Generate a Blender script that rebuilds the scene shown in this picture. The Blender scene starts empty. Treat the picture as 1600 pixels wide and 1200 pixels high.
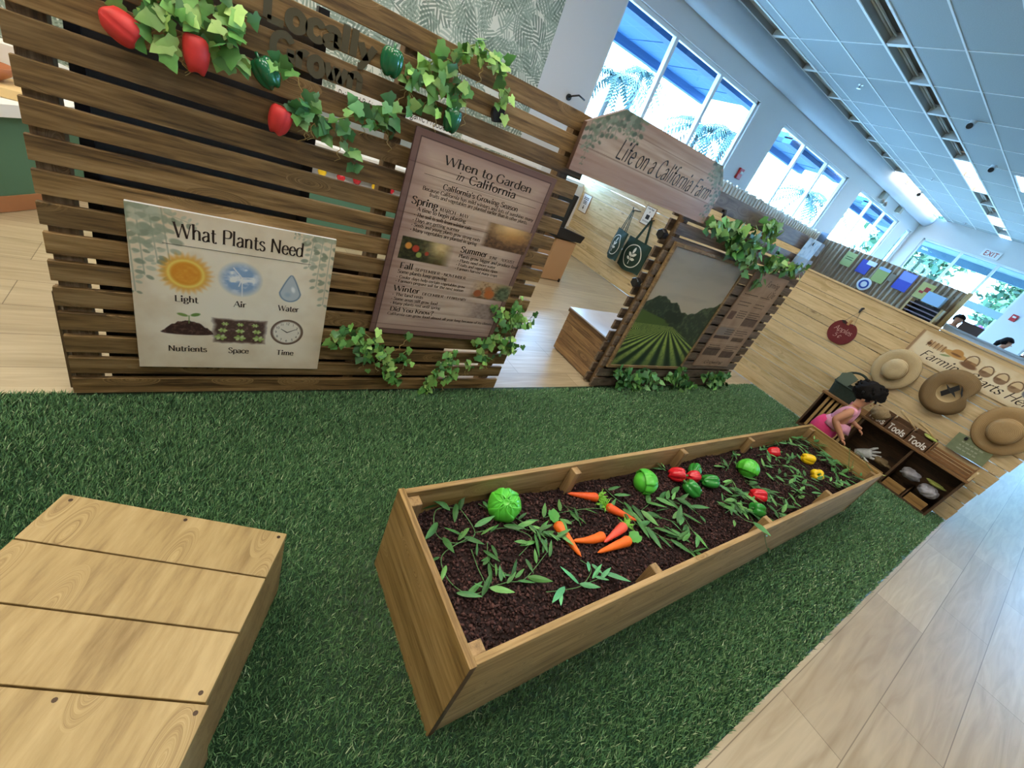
import bpy, bmesh, math, random
import numpy as np
from mathutils import Vector, Matrix, Euler, Quaternion
C = bpy.context.scene
COL = C.collection
rnd = random.Random(7)
NR = np.random.RandomState(11)
R = math.radians

# ------------------------------------------------------------------ camera
EYE = Vector((0.0, 0.0, 1.7))
RIGHT = Vector((0.80710773, -0.47517917, 0.35040244))
DOWN = Vector((-0.00538544, -0.59939647, -0.80043418))
FWD = Vector((0.59037964, 0.64414954, -0.48633657))
FPX = 654.95
cd = bpy.data.cameras.new('camera')
cam = bpy.data.objects.new('camera', cd)
COL.objects.link(cam)
cd.sensor_fit = 'HORIZONTAL'
cd.sensor_width = 36.0
cd.lens = FPX / 1600 * 36.0
cd.clip_start = 0.02
cd.clip_end = 300
m3 = Matrix((RIGHT, -DOWN, -FWD)).transposed()
cam.matrix_world = Matrix.Translation(EYE) @ m3.to_4x4()
C.camera = cam

# ------------------------------------------------------------------ sky, exposure
C.view_settings.view_transform = 'Standard'
C.view_settings.look = 'None'
C.view_settings.gamma = 1.0
C.view_settings.use_curve_mapping = False
C.view_settings.exposure = 0.55
w = bpy.data.worlds.new('sky')
C.world = w
w.use_nodes = True
nt = w.node_tree
bgn = nt.nodes['Background']
bgn.inputs[0].default_value = (0.30, 0.60, 1.0, 1)
bgn.inputs[1].default_value = 25.0
C.cycles.use_denoising = True
C.cycles.max_bounces = 7
C.cycles.diffuse_bounces = 4
C.cycles.glossy_bounces = 3
C.cycles.transparent_max_bounces = 16
C.cycles.sample_clamp_indirect = 6.0
C.cycles.caustics_reflective = False
C.cycles.caustics_refractive = False

def P(u, v, ax, val):
    """point of the plane ax = val seen at pixel (u, v) of the 1600 x 1200 photograph"""
    r = RIGHT * ((u - 800) / FPX) + DOWN * ((v - 600) / FPX) + FWD
    i = 'xyz'.index(ax)
    return EYE + r * ((val - EYE[i]) / r[i])

# ------------------------------------------------------------------ helpers
def s2l(c):
    if isinstance(c, str):
        c = tuple(int(c[i:i + 2], 16) / 255 for i in (0, 2, 4))
    return tuple((x / 12.92 if x <= 0.04045 else ((x + 0.055) / 1.055) ** 2.4) for x in c[:3])

def tag(o, label=None, cat=None, group=None, kind=None):
    if label: o['label'] = label
    if cat: o['category'] = cat
    if group: o['group'] = group
    if kind: o['kind'] = kind
    return o

def thing(name, loc, label, cat, group=None):
    o = bpy.data.objects.new(name, None)
    o.empty_display_size = 0.05
    COL.objects.link(o)
    o.location = loc
    return tag(o, label, cat, group)

def wloc(p):
    v = Vector((0, 0, 0))
    while p is not None:
        v = v + p.location
        p = p.parent
    return v

class MB:
    def __init__(s):
        s.v = []; s.f = []; s.mi = []
    def add(s, vs, fs, mi=0):
        b = len(s.v)
        s.v += [tuple(x) for x in vs]
        s.f += [tuple(i + b for i in f) for f in fs]
        s.mi += [mi] * len(fs)
        return s
    def box(s, x0, x1, y0, y1, z0, z1, mi=0):
        vs = [(x, y, z) for x in (x0, x1) for y in (y0, y1) for z in (z0, z1)]
        return s.add(vs, [(0, 1, 3, 2), (4, 6, 7, 5), (0, 4, 5, 1), (2, 3, 7, 6), (0, 2, 6, 4), (1, 5, 7, 3)], mi)
    def obox(s, M, sx, sy, sz, mi=0):
        vs = [M @ Vector((x, y, z)) for x in (-sx / 2, sx / 2) for y in (-sy / 2, sy / 2) for z in (-sz / 2, sz / 2)]
        return s.add(vs, [(0, 1, 3, 2), (4, 6, 7, 5), (0, 4, 5, 1), (2, 3, 7, 6), (0, 2, 6, 4), (1, 5, 7, 3)], mi)
    def prism(s, pts, d, mi=0):
        """closed outline pts (Vectors) pushed along d"""
        n = len(pts); d = Vector(d)
        vs = [Vector(p) for p in pts] + [Vector(p) + d for p in pts]
        fs = [tuple(range(n)), tuple(range(2 * n - 1, n - 1, -1))]
        fs += [(i, i + n, (i + 1) % n + n, (i + 1) % n) for i in range(n)]
        return s.add(vs, fs, mi)
    def tube(s, pts, rad, n=8, mi=0, cap=True):
        pts = [Vector(p) for p in pts]
        if not hasattr(rad, '__len__'): rad = [rad] * len(pts)
        vs = []; up = None
        for i, p in enumerate(pts):
            t = (pts[min(i + 1, len(pts) - 1)] - pts[max(i - 1, 0)])
            if t.length < 1e-9: t = Vector((0, 0, 1))
            t.normalize()
            if up is None:
                up = t.orthogonal().normalized()
            up = (up - t * up.dot(t))
            if up.length < 1e-6: up = t.orthogonal()
            up.normalize()
            b = t.cross(up)
            for k in range(n):
                a = 2 * math.pi * k / n
                vs.append(p + (up * math.cos(a) + b * math.sin(a)) * rad[i])
        fs = []
        for i in range(len(pts) - 1):
            for k in range(n):
                fs.append((i * n + k, i * n + (k + 1) % n, (i + 1) * n + (k + 1) % n, (i + 1) * n + k))
        if cap:
            fs.append(tuple(range(n - 1, -1, -1)))
            fs.append(tuple(range((len(pts) - 1) * n, len(pts) * n)))
        return s.add(vs, fs, mi)
    def lathe(s, prof, n=24, M=None, fn=None, mi=0):
        """prof [(r, z)], fn(angle, i, r, z) -> (r, z)"""
        M = M or Matrix()
        vs = []; fs = []
        for i, (r, z) in enumerate(prof):
            for k in range(n):
                a = 2 * math.pi * k / n
                rr, zz = fn(a, i, r, z) if fn else (r, z)
                vs.append(M @ Vector((rr * math.cos(a), rr * math.sin(a), zz)))
        for i in range(len(prof) - 1):
            for k in range(n):
                fs.append((i * n + k, i * n + (k + 1) % n, (i + 1) * n + (k + 1) % n, (i + 1) * n + k))
        return s.add(vs, fs, mi)
    def build(s, name, mat, parent=None, smooth=False, bevel=0, local=False, sub=0):
        me = bpy.data.meshes.new(name)
        off = Vector((0, 0, 0)) if local or parent is None else wloc(parent)
        me.from_pydata([(x[0] - off.x, x[1] - off.y, x[2] - off.z) for x in s.v], [], s.f)
        mats = mat if isinstance(mat, (list, tuple)) else [mat]
        for m in mats: me.materials.append(m)
        if len(mats) > 1: me.polygons.foreach_set('material_index', s.mi)
        if smooth: me.polygons.foreach_set('use_smooth', [True] * len(s.f))
        me.update()
        o = bpy.data.objects.new(name, me)
        COL.objects.link(o)
        if parent is not None: o.parent = parent
        if bevel:
            b = o.modifiers.new('bevel', 'BEVEL'); b.width = bevel; b.segments = 2; b.limit_method = 'ANGLE'
        if sub:
            b = o.modifiers.new('sub', 'SUBSURF'); b.levels = sub; b.render_levels = sub
        return o

def boxpart(name, mat, parent, x0, x1, y0, y1, z0, z1, bevel=0.002):
    return MB().box(x0, x1, y0, y1, z0, z1).build(name, mat, parent, bevel=bevel)

def copy_tree(o, parent=None):
    c = o.copy(); COL.objects.link(c)
    if parent is not None: c.parent = parent
    for ch in list(o.children): copy_tree(ch, c)
    return c

def catmull(pts, n=6, closed=False):
    pts = [Vector(p) for p in pts]; out = []
    L = len(pts)
    for i in range(L if closed else L - 1):
        if closed:
            a, b, c, d = pts[(i - 1) % L], pts[i], pts[(i + 1) % L], pts[(i + 2) % L]
        else:
            a, b, c, d = pts[max(i - 1, 0)], pts[i], pts[i + 1], pts[min(i + 2, L - 1)]
        for k in range(n):
            t = k / n
            out.append(0.5 * ((2 * b) + (c - a) * t + (2 * a - 5 * b + 4 * c - d) * t * t + (3 * b - a - 3 * c + d) * t ** 3))
    if not closed: out.append(pts[-1])
    return out

# ------------------------------------------------------------------ materials
MATS = {}
def newmat(name):
    m = bpy.data.materials.new(name); m.use_nodes = True
    return m, m.node_tree, m.node_tree.nodes, m.node_tree.links, m.node_tree.nodes['Principled BSDF']

def plain(name, col, rough=0.6, metal=0.0, emit=None, es=1.0, spec=0.5, noise=0.0, nscale=30, bump=0.0, coat=0.0, sss=0.0):
    if name in MATS: return MATS[name]
    m, t, N, L, b = newmat(name)
    c = s2l(col)
    b.inputs['Base Color'].default_value = (*c, 1)
    b.inputs['Roughness'].default_value = rough
    b.inputs['Metallic'].default_value = metal
    b.inputs['Specular IOR Level'].default_value = spec
    b.inputs['Coat Weight'].default_value = coat
    if emit:
        b.inputs['Emission Color'].default_value = (*s2l(emit), 1)
        b.inputs['Emission Strength'].default_value = es
    if noise or bump:
        tc = N.new('ShaderNodeTexCoord'); nz = N.new('ShaderNodeTexNoise')
        nz.inputs['Scale'].default_value = nscale; nz.inputs['Detail'].default_value = 5
        L.new(tc.outputs['Object'], nz.inputs['Vector'])
        if noise:
            r = N.new('ShaderNodeValToRGB')
            r.color_ramp.elements[0].position = 0.3; r.color_ramp.elements[1].position = 0.7
            r.color_ramp.elements[0].color = (*[x * (1 - noise) for x in c], 1)
            r.color_ramp.elements[1].color = (*[min(1, x * (1 + noise)) for x in c], 1)
            L.new(nz.outputs['Fac'], r.inputs['Fac']); L.new(r.outputs['Color'], b.inputs['Base Color'])
        if bump:
            bp = N.new('ShaderNodeBump'); bp.inputs['Strength'].default_value = bump; bp.inputs['Distance'].default_value = 0.004
            L.new(nz.outputs['Fac'], bp.inputs['Height']); L.new(bp.outputs['Normal'], b.inputs['Normal'])
    MATS[name] = m
    return m

def wood(name, light, mid, dark, axis='x', rough=0.55, across=22.0, along=1.4, knots=0.8, vary=0.25, bump=0.25, coarse=1.0, kcol=None, spec=0.4):
    """procedural plank grain running along one axis of the object"""
    if name in MATS: return MATS[name]
    m, t, N, L, b = newmat(name)
    tc = N.new('ShaderNodeTexCoord'); oi = N.new('ShaderNodeObjectInfo')
    vm = N.new('ShaderNodeVectorMath'); vm.operation = 'ADD'
    sc = N.new('ShaderNodeMath'); sc.operation = 'MULTIPLY'; sc.inputs[1].default_value = 37.0
    L.new(oi.outputs['Random'], sc.inputs[0])
    cx = N.new('ShaderNodeCombineXYZ')
    for k in range(3): L.new(sc.outputs[0], cx.inputs[k])
    L.new(tc.outputs['Object'], vm.inputs[0]); L.new(cx.outputs[0], vm.inputs[1])
    mp = N.new('ShaderNodeMapping'); mp.vector_type = 'POINT'
    s = [across] * 3; s['xyz'.index(axis)] = along
    mp.inputs['Scale'].default_value = s
    L.new(vm.outputs[0], mp.inputs['Vector'])
    # knots warp the grain
    mk = N.new('ShaderNodeMapping'); sk = [7.5] * 3; sk['xyz'.index(axis)] = 2.6
    mk.inputs['Scale'].default_value = sk
    L.new(vm.outputs[0], mk.inputs['Vector'])
    vo = N.new('ShaderNodeTexVoronoi'); vo.inputs['Scale'].default_value = 1.0
    L.new(mk.outputs['Vector'], vo.inputs['Vector'])
    kr = N.new('ShaderNodeMapRange'); kr.inputs['From Min'].default_value = 0.05; kr.inputs['From Max'].default_value = 0.32
    kr.inputs['To Min'].default_value = 1.0; kr.inputs['To Max'].default_value = 0.0
    L.new(vo.outputs['Distance'], kr.inputs['Value'])
    kw = N.new('ShaderNodeVectorMath'); kw.operation = 'SCALE'
    L.new(mp.outputs['Vector'], kw.inputs[0])
    ks = N.new('ShaderNodeMath'); ks.operation = 'MULTIPLY_ADD'; ks.inputs[1].default_value = 0.05; ks.inputs[2].default_value = 1.0
    L.new(kr.outputs[0], ks.inputs[0]); L.new(ks.outputs[0], kw.inputs['Scale'])
    n1 = N.new('ShaderNodeTexNoise'); n1.inputs['Scale'].default_value = 0.55 * coarse; n1.inputs['Detail'].default_value = 4; n1.inputs['Distortion'].default_value = 0.9
    n2 = N.new('ShaderNodeTexNoise'); n2.inputs['Scale'].default_value = 3.2 * coarse; n2.inputs['Detail'].default_value = 6; n2.inputs['Roughness'].default_value = 0.65
    L.new(kw.outputs[0], n1.inputs['Vector']); L.new(kw.outputs[0], n2.inputs['Vector'])
    r1 = N.new('ShaderNodeValToRGB'); e = r1.color_ramp.elements
    e[0].position = 0.37; e[1].position = 0.63
    e[0].color = (*s2l(dark), 1); e[1].color = (*s2l(light), 1)
    x = r1.color_ramp.elements.new(0.5); x.color = (*s2l(mid), 1)
    ad = N.new('ShaderNodeMath'); ad.operation = 'MULTIPLY_ADD'; ad.inputs[1].default_value = 0.5
    hf = N.new('ShaderNodeMath'); hf.operation = 'MULTIPLY'; hf.inputs[1].default_value = 0.5
    L.new(n1.outputs['Fac'], ad.inputs[0]); L.new(n2.outputs['Fac'], hf.inputs[0]); L.new(hf.outputs[0], ad.inputs[2])
    L.new(ad.outputs[0], r1.inputs['Fac'])
    # per-board value shift
    hs = N.new('ShaderNodeHueSaturation')
    mr = N.new('ShaderNodeMapRange'); mr.inputs['To Min'].default_value = 1 - vary; mr.inputs['To Max'].default_value = 1 + vary
    L.new(oi.outputs['Random'], mr.inputs['Value']); L.new(mr.outputs[0], hs.inputs['Value'])
    L.new(r1.outputs['Color'], hs.inputs['Color'])
    k2 = N.new('ShaderNodeMapRange'); k2.inputs['From Min'].default_value = 0.0; k2.inputs['From Max'].default_value = 0.16
    k2.inputs['To Min'].default_value = knots; k2.inputs['To Max'].default_value = 0.0
    L.new(vo.outputs['Distance'], k2.inputs['Value'])
    sel = N.new('ShaderNodeSeparateColor'); L.new(vo.outputs['Color'], sel.inputs[0])
    gt = N.new('ShaderNodeMath'); gt.operation = 'GREATER_THAN'; gt.inputs[1].default_value = 0.62
    L.new(sel.outputs[0], gt.inputs[0])
    km = N.new('ShaderNodeMath'); km.operation = 'MULTIPLY'
    L.new(k2.outputs[0], km.inputs[0]); L.new(gt.outputs[0], km.inputs[1])
    mx = N.new('ShaderNodeMix'); mx.data_type = 'RGBA'
    L.new(km.outputs[0], mx.inputs['Factor']); L.new(hs.outputs['Color'], mx.inputs['A'])
    mx.inputs['B'].default_value = (*[c * 0.55 for c in s2l(kcol or dark)], 1)
    L.new(mx.outputs['Result'], b.inputs['Base Color'])
    b.inputs['Roughness'].default_value = rough; b.inputs['Specular IOR Level'].default_value = spec
    bp = N.new('ShaderNodeBump'); bp.inputs['Strength'].default_value = bump; bp.inputs['Distance'].default_value = 0.002
    L.new(n2.outputs['Fac'], bp.inputs['Height']); L.new(bp.outputs['Normal'], b.inputs['Normal'])
    MATS[name] = m
    return m

def colmat(name, rough=0.6, spec=0.4, trans=0.0):
    """material that takes the colour printed on the mesh"""
    if name in MATS: return MATS[name]
    m, t, N, L, b = newmat(name)
    a = N.new('ShaderNodeAttribute'); a.attribute_name = 'Col'
    L.new(a.outputs['Color'], b.inputs['Base Color'])
    b.inputs['Roughness'].default_value = rough; b.inputs['Specular IOR Level'].default_value = spec
    if trans: b.inputs['Subsurface Weight'].default_value = 0
    MATS[name] = m
    return m

def setcol(o, cols):
    """per-vertex sRGB colours (n,3) stored as linear"""
    c = np.clip(np.asarray(cols, float), 0, 1)
    lin = np.where(c <= 0.04045, c / 12.92, ((c + 0.055) / 1.055) ** 2.4)
    at = o.data.color_attributes.new('Col', 'FLOAT_COLOR', 'POINT')
    a4 = np.ones((len(c), 4), np.float32); a4[:, :3] = lin
    at.data.foreach_set('color', a4.ravel())
    return o

W_BROWN = wood('stained_brown_pine_x', 'a3855a', '83673f', '4a3822', 'x', vary=0.2)
W_BROWNZ = wood('stained_brown_pine_z', '93795a', '735b3d', '453423', 'z', vary=0.15)
W_BROWNY = wood('stained_brown_pine_y', '93795a', '735b3d', '453423', 'y', vary=0.15)
W_GREYB = wood('weathered_brown_pine_x', '8a7a68', '6f6153', '4d433a', 'x', vary=0.15)
W_PINE = wood('raw_pine_y', 'dcc69c', 'cfb88b', 'b39a6c', 'y', vary=0.10, knots=0.9, kcol='7a5230', along=1.1, across=14)
W_PINEZ = wood('raw_pine_z', 'd8b983', 'c9a56c', 'ab8550', 'z', vary=0.1)
W_PLANT = wood('planter_pine_x', 'b8996a', 'a08353', '73592f', 'x', vary=0.05, along=1.1, across=20, coarse=1.2)
W_PLANTY = wood('planter_pine_y', 'bb9b67', 'a38450', '765b30', 'y', vary=0.05, along=1.3, across=20, coarse=1.2)
W_PLANTZ = wood('planter_pine_z', 'b4966a', '9d8056', '785f3e', 'z', vary=0.1)
W_DARK = wood('dark_walnut_stain_y', '6d5038', '54402c', '33261a', 'y', vary=0.1)
W_DARKZ = wood('dark_walnut_stain_z', '6d5038', '54402c', '33261a', 'z', vary=0.1)
M_BLACK = plain('black_plastic', '17181b', 0.45)
M_WHITE = plain('white_paint', 'e8eaea', 0.6)
M_INK = plain('dark_brown_ink', '33261e', 0.7)
M_INKB = plain('black_ink', '1d1714', 0.7)
M_CHALK = plain('white_lettering', 'e9e7e0', 0.7)
# ------------------------------------------------------------------ lettering: pen strokes with serifs
G = {}
def _g(ch, adv, *st):
    G[ch] = (adv, [(s[0], [tuple(float(q) for q in p.split(',')) for p in s[2:].split()]) for s in st])
_g('A', 64, 'l 4,0 32,70', 'l 32,70 60,0', 'l 15,24 49,24')
_g('B', 58, 'l 12,0 12,70', 'c 12,70 34,70 46,62 46,50 36,39 12,38', 'c 12,38 40,37 52,27 52,16 42,3 12,0')
_g('C', 64, 'c 57,54 47,67 33,71 15,60 8,35 15,10 33,-1 48,3 58,15')
_g('D', 68, 'l 12,0 12,70', 'c 12,70 38,69 57,56 61,35 56,13 38,1 12,0')
_g('E', 54, 'l 12,0 12,70', 'l 12,69 48,69', 'l 12,37 40,37', 'l 12,1 50,1')
_g('F', 52, 'l 12,0 12,70', 'l 12,69 48,69', 'l 12,37 40,37')
_g('G', 70, 'c 58,56 47,68 33,71 15,60 8,35 15,10 34,-1 48,2 58,9', 'l 58,6 58,30', 'l 46,30 66,30')
_g('H', 70, 'l 12,0 12,70', 'l 58,0 58,70', 'l 12,36 58,36')
_g('I', 26, 'l 13,0 13,70')
_g('J', 34, 'c 21,70 21,20 18,-2 4,-12')
_g('K', 62, 'l 12,0 12,70', 'l 54,70 14,32', 'l 24,41 56,0')
_g('L', 54, 'l 12,0 12,70', 'l 12,1 50,1')
_g('M', 82, 'l 12,0 14,70', 'l 14,70 41,6', 'l 41,6 68,70', 'l 68,70 70,0')
_g('N', 70, 'l 12,0 12,70', 'l 12,70 58,0', 'l 58,0 58,70')
_g('O', 70, 'o 35,71 14,60 7,35 14,10 35,-1 56,10 63,35 56,60')
_g('P', 56, 'l 12,0 12,70', 'c 12,70 38,70 50,62 51,51 46,38 32,33 12,34')
_g('R', 62, 'l 12,0 12,70', 'c 12,70 38,70 50,62 50,51 44,39 30,35 12,36', 'l 30,36 56,0')
_g('S', 52, 'c 43,57 35,69 23,71 9,63 9,50 24,39 39,30 45,18 38,4 22,-1 10,5 5,15')
_g('T', 60, 'l 30,0 30,70', 'l 4,69 56,69')
_g('U', 68, 'c 12,70 12,25 18,4 34,-1 50,4 56,25 56,70')
_g('V', 62, 'l 4,70 31,0', 'l 31,0 58,70')
_g('W', 92, 'l 4,70 26,0', 'l 26,0 46,66', 'l 46,66 68,0', 'l 68,0 88,70')
_g('X', 60, 'l 8,70 54,0', 'l 52,70 6,0')
_g('Z', 58, 'l 8,69 52,69', 'l 52,69 6,1', 'l 6,1 54,1')
_g('Y', 60, 'l 4,70 30,34', 'l 56,70 30,34', 'l 30,34 30,0')
_g('a', 46, 'c 8,37 17,45 27,46 35,40 36,30', 'l 36,32 37,0', 'c 36,27 20,24 8,16 8,6 16,-1 28,2 36,11')
_g('b', 52, 'l 10,0 10,74', 'c 10,34 18,44 30,46 43,38 46,22 42,6 28,-1 16,2 10,11')
_g('c', 44, 'c 40,36 32,45 23,46 10,37 7,22 12,6 25,-1 35,2 42,10')
_g('d', 52, 'l 42,0 42,74', 'c 42,34 34,44 23,46 10,38 6,22 10,6 22,-1 34,2 42,11')
_g('e', 46, 'c 8,24 24,25 40,26 38,38 26,46 12,39 7,22 12,6 26,-1 36,3 42,11')
_g('f', 32, 'c 35,70 28,74 20,70 16,58 16,44', 'l 16,46 16,0', 'l 5,45 30,45')
_g('g', 48, 'o 23,46 10,40 8,31 14,21 24,18 35,22 38,31 34,41', 'c 14,20 7,12 14,5 36,2 42,-7 36,-17 20,-20 7,-15 7,-7 16,2', 'l 34,42 46,44')
_g('h', 52, 'l 10,0 10,74', 'c 10,34 20,44 30,46 39,40 41,28', 'l 41,30 41,0')
_g('i', 24, 'l 11,0 11,46', 'd 11,64')
_g('j', 24, 'c 12,46 12,-8 9,-18 0,-20', 'd 12,64')
_g('k', 50, 'l 10,0 10,74', 'l 40,46 12,20', 'l 20,27 44,0')
_g('l', 24, 'l 11,0 11,74')
_g('m', 76, 'l 10,0 10,46', 'c 10,34 18,44 28,46 36,40 37,28', 'l 37,30 37,0', 'c 37,34 46,44 56,46 64,40 65,28', 'l 65,30 65,0')
_g('n', 52, 'l 10,0 10,46', 'c 10,34 20,44 30,46 39,40 41,28', 'l 41,30 41,0')
_g('o', 50, 'o 25,46 11,38 7,22 11,7 25,-1 39,7 43,22 39,38')
_g('p', 52, 'l 10,-20 10,46', 'c 10,34 18,44 30,46 43,38 46,22 42,6 28,-1 16,2 10,11')
_g('q', 52, 'l 42,-20 42,46', 'c 42,34 34,44 23,46 10,38 6,22 10,6 22,-1 34,2 42,11')
_g('r', 36, 'l 10,0 10,46', 'c 10,31 17,42 27,46 34,43')
_g('s', 40, 'c 33,38 25,45 17,46 8,40 8,32 20,25 32,18 34,9 28,0 16,-1 5,8')
_g('t', 34, 'c 15,62 15,14 19,1 27,-1 33,4', 'l 4,45 30,45')
_g('u', 52, 'c 10,46 10,16 13,3 23,-1 34,4 41,14', 'l 41,46 41,0')
_g('v', 48, 'l 4,46 24,0', 'l 24,0 44,46')
_g('w', 70, 'l 4,46 20,0', 'l 20,0 35,42', 'l 35,42 50,0', 'l 50,0 66,46')
_g('x', 48, 'l 6,46 42,0', 'l 40,46 7,0')
_g('y', 48, 'l 4,46 24,2', 'c 44,46 24,2 14,-17 4,-20')
_g('z', 44, 'l 8,45 38,45', 'l 38,45 6,1', 'l 6,1 40,1')
_g('0', 50, 'o 25,71 10,56 7,35 10,14 25,-1 40,14 43,35 40,56')
_g('1', 40, 'l 20,0 20,70', 'l 20,70 8,60')
_g('2', 50, 'c 8,54 14,68 26,71 40,62 40,48 24,24 7,2', 'l 7,2 44,2')
_g('3', 50, 'c 8,62 24,71 40,62 38,46 22,38', 'c 22,38 42,34 44,16 26,-1 6,8')
_g('4', 50, 'l 34,0 34,70', 'l 34,70 5,22', 'l 5,22 46,22')
_g('5', 50, 'l 40,69 14,69', 'l 14,69 11,40', 'c 11,40 28,45 43,32 40,8 24,-1 6,8')
_g('6', 50, 'c 38,66 18,54 8,24 20,0 38,4 42,24 28,40 10,28')
_g('7', 50, 'l 6,69 44,69', 'l 44,69 18,0')
_g('8', 50, 'o 25,71 11,62 11,48 25,38 41,28 42,10 25,-1 8,10 9,28 25,38 39,48 39,62')
_g('9', 50, 'c 12,4 32,16 42,46 30,70 12,66 8,46 22,30 40,42')
_g('.', 22, 'd 10,3'); _g(',', 22, 'l 12,6 6,-10'); _g("'", 20, 'l 11,72 9,54')
_g('!', 26, 'l 13,22 13,72', 'd 13,3'); _g('-', 34, 'l 6,24 28,24'); _g('*', 34, 'd 14,24')
_g('?', 46, 'c 8,58 16,69 28,70 38,60 36,48 22,34 20,22', 'd 20,3')
_g('&', 64, 'c 58,30 48,8 26,-1 8,12 14,30 36,48 36,64 24,71 14,60 20,44 58,0')
_g('$', 44, 'c 38,36 24,46 8,34 10,8 26,0 38,10', 'l 24,56 24,-10')

def text_width(s, size, track=0.0):
    return sum((28 if c == ' ' else G.get(c, G['o'])[0]) + track for c in s) * size / 70.0

def write(mb, s, O, e1, e2, size, style='serif', align='c', weight=1.0, track=0.0, slant=0.0, up=None, mi=0, width=None):
    """flat letters from strokes on the plane O + a e1 + b e2; size = height of a capital"""
    O, e1, e2 = Vector(O), Vector(e1).normalized(), Vector(e2).normalized()
    k = size / 70.0
    W = text_width(s, size, track)
    kx = k
    if width: kx = k * width / W; W = width
    x = {'c': -W / 2, 'l': 0.0, 'r': -W}[align]
    if style == 'serif': thick, thin = 4.6 * weight, 1.5 * weight
    elif style == 'script': thick, thin = 3.5 * weight, 1.4 * weight; slant = slant or 0.3
    else: thick = thin = 4.6 * weight
    def put(px, py): return O + e1 * (x + (px + slant * py) * kx) + e2 * (py * k)
    def ribbon(pts, closed=False):
        n = len(pts); L = []; Rr = []
        for i, p in enumerate(pts):
            a = pts[(i - 1) % n] if (closed or i) else p
            b = pts[(i + 1) % n] if (closed or i < n - 1) else p
            dx, dy = b[0] - a[0], b[1] - a[1]; l = math.hypot(dx, dy) or 1
            dx /= l; dy /= l
            if style == 'sans': h = thick
            else:
                ang = 0.0 if style == 'serif' else -0.5
                v = abs(dy * math.cos(ang) + dx * math.sin(ang))
                h = thin + (thick - thin) * v ** 1.3
                if style == 'serif' and dx * dy > 0 and abs(dx) > 0.25 and len(pts) == 2: h = thin * 1.1
            L.append((p[0] - dy * h, p[1] + dx * h)); Rr.append((p[0] + dy * h, p[1] - dx * h))
        vs = [put(*q) for q in L] + [put(*q) for q in Rr]
        fs = []
        for i in range(n if closed else n - 1):
            j = (i + 1) % n
            fs.append((i, i + n, j + n, j))
        mb.add(vs, fs, mi)
    for ch in s:
        if ch == ' ': x += (28 + track) * kx; continue
        adv, st = G.get(ch, G['o'])
        ends = [p for t, q in st if t != 'd' for p in (q[0], q[-1])]
        for t, q in st:
            if t == 'd':
                r = (6.5 if style == 'serif' else 6.0) * max(weight, 0.8)
                c0 = q[0]
                mb.add([put(c0[0] + r * math.cos(a * math.pi / 4), c0[1] + r * math.sin(a * math.pi / 4)) for a in range(8)], [tuple(range(8))], mi)
            elif t == 'l':
                ribbon(q)
                if style == 'serif':
                    dx, dy = q[1][0] - q[0][0], q[1][1] - q[0][1]
                    if abs(dy) > 8:
                        for p in q:
                            if sum(1 for e in ends if math.hypot(e[0] - p[0], e[1] - p[1]) < 5) <= 1 and round(p[1]) in (0, 46, 70, 74, -20):
                                l = 7.5; l2 = 1.0 if round(p[1]) in (46, 74) else 7.5
                                y0 = p[1] - (2.4 if p[1] > 20 else 0)
                                a = [(p[0] - l - 1, y0), (p[0] + l2 + 1, y0), (p[0] + l2 + 1, y0 + 2.4), (p[0] - l - 1, y0 + 2.4)]
                                mb.add([put(*z) for z in a], [(0, 1, 2, 3)], mi)
            else:
                cl = t == 'o'
                pp = [(v.x, v.y) for v in catmull([(a, b, 0) for a, b in q], 4, cl)]
                ribbon(pp, cl)
        x += (adv + track) * kx
    return mb

# ------------------------------------------------------------------ printed pictures: a canvas painted in paper units
def vnoise(x, y, seed=0):
    xi = np.floor(x).astype(np.int64); yi = np.floor(y).astype(np.int64); xf = x - xi; yf = y - yi
    def h(a, b):
        n = (a * 374761393 + b * 668265263 + seed * 1442695041) & 0xffffffff
        n = ((n ^ (n >> 13)) * 1274126177) & 0xffffffff
        return ((n ^ (n >> 16)) & 0xffff) / 65535.0
    u = xf * xf * (3 - 2 * xf); v = yf * yf * (3 - 2 * yf)
    return (h(xi, yi) * (1 - u) + h(xi + 1, yi) * u) * (1 - v) + (h(xi, yi + 1) * (1 - u) + h(xi + 1, yi + 1) * u) * v
def fbm(x, y, oct=4, seed=0):
    s = 0; a = 0.5
    for i in range(oct):
        s = s + a * vnoise(x, y, seed + i); x = x * 2.03 + 7; y = y * 2.03 + 3; a *= 0.5
    return s / (1 - 0.5 ** oct)
def hx(c): return np.array([int(c[i:i + 2], 16) / 255 for i in (0, 2, 4)]) if isinstance(c, str) else np.array(c)

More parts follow.
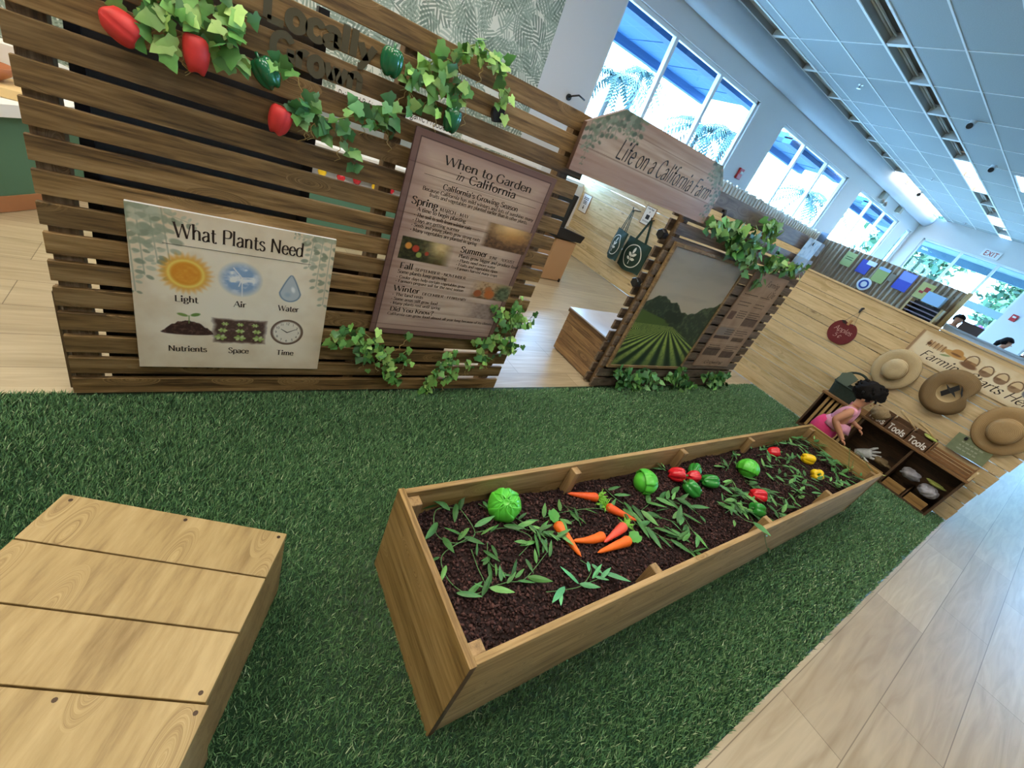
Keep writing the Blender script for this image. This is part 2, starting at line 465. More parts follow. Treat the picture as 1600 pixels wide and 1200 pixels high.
class Canvas:
    def __init__(s, w, h, nx, ny):
        s.w, s.h, s.nx, s.ny = w, h, nx, ny
        s.X, s.Y = np.meshgrid(np.linspace(0, w, nx), np.linspace(0, h, ny))   # Y from the bottom up
        s.c = np.ones((ny, nx, 3))
    def fill(s, col): s.c[:] = hx(col)
    def blend(s, a, col):
        a = np.clip(a, 0, 1)[..., None]
        col = hx(col) if isinstance(col, str) or np.ndim(col) == 1 else col
        s.c = s.c * (1 - a) + col * a
    def ell(s, cx, cy, rx, ry, col, ang=0.0, soft=0.12, al=1.0):
        ca, sa = math.cos(ang), math.sin(ang)
        dx, dy = s.X - cx, s.Y - cy
        d = np.hypot((dx * ca + dy * sa) / rx, (-dx * sa + dy * ca) / ry)
        s.blend(np.clip((1 - d) / max(soft, 1e-3), 0, 1) * al, col); return d
    def line(s, x0, y0, x1, y1, wd, col, al=1.0):
        dx, dy = x1 - x0, y1 - y0; L = dx * dx + dy * dy + 1e-12
        t = np.clip(((s.X - x0) * dx + (s.Y - y0) * dy) / L, 0, 1)
        d = np.hypot(s.X - x0 - t * dx, s.Y - y0 - t * dy)
        px = s.w / s.nx
        s.blend(np.clip((wd - d) / px + 0.5, 0, 1) * al, col)
    def leaves(s, x, y, dx, dy, n, size, cols, rg, spread=1.0):
        L = math.hypot(dx, dy)
        for i in range(n):
            t = i / max(1, n - 1); px = x + dx * t; py = y + dy * t
            for sd in (-1, 1):
                a = math.atan2(dy, dx) + sd * (0.9 + 0.5 * rg.rand())
                l = size * (0.7 + 0.6 * rg.rand()) * (1.1 - 0.5 * t) * spread
                s.ell(px + math.cos(a) * l, py + math.sin(a) * l, l * 0.85, l * 0.5, cols[rg.randint(len(cols))], a, 0.35, 0.85)
        s.line(x, y, x + dx, y + dy, size * 0.08, cols[0], 0.7)
    def mesh(s, name, mat, parent, O, e1, e2, top=None, thick=None, side=None):
        """grid with the painted colours; top(x) -> height fraction for shaped boards"""
        O, e1, e2 = Vector(O), Vector(e1), Vector(e2)
        off = wloc(parent) if parent is not None else Vector((0, 0, 0))
        f = np.ones(s.nx)
        if top is not None: f = np.array([top(x / s.w) for x in s.X[0]])
        yy = s.Y * f[None, :]
        if top is not None:
            iy = np.clip(np.round(yy / s.h * (s.ny - 1)).astype(int), 0, s.ny - 1)
            col = s.c[iy, np.arange(s.nx)[None, :].repeat(s.ny, 0)]
        else: col = s.c
        o0 = np.array(O - off); a1 = np.array(e1); a2 = np.array(e2)
        v = o0 + s.X[..., None] * a1 + yy[..., None] * a2
        n = s.nx * s.ny
        idx = np.arange(n).reshape(s.ny, s.nx)
        q = np.stack([idx[:-1, :-1], idx[:-1, 1:], idx[1:, 1:], idx[1:, :-1]], -1).reshape(-1, 4)
        o = fastmesh(name, v.reshape(-1, 3), q, mat, parent)
        setcol(o, col.reshape(-1, 3))
        return o

def fastmesh(name, v, faces, mat, parent=None, smooth=False):
    v = np.asarray(v, np.float32); f = np.asarray(faces, np.int32)
    me = bpy.data.meshes.new(name)
    me.vertices.add(len(v)); me.vertices.foreach_set('co', v.ravel())
    k = f.shape[1]
    me.loops.add(f.size); me.loops.foreach_set('vertex_index', f.ravel())
    me.polygons.add(len(f)); me.polygons.foreach_set('loop_start', np.arange(0, f.size, k, dtype=np.int32))
    if smooth: me.polygons.foreach_set('use_smooth', np.ones(len(f), bool))
    me.materials.append(mat)
    me.update(calc_edges=True); me.validate()
    o = bpy.data.objects.new(name, me); COL.objects.link(o)
    if parent is not None: o.parent = parent
    return o

def paper(cv, base, dark, seed, edge=0.25, streak=False):
    cv.fill(base)
    n = fbm(cv.X * (9 if not streak else 3), cv.Y * (9 if not streak else 40), 5, seed)
    cv.blend((n - 0.42) * 1.6, dark)
    ex = np.minimum(np.minimum(cv.X, cv.w - cv.X), np.minimum(cv.Y, cv.h - cv.Y)) / min(cv.w, cv.h)
    cv.blend(np.clip(1 - ex / 0.16, 0, 1) * edge * (0.5 + fbm(cv.X * 14, cv.Y * 14, 3, seed + 9)), dark)
M_PRINT = colmat('printed_board', 0.5, 0.4)
M_GLOSS = colmat('glossy_print', 0.22, 0.5)
# ------------------------------------------------------------------ the room
W, XE, HC = 7.2, 24.2, 4.9          # window wall, end wall, ceiling height
XL, YF = -9.0, -9.0
def struct(mb, name, mat, bevel=0):
    return tag(mb.build(name, mat, bevel=bevel), kind='structure')

def floor_mat():
    m, t, N, L, b = newmat('oak_vinyl_planks')
    tc = N.new('ShaderNodeTexCoord')
    br = N.new('ShaderNodeTexBrick')
    br.inputs['Scale'].default_value = 1.0; br.inputs['Brick Width'].default_value = 1.55; br.inputs['Row Height'].default_value = 0.29
    br.inputs['Mortar Size'].default_value = 0.0022; br.inputs['Mortar Smooth'].default_value = 0.1; br.inputs['Bias'].default_value = 0.0
    br.offset = 0.37
    br.inputs['Color1'].default_value = (*s2l('c3b597'), 1); br.inputs['Color2'].default_value = (*s2l('b0a083'), 1)
    br.inputs['Mortar'].default_value = (*s2l('7f7058'), 1)
    ms = N.new('ShaderNodeMapping'); ms.inputs['Location'].default_value = (0.3, -0.09, 0)
    L.new(tc.outputs['Object'], ms.inputs['Vector']); L.new(ms.outputs['Vector'], br.inputs['Vector'])
    mp = N.new('ShaderNodeMapping'); mp.inputs['Scale'].default_value = (1.2, 14, 14)
    L.new(tc.outputs['Object'], mp.inputs['Vector'])
    nz = N.new('ShaderNodeTexNoise'); nz.inputs['Scale'].default_value = 1.3; nz.inputs['Detail'].default_value = 7; nz.inputs['Distortion'].default_value = 1.2
    L.new(mp.outputs['Vector'], nz.inputs['Vector'])
    rp = N.new('ShaderNodeValToRGB'); rp.color_ramp.elements[0].position = 0.3; rp.color_ramp.elements[1].position = 0.7
    rp.color_ramp.elements[0].color = (0.62, 0.56, 0.48, 1); rp.color_ramp.elements[1].color = (1, 1, 1, 1)
    L.new(nz.outputs['Fac'], rp.inputs['Fac'])
    mx = N.new('ShaderNodeMix'); mx.data_type = 'RGBA'; mx.blend_type = 'MULTIPLY'; mx.inputs['Factor'].default_value = 0.75
    L.new(br.outputs['Color'], mx.inputs['A']); L.new(rp.outputs['Color'], mx.inputs['B'])
    L.new(mx.outputs['Result'], b.inputs['Base Color'])
    b.inputs['Roughness'].default_value = 0.30; b.inputs['Specular IOR Level'].default_value = 0.8
    return m
M_WALL = plain('warm_white_wall', 'd9dadb', 0.8)
M_CEIL = plain('ceiling_tile', 'a9b2b6', 0.85, noise=0.05, nscale=60)
M_GRID = plain('ceiling_bar_white', 'eef1f2', 0.5)
M_FRAME = plain('white_window_frame', 'dfe6ea', 0.4)
M_SOFF = plain('soffit_white', 'c6cbd2', 0.7)
FL = floor_mat()
struct(MB().box(XL, XE + .2, YF, W + .2, -0.1, 0.0), 'floor', FL)
# window wall: piers, sill wall and head
WINS = [(5.55, 10.13), (11.43, 16.1), (17.4, 22.06), (23.3, 24.0)]
SILL, HEAD = 1.25, 4.15
mb = MB().box(XL, XE, W, W + .18, 0, SILL).box(XL, XE, W, W + .18, HEAD, HC)
x = XL
for a, b_ in WINS + [(XE, XE)]:
    if a > x: mb.box(x, a, W, W + .18, SILL, HEAD)
    x = b_
struct(mb, 'wall_back', M_WALL)
# end wall with tall glazing and the doors
EW = [(2.95, 6.75, 0.1, 4.1), (-8.0, 1.75, 0.1, 4.1)]
mb = MB().box(XE, XE + .18, YF, W, 4.1, HC)
for y0, y1 in ((6.75, W), (1.75, 2.95), (YF, -8.0)): mb.box(XE, XE + .18, y0, y1, 0, 4.1)
for y0, y1 in ((2.95, 6.75), (-8.0, 1.75)): mb.box(XE, XE + .18, y0, y1, 0, 0.1)
struct(mb, 'wall_right', M_WALL)
struct(MB().box(XL - .15, XL, YF, W, 0, HC), 'wall_left', M_WALL)
struct(MB().box(XL, XE, YF - .15, YF, 0, HC), 'wall_front', M_WALL)
# ceiling with two recessed light slots
S1 = (4.39, 4.76); S2 = (6.52, 6.84)
mb = MB()
for y0, y1 in ((YF, S1[0]), (S1[1], S2[0]), (S2[1], W)): mb.box(XL, XE, y0, y1, HC, HC + .05)
mb.box(XL, XE, YF, W, HC + .28, HC + .32)
struct(mb, 'ceiling', M_CEIL)
mb = MB()
for y in (5.52, 6.28, 3.65, 2.9, 2.14, 1.38, .62, -.14, -.9, -1.66, -2.42, -3.2): mb.box(XL, XE, y - .014, y + .014, HC - .008, HC + .01)
for y in (S1[0] - .012, S1[1] + .012, S2[0] - .012, S2[1] + .012): mb.box(XL, XE, y - .02, y + .02, HC - .012, HC + .01)
for k in range(-8, 13):
    xx = 7.4 + 1.468 * k
    for y0, y1 in ((YF, S1[0]), (S1[1], S2[0])): mb.box(xx - .012, xx + .012, y0, y1, HC - .007, HC + .01)
struct(mb, 'trim_1', M_GRID)
# rounded soffit roll along the window wall
pf = [(W, 4.50)] + [(W - .36 + .36 * math.cos(a), 4.58 + .30 * math.sin(a) - .02) for a in [R(q) for q in (-30, -60, -90, -120, -150, -180, -210)]]
pf = [(W, 4.55), (W - .04, 4.50), (W - .12, 4.47), (W - .22, 4.49), (W - .30, 4.56), (W - .35, 4.66), (W - .36, 4.78), (W - .35, HC), (W, HC)]
mb = MB()
mb.prism([(XL, y, z) for y, z in pf], (XE - XL, 0, 0))
o = struct(mb, 'trim_2', M_SOFF)
for p in o.data.polygons: p.use_smooth = len(p.vertices) == 4
# palm wallpaper on the left part of the window wall
def wallpaper():
    """leaf fronds: every Voronoi cell holds one chevron-striped leaf turned its own way"""
    m, t, N, L, b = newmat('palm_leaf_wallpaper')
    tc = N.new('ShaderNodeTexCoord')
    def mth(op, a, b_=None, c=None):
        n = N.new('ShaderNodeMath'); n.operation = op
        for i, q in enumerate((a, b_, c)):
            if q is None: continue
            if isinstance(q, (int, float)): n.inputs[i].default_value = q
            else: L.new(q, n.inputs[i])
        return n.outputs[0]
    def layer(scale, off):
        mp = N.new('ShaderNodeMapping'); mp.inputs['Location'].default_value = (off, 0, off * 1.7); mp.inputs['Scale'].default_value = (scale, 0, scale)
        L.new(tc.outputs['Object'], mp.inputs['Vector'])
        vo = N.new('ShaderNodeTexVoronoi'); vo.inputs['Scale'].default_value = 1.0
        L.new(mp.outputs['Vector'], vo.inputs['Vector'])
        sb = N.new('ShaderNodeVectorMath'); sb.operation = 'SUBTRACT'
        L.new(mp.outputs['Vector'], sb.inputs[0]); L.new(vo.outputs['Position'], sb.inputs[1])
        sx = N.new('ShaderNodeSeparateXYZ'); L.new(sb.outputs[0], sx.inputs[0])
        sc = N.new('ShaderNodeSeparateColor'); L.new(vo.outputs['Color'], sc.inputs[0])
        an = mth('MULTIPLY', sc.outputs[0], 6.283)
        c_, s_ = mth('COSINE', an), mth('SINE', an)
        x = mth('ADD', mth('MULTIPLY', sx.outputs[0], c_), mth('MULTIPLY', sx.outputs[2], s_))
        z = mth('SUBTRACT', mth('MULTIPLY', sx.outputs[2], c_), mth('MULTIPLY', sx.outputs[0], s_))
        x = mth('ADD', x, mth('MULTIPLY', mth('MULTIPLY', z, z), .5))
        ax = mth('ABSOLUTE', x)
        st = mth('GREATER_THAN', mth('SINE', mth('MULTIPLY', mth('SUBTRACT', z, mth('MULTIPLY', ax, 1.3)), 38.0)), -.25)
        wid = mth('SUBTRACT', .36, mth('MULTIPLY', mth('MULTIPLY', z, z), .7))
        return mth('MULTIPLY', st, mth('LESS_THAN', ax, wid))
    prev = None
    for sc, of, colr in ((2.1, .3, 'a9b7a8'), (2.5, 5.2, '879a89'), (2.3, 9.7, '66796b'), (2.9, 14.1, '97a898')):
        f = layer(sc, of)
        mx = N.new('ShaderNodeMix'); mx.data_type = 'RGBA'
        if prev is None: mx.inputs['A'].default_value = (*s2l('dfe2d6'), 1)
        else: L.new(prev, mx.inputs['A'])
        mx.inputs['B'].default_value = (*s2l(colr), 1)
        L.new(mth('MULTIPLY', f, .85), mx.inputs['Factor']); prev = mx.outputs['Result']
    L.new(prev, b.inputs['Base Color']); b.inputs['Roughness'].default_value = .7
    return m
struct(MB().box(XL, 4.44, W - .02, W, 0, 4.5), 'trim_3', wallpaper())

def glass():
    m = bpy.data.materials.new('window_glass'); m.use_nodes = True
    N = m.node_tree.nodes; L = m.node_tree.links; N.clear()
    o = N.new('ShaderNodeOutputMaterial'); mx = N.new('ShaderNodeMixShader'); t = N.new('ShaderNodeBsdfTransparent'); g = N.new('ShaderNodeBsdfGlossy')
    t.inputs[0].default_value = (.93, .98, 1, 1); g.inputs['Roughness'].default_value = .02
    mx.inputs[0].default_value = .06
    L.new(t.outputs[0], mx.inputs[1]); L.new(g.outputs[0], mx.inputs[2]); L.new(mx.outputs[0], o.inputs[0])
    return m
GL = glass()
def window(n, a, b_, z0, z1, wall, mull, trans=()):
    """framed glazing; wall 'y' lies in the window wall, 'x' in the end wall"""
    d0, d1 = (W + .05, W + .13) if wall == 'y' else (XE + .05, XE + .13)
    f = .07
    def bx(mb, p, q, r, s, e=0):
        if wall == 'y': mb.box(p, q, d0 - e, d1 + e, r, s)
        else: mb.box(d0 - e, d1 + e, p, q, r, s)
    root = thing('window_%d' % n, (a, d0, z0) if wall == 'y' else (d0, a, z0), None, None)
    tag(root, kind='structure')
    fr = MB()
    bx(fr, a, b_, z0, z0 + f); bx(fr, a, b_, z1 - f, z1); bx(fr, a, a + f, z0, z1); bx(fr, b_ - f, b_, z0, z1)
    for mz in trans: bx(fr, a, b_, mz - .04, mz + .04)
    tag(fr.build('window_frame', M_FRAME, root, bevel=.006), kind='structure')
    for mm in mull:
        q = MB(); bx(q, mm - .045, mm + .045, z0, z1, .01)
        tag(q.build('mullion', M_FRAME, root, bevel=.006), kind='structure')
    g = MB()
    if wall == 'y': g.add([(a, W + .09, z0), (b_, W + .09, z0), (b_, W + .09, z1), (a, W + .09, z1)], [(0, 1, 2, 3)])
    else: g.add([(XE + .09, a, z0), (XE + .09, b_, z0), (XE + .09, b_, z1), (XE + .09, a, z1)], [(0, 1, 2, 3)])
    tag(g.build('pane', GL, root), kind='structure')
for i, (a, b_) in enumerate(WINS):
    window(i + 1, a, b_, SILL, HEAD, 'y', [a + (b_ - a) * .31, a + (b_ - a) * .655] if b_ - a > 2 else [])
window(5, 2.95, 6.75, 0.1, 4.1, 'x', [5.35, 4.15], trans=(2.45,))
window(6, -8.0, 1.75, 0.1, 4.1, 'x', [0.1, -1.5, -3.1, -4.7, -6.3], trans=(2.45,))

# ------------------------------------------------------------------ strip lamps of the room, and added panel lights
M_TROF = plain('lamp_trough', '8d8a84', 0.5)
def lampmat(name, col, st): return plain(name, 'f4f2ec', 0.4, emit=col, es=st)
LAMP_ON = lampmat('lit_lamp', 'fff1dc', 7.0)
ADDED_WARM = lampmat('added_panel_warm', 'ffeed2', 19.0)
ADDED_COOL = lampmat('added_panel_neutral', 'fff8ee', 17.0)
M_TUBE = plain('lamp_tube_off', 'c9c6bd', 0.4)
def troffer(xc, yc, ln, wd, lit, label, group):
    """recessed strip light: trough, cross louvres, tubes or lit diffuser"""
    t = thing('ceiling_light', (xc, yc, HC), label, 'ceiling light', group)
    x0, x1, y0, y1 = xc - ln / 2, xc + ln / 2, yc - wd / 2, yc + wd / 2
    m = MB().box(x0 + .01, x1 - .01, y0 + .01, y1 - .01, HC + .17, HC + .18)
    m.add([(x0, y0 + .01, HC), (x1, y0 + .01, HC), (x1, y0 + .03, HC + .17), (x0, y0 + .03, HC + .17)], [(0, 1, 2, 3)])
    m.add([(x0, y1 - .01, HC), (x1, y1 - .01, HC), (x1, y1 - .03, HC + .17), (x0, y1 - .03, HC + .17)], [(0, 1, 2, 3)])
    m.build('trough', M_TROF, t)
    MB().prism([(x1 - .05, y0 + .02, HC - .004), (x1 + .05, y0 + .02, HC - .004), (x1 + .012, y0 + .02, HC + .16), (x1 - .012, y0 + .02, HC + .16)], (0, wd - .04, 0)).build('louvre', M_GRID, t)
    if lit:
        boxpart('diffuser', lit, t, x0 + .06, x1 - .06, y0 + .05, y1 - .05, HC + .06, HC + .08, 0)
    else:
        for dy in (.09, .15):
            MB().tube([(x0 + .05, yc + dy, HC + .1), (x1 - .05, yc + dy, HC + .1)], .018, 8).build('lamp_tube', M_TUBE, t, smooth=True)
for k in range(-1, 11):
    xc = 7.4 + 1.468 * k + .734
    lit = LAMP_ON if k in (5, 6, 9) else None
    troffer(xc, sum(S1) / 2, 1.46, S1[1] - S1[0], lit, 'lit white strip light in the middle ceiling row' if lit else 'unlit grey recessed strip light in the middle ceiling row', 'strip lights in the middle ceiling row')
for k in range(-1, 11):
    xc = 7.4 + 1.468 * k + .734
    lit = LAMP_ON if k in (7, 8, 9, 10) else None
    troffer(xc, sum(S2) / 2, 1.46, S2[1] - S2[0], lit, 'lit strip light beside the rounded soffit at far end' if lit else 'unlit strip light along the rounded soffit over the windows', 'strip lights along the soffit')
def panel_light(xc, yc, lx, ly, mat, label, group='added panel lights over the play area'):
    t = thing('ceiling_light', (xc, yc, HC), label, 'ceiling light', group)
    fr = MB()
    for a in (-1, 1):
        fr.box(xc - lx / 2, xc + lx / 2, yc + a * ly / 2 - .02, yc + a * ly / 2 + .02, HC - .03, HC)
        fr.box(xc + a * lx / 2 - .02, xc + a * lx / 2 + .02, yc - ly / 2, yc + ly / 2, HC - .03, HC)
    fr.build('frame', M_GRID, t)
    boxpart('diffuser', mat, t, xc - lx / 2 + .03, xc + lx / 2 - .03, yc - ly / 2 + .03, yc + ly / 2 - .03, HC - .022, HC - .004, 0)
for xx, yy, mt in ((-2.2, 2.9, ADDED_WARM), (-2.2, 1.0, ADDED_WARM), (-.4, 3.0, ADDED_WARM), (.4, 1.0, ADDED_COOL), (2.2, 1.8, ADDED_COOL), (-4.5, 2.0, ADDED_WARM), (-1.5, 5.2, ADDED_WARM), (2.2, -1.6, ADDED_COOL), (5.0, -1.6, ADDED_COOL), (5.2, 1.8, ADDED_COOL), (-.6, -2.2, ADDED_COOL), (2.6, 5.0, ADDED_COOL)):  # unseen ceiling panels added outside the view to brighten the near area
    panel_light(xx, yy, 1.2, .6, mt, 'unseen ceiling panel added to light the turf play area')
panel_light(15.6, 3.3, 1.4, .5, LAMP_ON, 'lit ceiling panel right of the middle strip row', None)

# ------------------------------------------------------------------ outdoors
M_EAVE = plain('eave_blue_cast', '285a86', 0.7)  # blue cast of the sky light put into eave and trim colour
M_EAVED = plain('eave_trim_blue_cast', '234f7c', 0.7)
M_GROUND = plain('pale_concrete', '8f8f8a', 0.9)
struct(MB().box(-30, 80, -40, 60, -.3, -.12), 'ground', M_GROUND)
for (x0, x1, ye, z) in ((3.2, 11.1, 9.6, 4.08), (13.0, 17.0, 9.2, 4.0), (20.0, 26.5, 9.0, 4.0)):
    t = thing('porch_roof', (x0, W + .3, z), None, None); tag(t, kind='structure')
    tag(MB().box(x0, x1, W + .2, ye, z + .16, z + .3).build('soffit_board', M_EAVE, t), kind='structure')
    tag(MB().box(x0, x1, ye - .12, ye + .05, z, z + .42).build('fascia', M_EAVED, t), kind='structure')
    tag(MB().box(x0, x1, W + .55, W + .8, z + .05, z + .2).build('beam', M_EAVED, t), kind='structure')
    for k in range(int((x1 - x0) / 1.3)):
        xx = x0 + .6 + 1.3 * k
        tag(MB().box(xx - .01, xx + .01, W + .2, ye - .1, z + .148, z + .162).build('seam', M_EAVED, t), kind='structure')
t = thing('porch_roof', (XE + .3, 0, 3.9), None, None); tag(t, kind='structure')
tag(MB().box(XE + .2, XE + 2.4, -6, 9, 4.02, 4.2).build('soffit_board', plain('pale_blue_soffit', '7f9aa6', .7), t), kind='structure')
tag(MB().box(XE + 2.2, XE + 2.45, -6, 9, 3.75, 4.3).build('fascia', plain('grey_blue_fascia', '5f7f90', .7), t), kind='structure')
M_FROND = plain('palm_green', '1c3f3c', 0.6)
M_TRUNK = plain('palm_trunk', '3f3a34', 0.9, noise=.2, nscale=8)
def palm(x, y, h, r, label, seed):
    g = random.Random(seed)
    t = thing('palm_tree', (x, y, -.12), label, 'palm tree', 'palms outside the window wall')
    pts = [(x + .25 * math.sin(k / 5), y, -.12 + h * k / 6) for k in range(7)]
    MB().tube(pts, [.11 - .006 * k for k in range(7)], 10).build('trunk', M_TRUNK, t, smooth=True)
    top = Vector(pts[-1]); m = MB()
    for i in range(30):
        a = g.random() * 6.28; el = g.uniform(-.5, 1.2)
        d = Vector((math.cos(a), math.sin(a), 0)); sp = []
        for k in range(8):
            s = k / 7
            sp.append(top + d * (r * s * math.cos(el * .6)) + Vector((0, 0, r * (.55 * math.sin(el) * s - .55 * s * s))))
        for k in range(7):
            q, w2 = sp[k], sp[k + 1]; tn = (w2 - q).normalized(); sd = tn.cross(Vector((0, 0, 1))).normalized()
            for s2 in (-1, 1):
                for j in range(2):
                    b0 = q.lerp(w2, j / 2); b1 = q.lerp(w2, j / 2 + .3)
                    tip = b0 + sd * s2 * r * .28 * (1 - .5 * k / 7) + tn * .12 * r - Vector((0, 0, .10 * r))
                    m.add([b0, b1, tip], [(0, 1, 2)])
    m.build('fronds', M_FROND, t)
for (u, v, yy, r_, lab, sd) in ((958, 112, 12.5, 1.0, 'palm crown seen in the left pane of the first large window', 1), (1000, 108, 14.5, .9, 'small farther palm in the left pane of the first large window', 5),
        (1092, 196, 13.5, 1.3, 'palm seen across the second and third panes of the first large window', 2), (1140, 205, 12.0, 1.1, 'palm close to the right frame of the first large window', 6),
        (1258, 300, 12.0, 1.2, 'palm in the right pane of the second window', 3), (1300, 320, 13.0, 1.1, 'palm by the right frame of the second window', 7), (1375, 375, 13.0, 1.3, 'palm outside the third window', 4)):
    q = P(u, v, 'y', yy); palm(q.x, yy, q.z + .12, r_ * 1.35, lab, sd)
M_LEAF1 = colmat('tree_leaves', .7)
def tree(name, x, y, zc, rx, ry, rz, n, cols, label, cat, seed, trunk=True, group=None, ls=.22):
    g = np.random.RandomState(seed)
    t = thing(name, (x, y, -.12), label, cat, group)
    d = g.normal(size=(n, 3)); d /= np.linalg.norm(d, axis=1)[:, None]
    rr = (.55 + .45 * g.rand(n)) * (1 + .25 * np.sin(d[:, 0] * 5 + seed) * np.cos(d[:, 2] * 6))
    c = d * rr[:, None] * np.array([rx, ry, rz]) + np.array([0, 0, zc + .12])
    c[:, 2] = np.maximum(c[:, 2], .15)
    a = g.normal(size=(n, 3)); a /= np.linalg.norm(a, axis=1)[:, None]
    b = np.cross(a, g.normal(size=(n, 3))); b /= np.linalg.norm(b, axis=1)[:, None]
    s = ls * (.6 + .8 * g.rand(n))[:, None]
    v = np.stack([c - a * s, c + b * s * .5, c + a * s, c - b * s * .5], 1).reshape(-1, 3)
    f = np.arange(4 * n).reshape(n, 4)
    o = fastmesh('foliage', v, f, M_LEAF1, t)
    cc = np.array([hx(q) for q in cols])[g.randint(0, len(cols), n)] * (.8 + .4 * g.rand(n))[:, None]
    setcol(o, np.repeat(cc, 4, 0))
    if trunk: MB().tube([(x, y, -.12), (x + .1, y, zc * .5), (x, y + .1, zc)], [.22, .17, .1], 9).build('trunk', M_TRUNK, t, smooth=True)
GREENS = ['3f5f42', '587a52', '2c4a36', '74946a']
tree('broadleaf_tree', 31, 8.6, 4.6, 2.6, 2.4, 2.6, 2600, GREENS, 'large leafy tree outside the end wall left pane', 'tree', 1, group='trees beyond the end wall')
tree('broadleaf_tree', 35.5, 3.4, 3.8, 2.4, 2.2, 2.6, 2600, GREENS, 'bushy green tree outside the end wall above the door', 'tree', 2, group='trees beyond the end wall')
tree('broadleaf_tree', 31.5, -2.4, 4.2, 2.4, 2.6, 2.6, 2600, GREENS, 'green tree outside the end wall right of the pier', 'tree', 3, group='trees beyond the end wall')
tree('flowering_bush', 28.5, 3.6, 1.3, .8, .6, .7, 900, ['8a3a9a', '7a35a0', 'a858a8', '4a6048'], 'purple flowering bush outside the glass door', 'bush', 4, True, ls=.13)
tree('flowering_bush', 28.5, .4, 1.35, .9, 1.6, .75, 1600, ['a8407f', 'b85c98', '9a3a78', '6a74a0'], 'pink flowering bush outside the window right of the pier', 'bush', 5, True, ls=.13)
# ------------------------------------------------------------------ artificial turf
FY = 2.187                                   # front face of the slat fence line
PX0, PX1, PY0, PY1, PH = .579, 4.571, .3275, .972, .477       # planter
CR = Vector((.221, .972)); CA = Vector((-.887, .461)); CB = Vector((-.452, -.892))   # crate corner, its two edges
def turf():
    X0, X1, Y0, Y1 = -1.5, 6.235, -.175, 2.20
    g = np.random.RandomState(3)
    def zone(x0, x1, dens, wd, ht):
        n = int((x1 - x0) * (Y1 - Y0) * dens)
        x = g.uniform(x0, x1, n); y = g.uniform(Y0, Y1, n)
        keep = ~((x > PX0 + .03) & (x < PX1 - .03) & (y > PY0 + .03) & (y < PY1 - .03))
        rx, ry = x - CR.x, y - CR.y
        a = rx * CA.x + ry * CA.y; b = rx * CB.x + ry * CB.y
        keep &= ~((a > .03) & (a < .6) & (b > .03))
        keep &= ~((y > FY - .02) & (x > -.5) & (x < 5.45))
        keep &= ~((x > 5.98) & (y > .0) & (y < 1.33))
        x, y = x[keep], y[keep]; n = len(x)
        th = g.uniform(0, 6.283, n); h = ht * g.uniform(.65, 1.25, n); w = wd * g.uniform(.7, 1.3, n)
        ln = h * g.uniform(.25, 1.1, n); la = .6 + g.normal(0, 1.1, n)
        dx, dy = np.cos(th) * w / 2, np.sin(th) * w / 2
        lx, ly = np.cos(la) * ln, np.sin(la) * ln
        z = np.zeros(n)
        v = np.stack([np.stack([x - dx, y - dy, z], 1), np.stack([x + dx, y + dy, z], 1),
                      np.stack([x + lx * .4 + dx * .8, y + ly * .4 + dy * .8, h * .62], 1), np.stack([x + lx * .4 - dx * .8, y + ly * .4 - dy * .8, h * .62], 1),
                      np.stack([x + lx, y + ly, h], 1)], 1)
        base = np.array([hx('547d50'), hx('466f4c'), hx('658e5e'), hx('7fa472'), hx('a8bb94')])
        c = base[g.choice(5, n, p=[.34, .28, .22, .11, .05])] * (.85 + .3 * g.rand(n))[:, None]
        c5 = np.repeat(c[:, None, :], 5, 1)
        return v.reshape(-1, 3), c5.reshape(-1, 3), n
    A = [zone(-1.5, .9, 42000, .0034, .021), zone(.9, 2.6, 30000, .004, .021), zone(2.6, X1, 17000, .0055, .021)]
    v = np.concatenate([a[0] for a in A]); c = np.concatenate([a[1] for a in A]); n = sum(a[2] for a in A)
    k = np.arange(n)[:, None] * 5
    q = np.concatenate([k + np.array([[0, 1, 2, 3]]), k + np.array([[3, 2, 4, 4]])])
    # tips as degenerate-free triangles: separate arrays
    tri = np.concatenate([k + np.array([[0, 1, 2]]), k + np.array([[0, 2, 3]]), k + np.array([[3, 2, 4]])])
    nb = len(v)
    back = np.array([[X0, Y0, .004], [X1, Y0, .004], [X1, Y1, .004], [X0, Y1, .004], [X0, Y0, 0], [X1, Y0, 0], [X1, Y1, 0], [X0, Y1, 0]])
    v = np.concatenate([v, back]); c = np.concatenate([c, np.repeat(hx('22402a')[None], 8, 0)])
    bt = np.array([[0, 1, 2], [0, 2, 3], [0, 4, 5], [0, 5, 1], [1, 5, 6], [1, 6, 2], [2, 6, 7], [2, 7, 3], [3, 7, 4], [3, 4, 0]]) + nb
    o = fastmesh('artificial_turf', v, np.concatenate([tri, bt]), colmat('turf_fibre', .5, .35))
    setcol(o, c)
    tag(o, 'dark green artificial turf carpet spread under the planter and along the fence', 'artificial turf', kind='stuff')
turf()

# ------------------------------------------------------------------ slat fence with signs
def slat_fence(name, x0, x1, zs, label, mat, posts, depth=.022, double=False, skew=None, right_skew=None):
    t = thing(name, (x0, FY, 0), label, 'slat fence')
    for i, (z0, z1) in enumerate(zs):
        a, b_ = x0 + rnd.uniform(-.004, .004), x1 + rnd.uniform(-.006, .006)
        MB().box(a, b_, FY, FY + depth, z0, z1).build('slat', mat, t, bevel=.0025)
        if double:
            MB().box(a, b_, FY + depth + .07, FY + 2 * depth + .07, z0, z1).build('slat', mat, t, bevel=.0025)
    for px, pw in posts:
        MB().box(px, px + pw, FY + depth, FY + depth + .068, .02, zs[-1][1] - .01).build('post', W_BROWNZ, t, bevel=.002)
    return t
PIT = .11333
ZS = []
for k in range(17):
    top = (.0855 + .1 * k) * 1.13333
    ZS.append((max(.004, top - .0845 - .004 * (k > 10)), top))
F1X0, F1X1 = -.49, 1.845
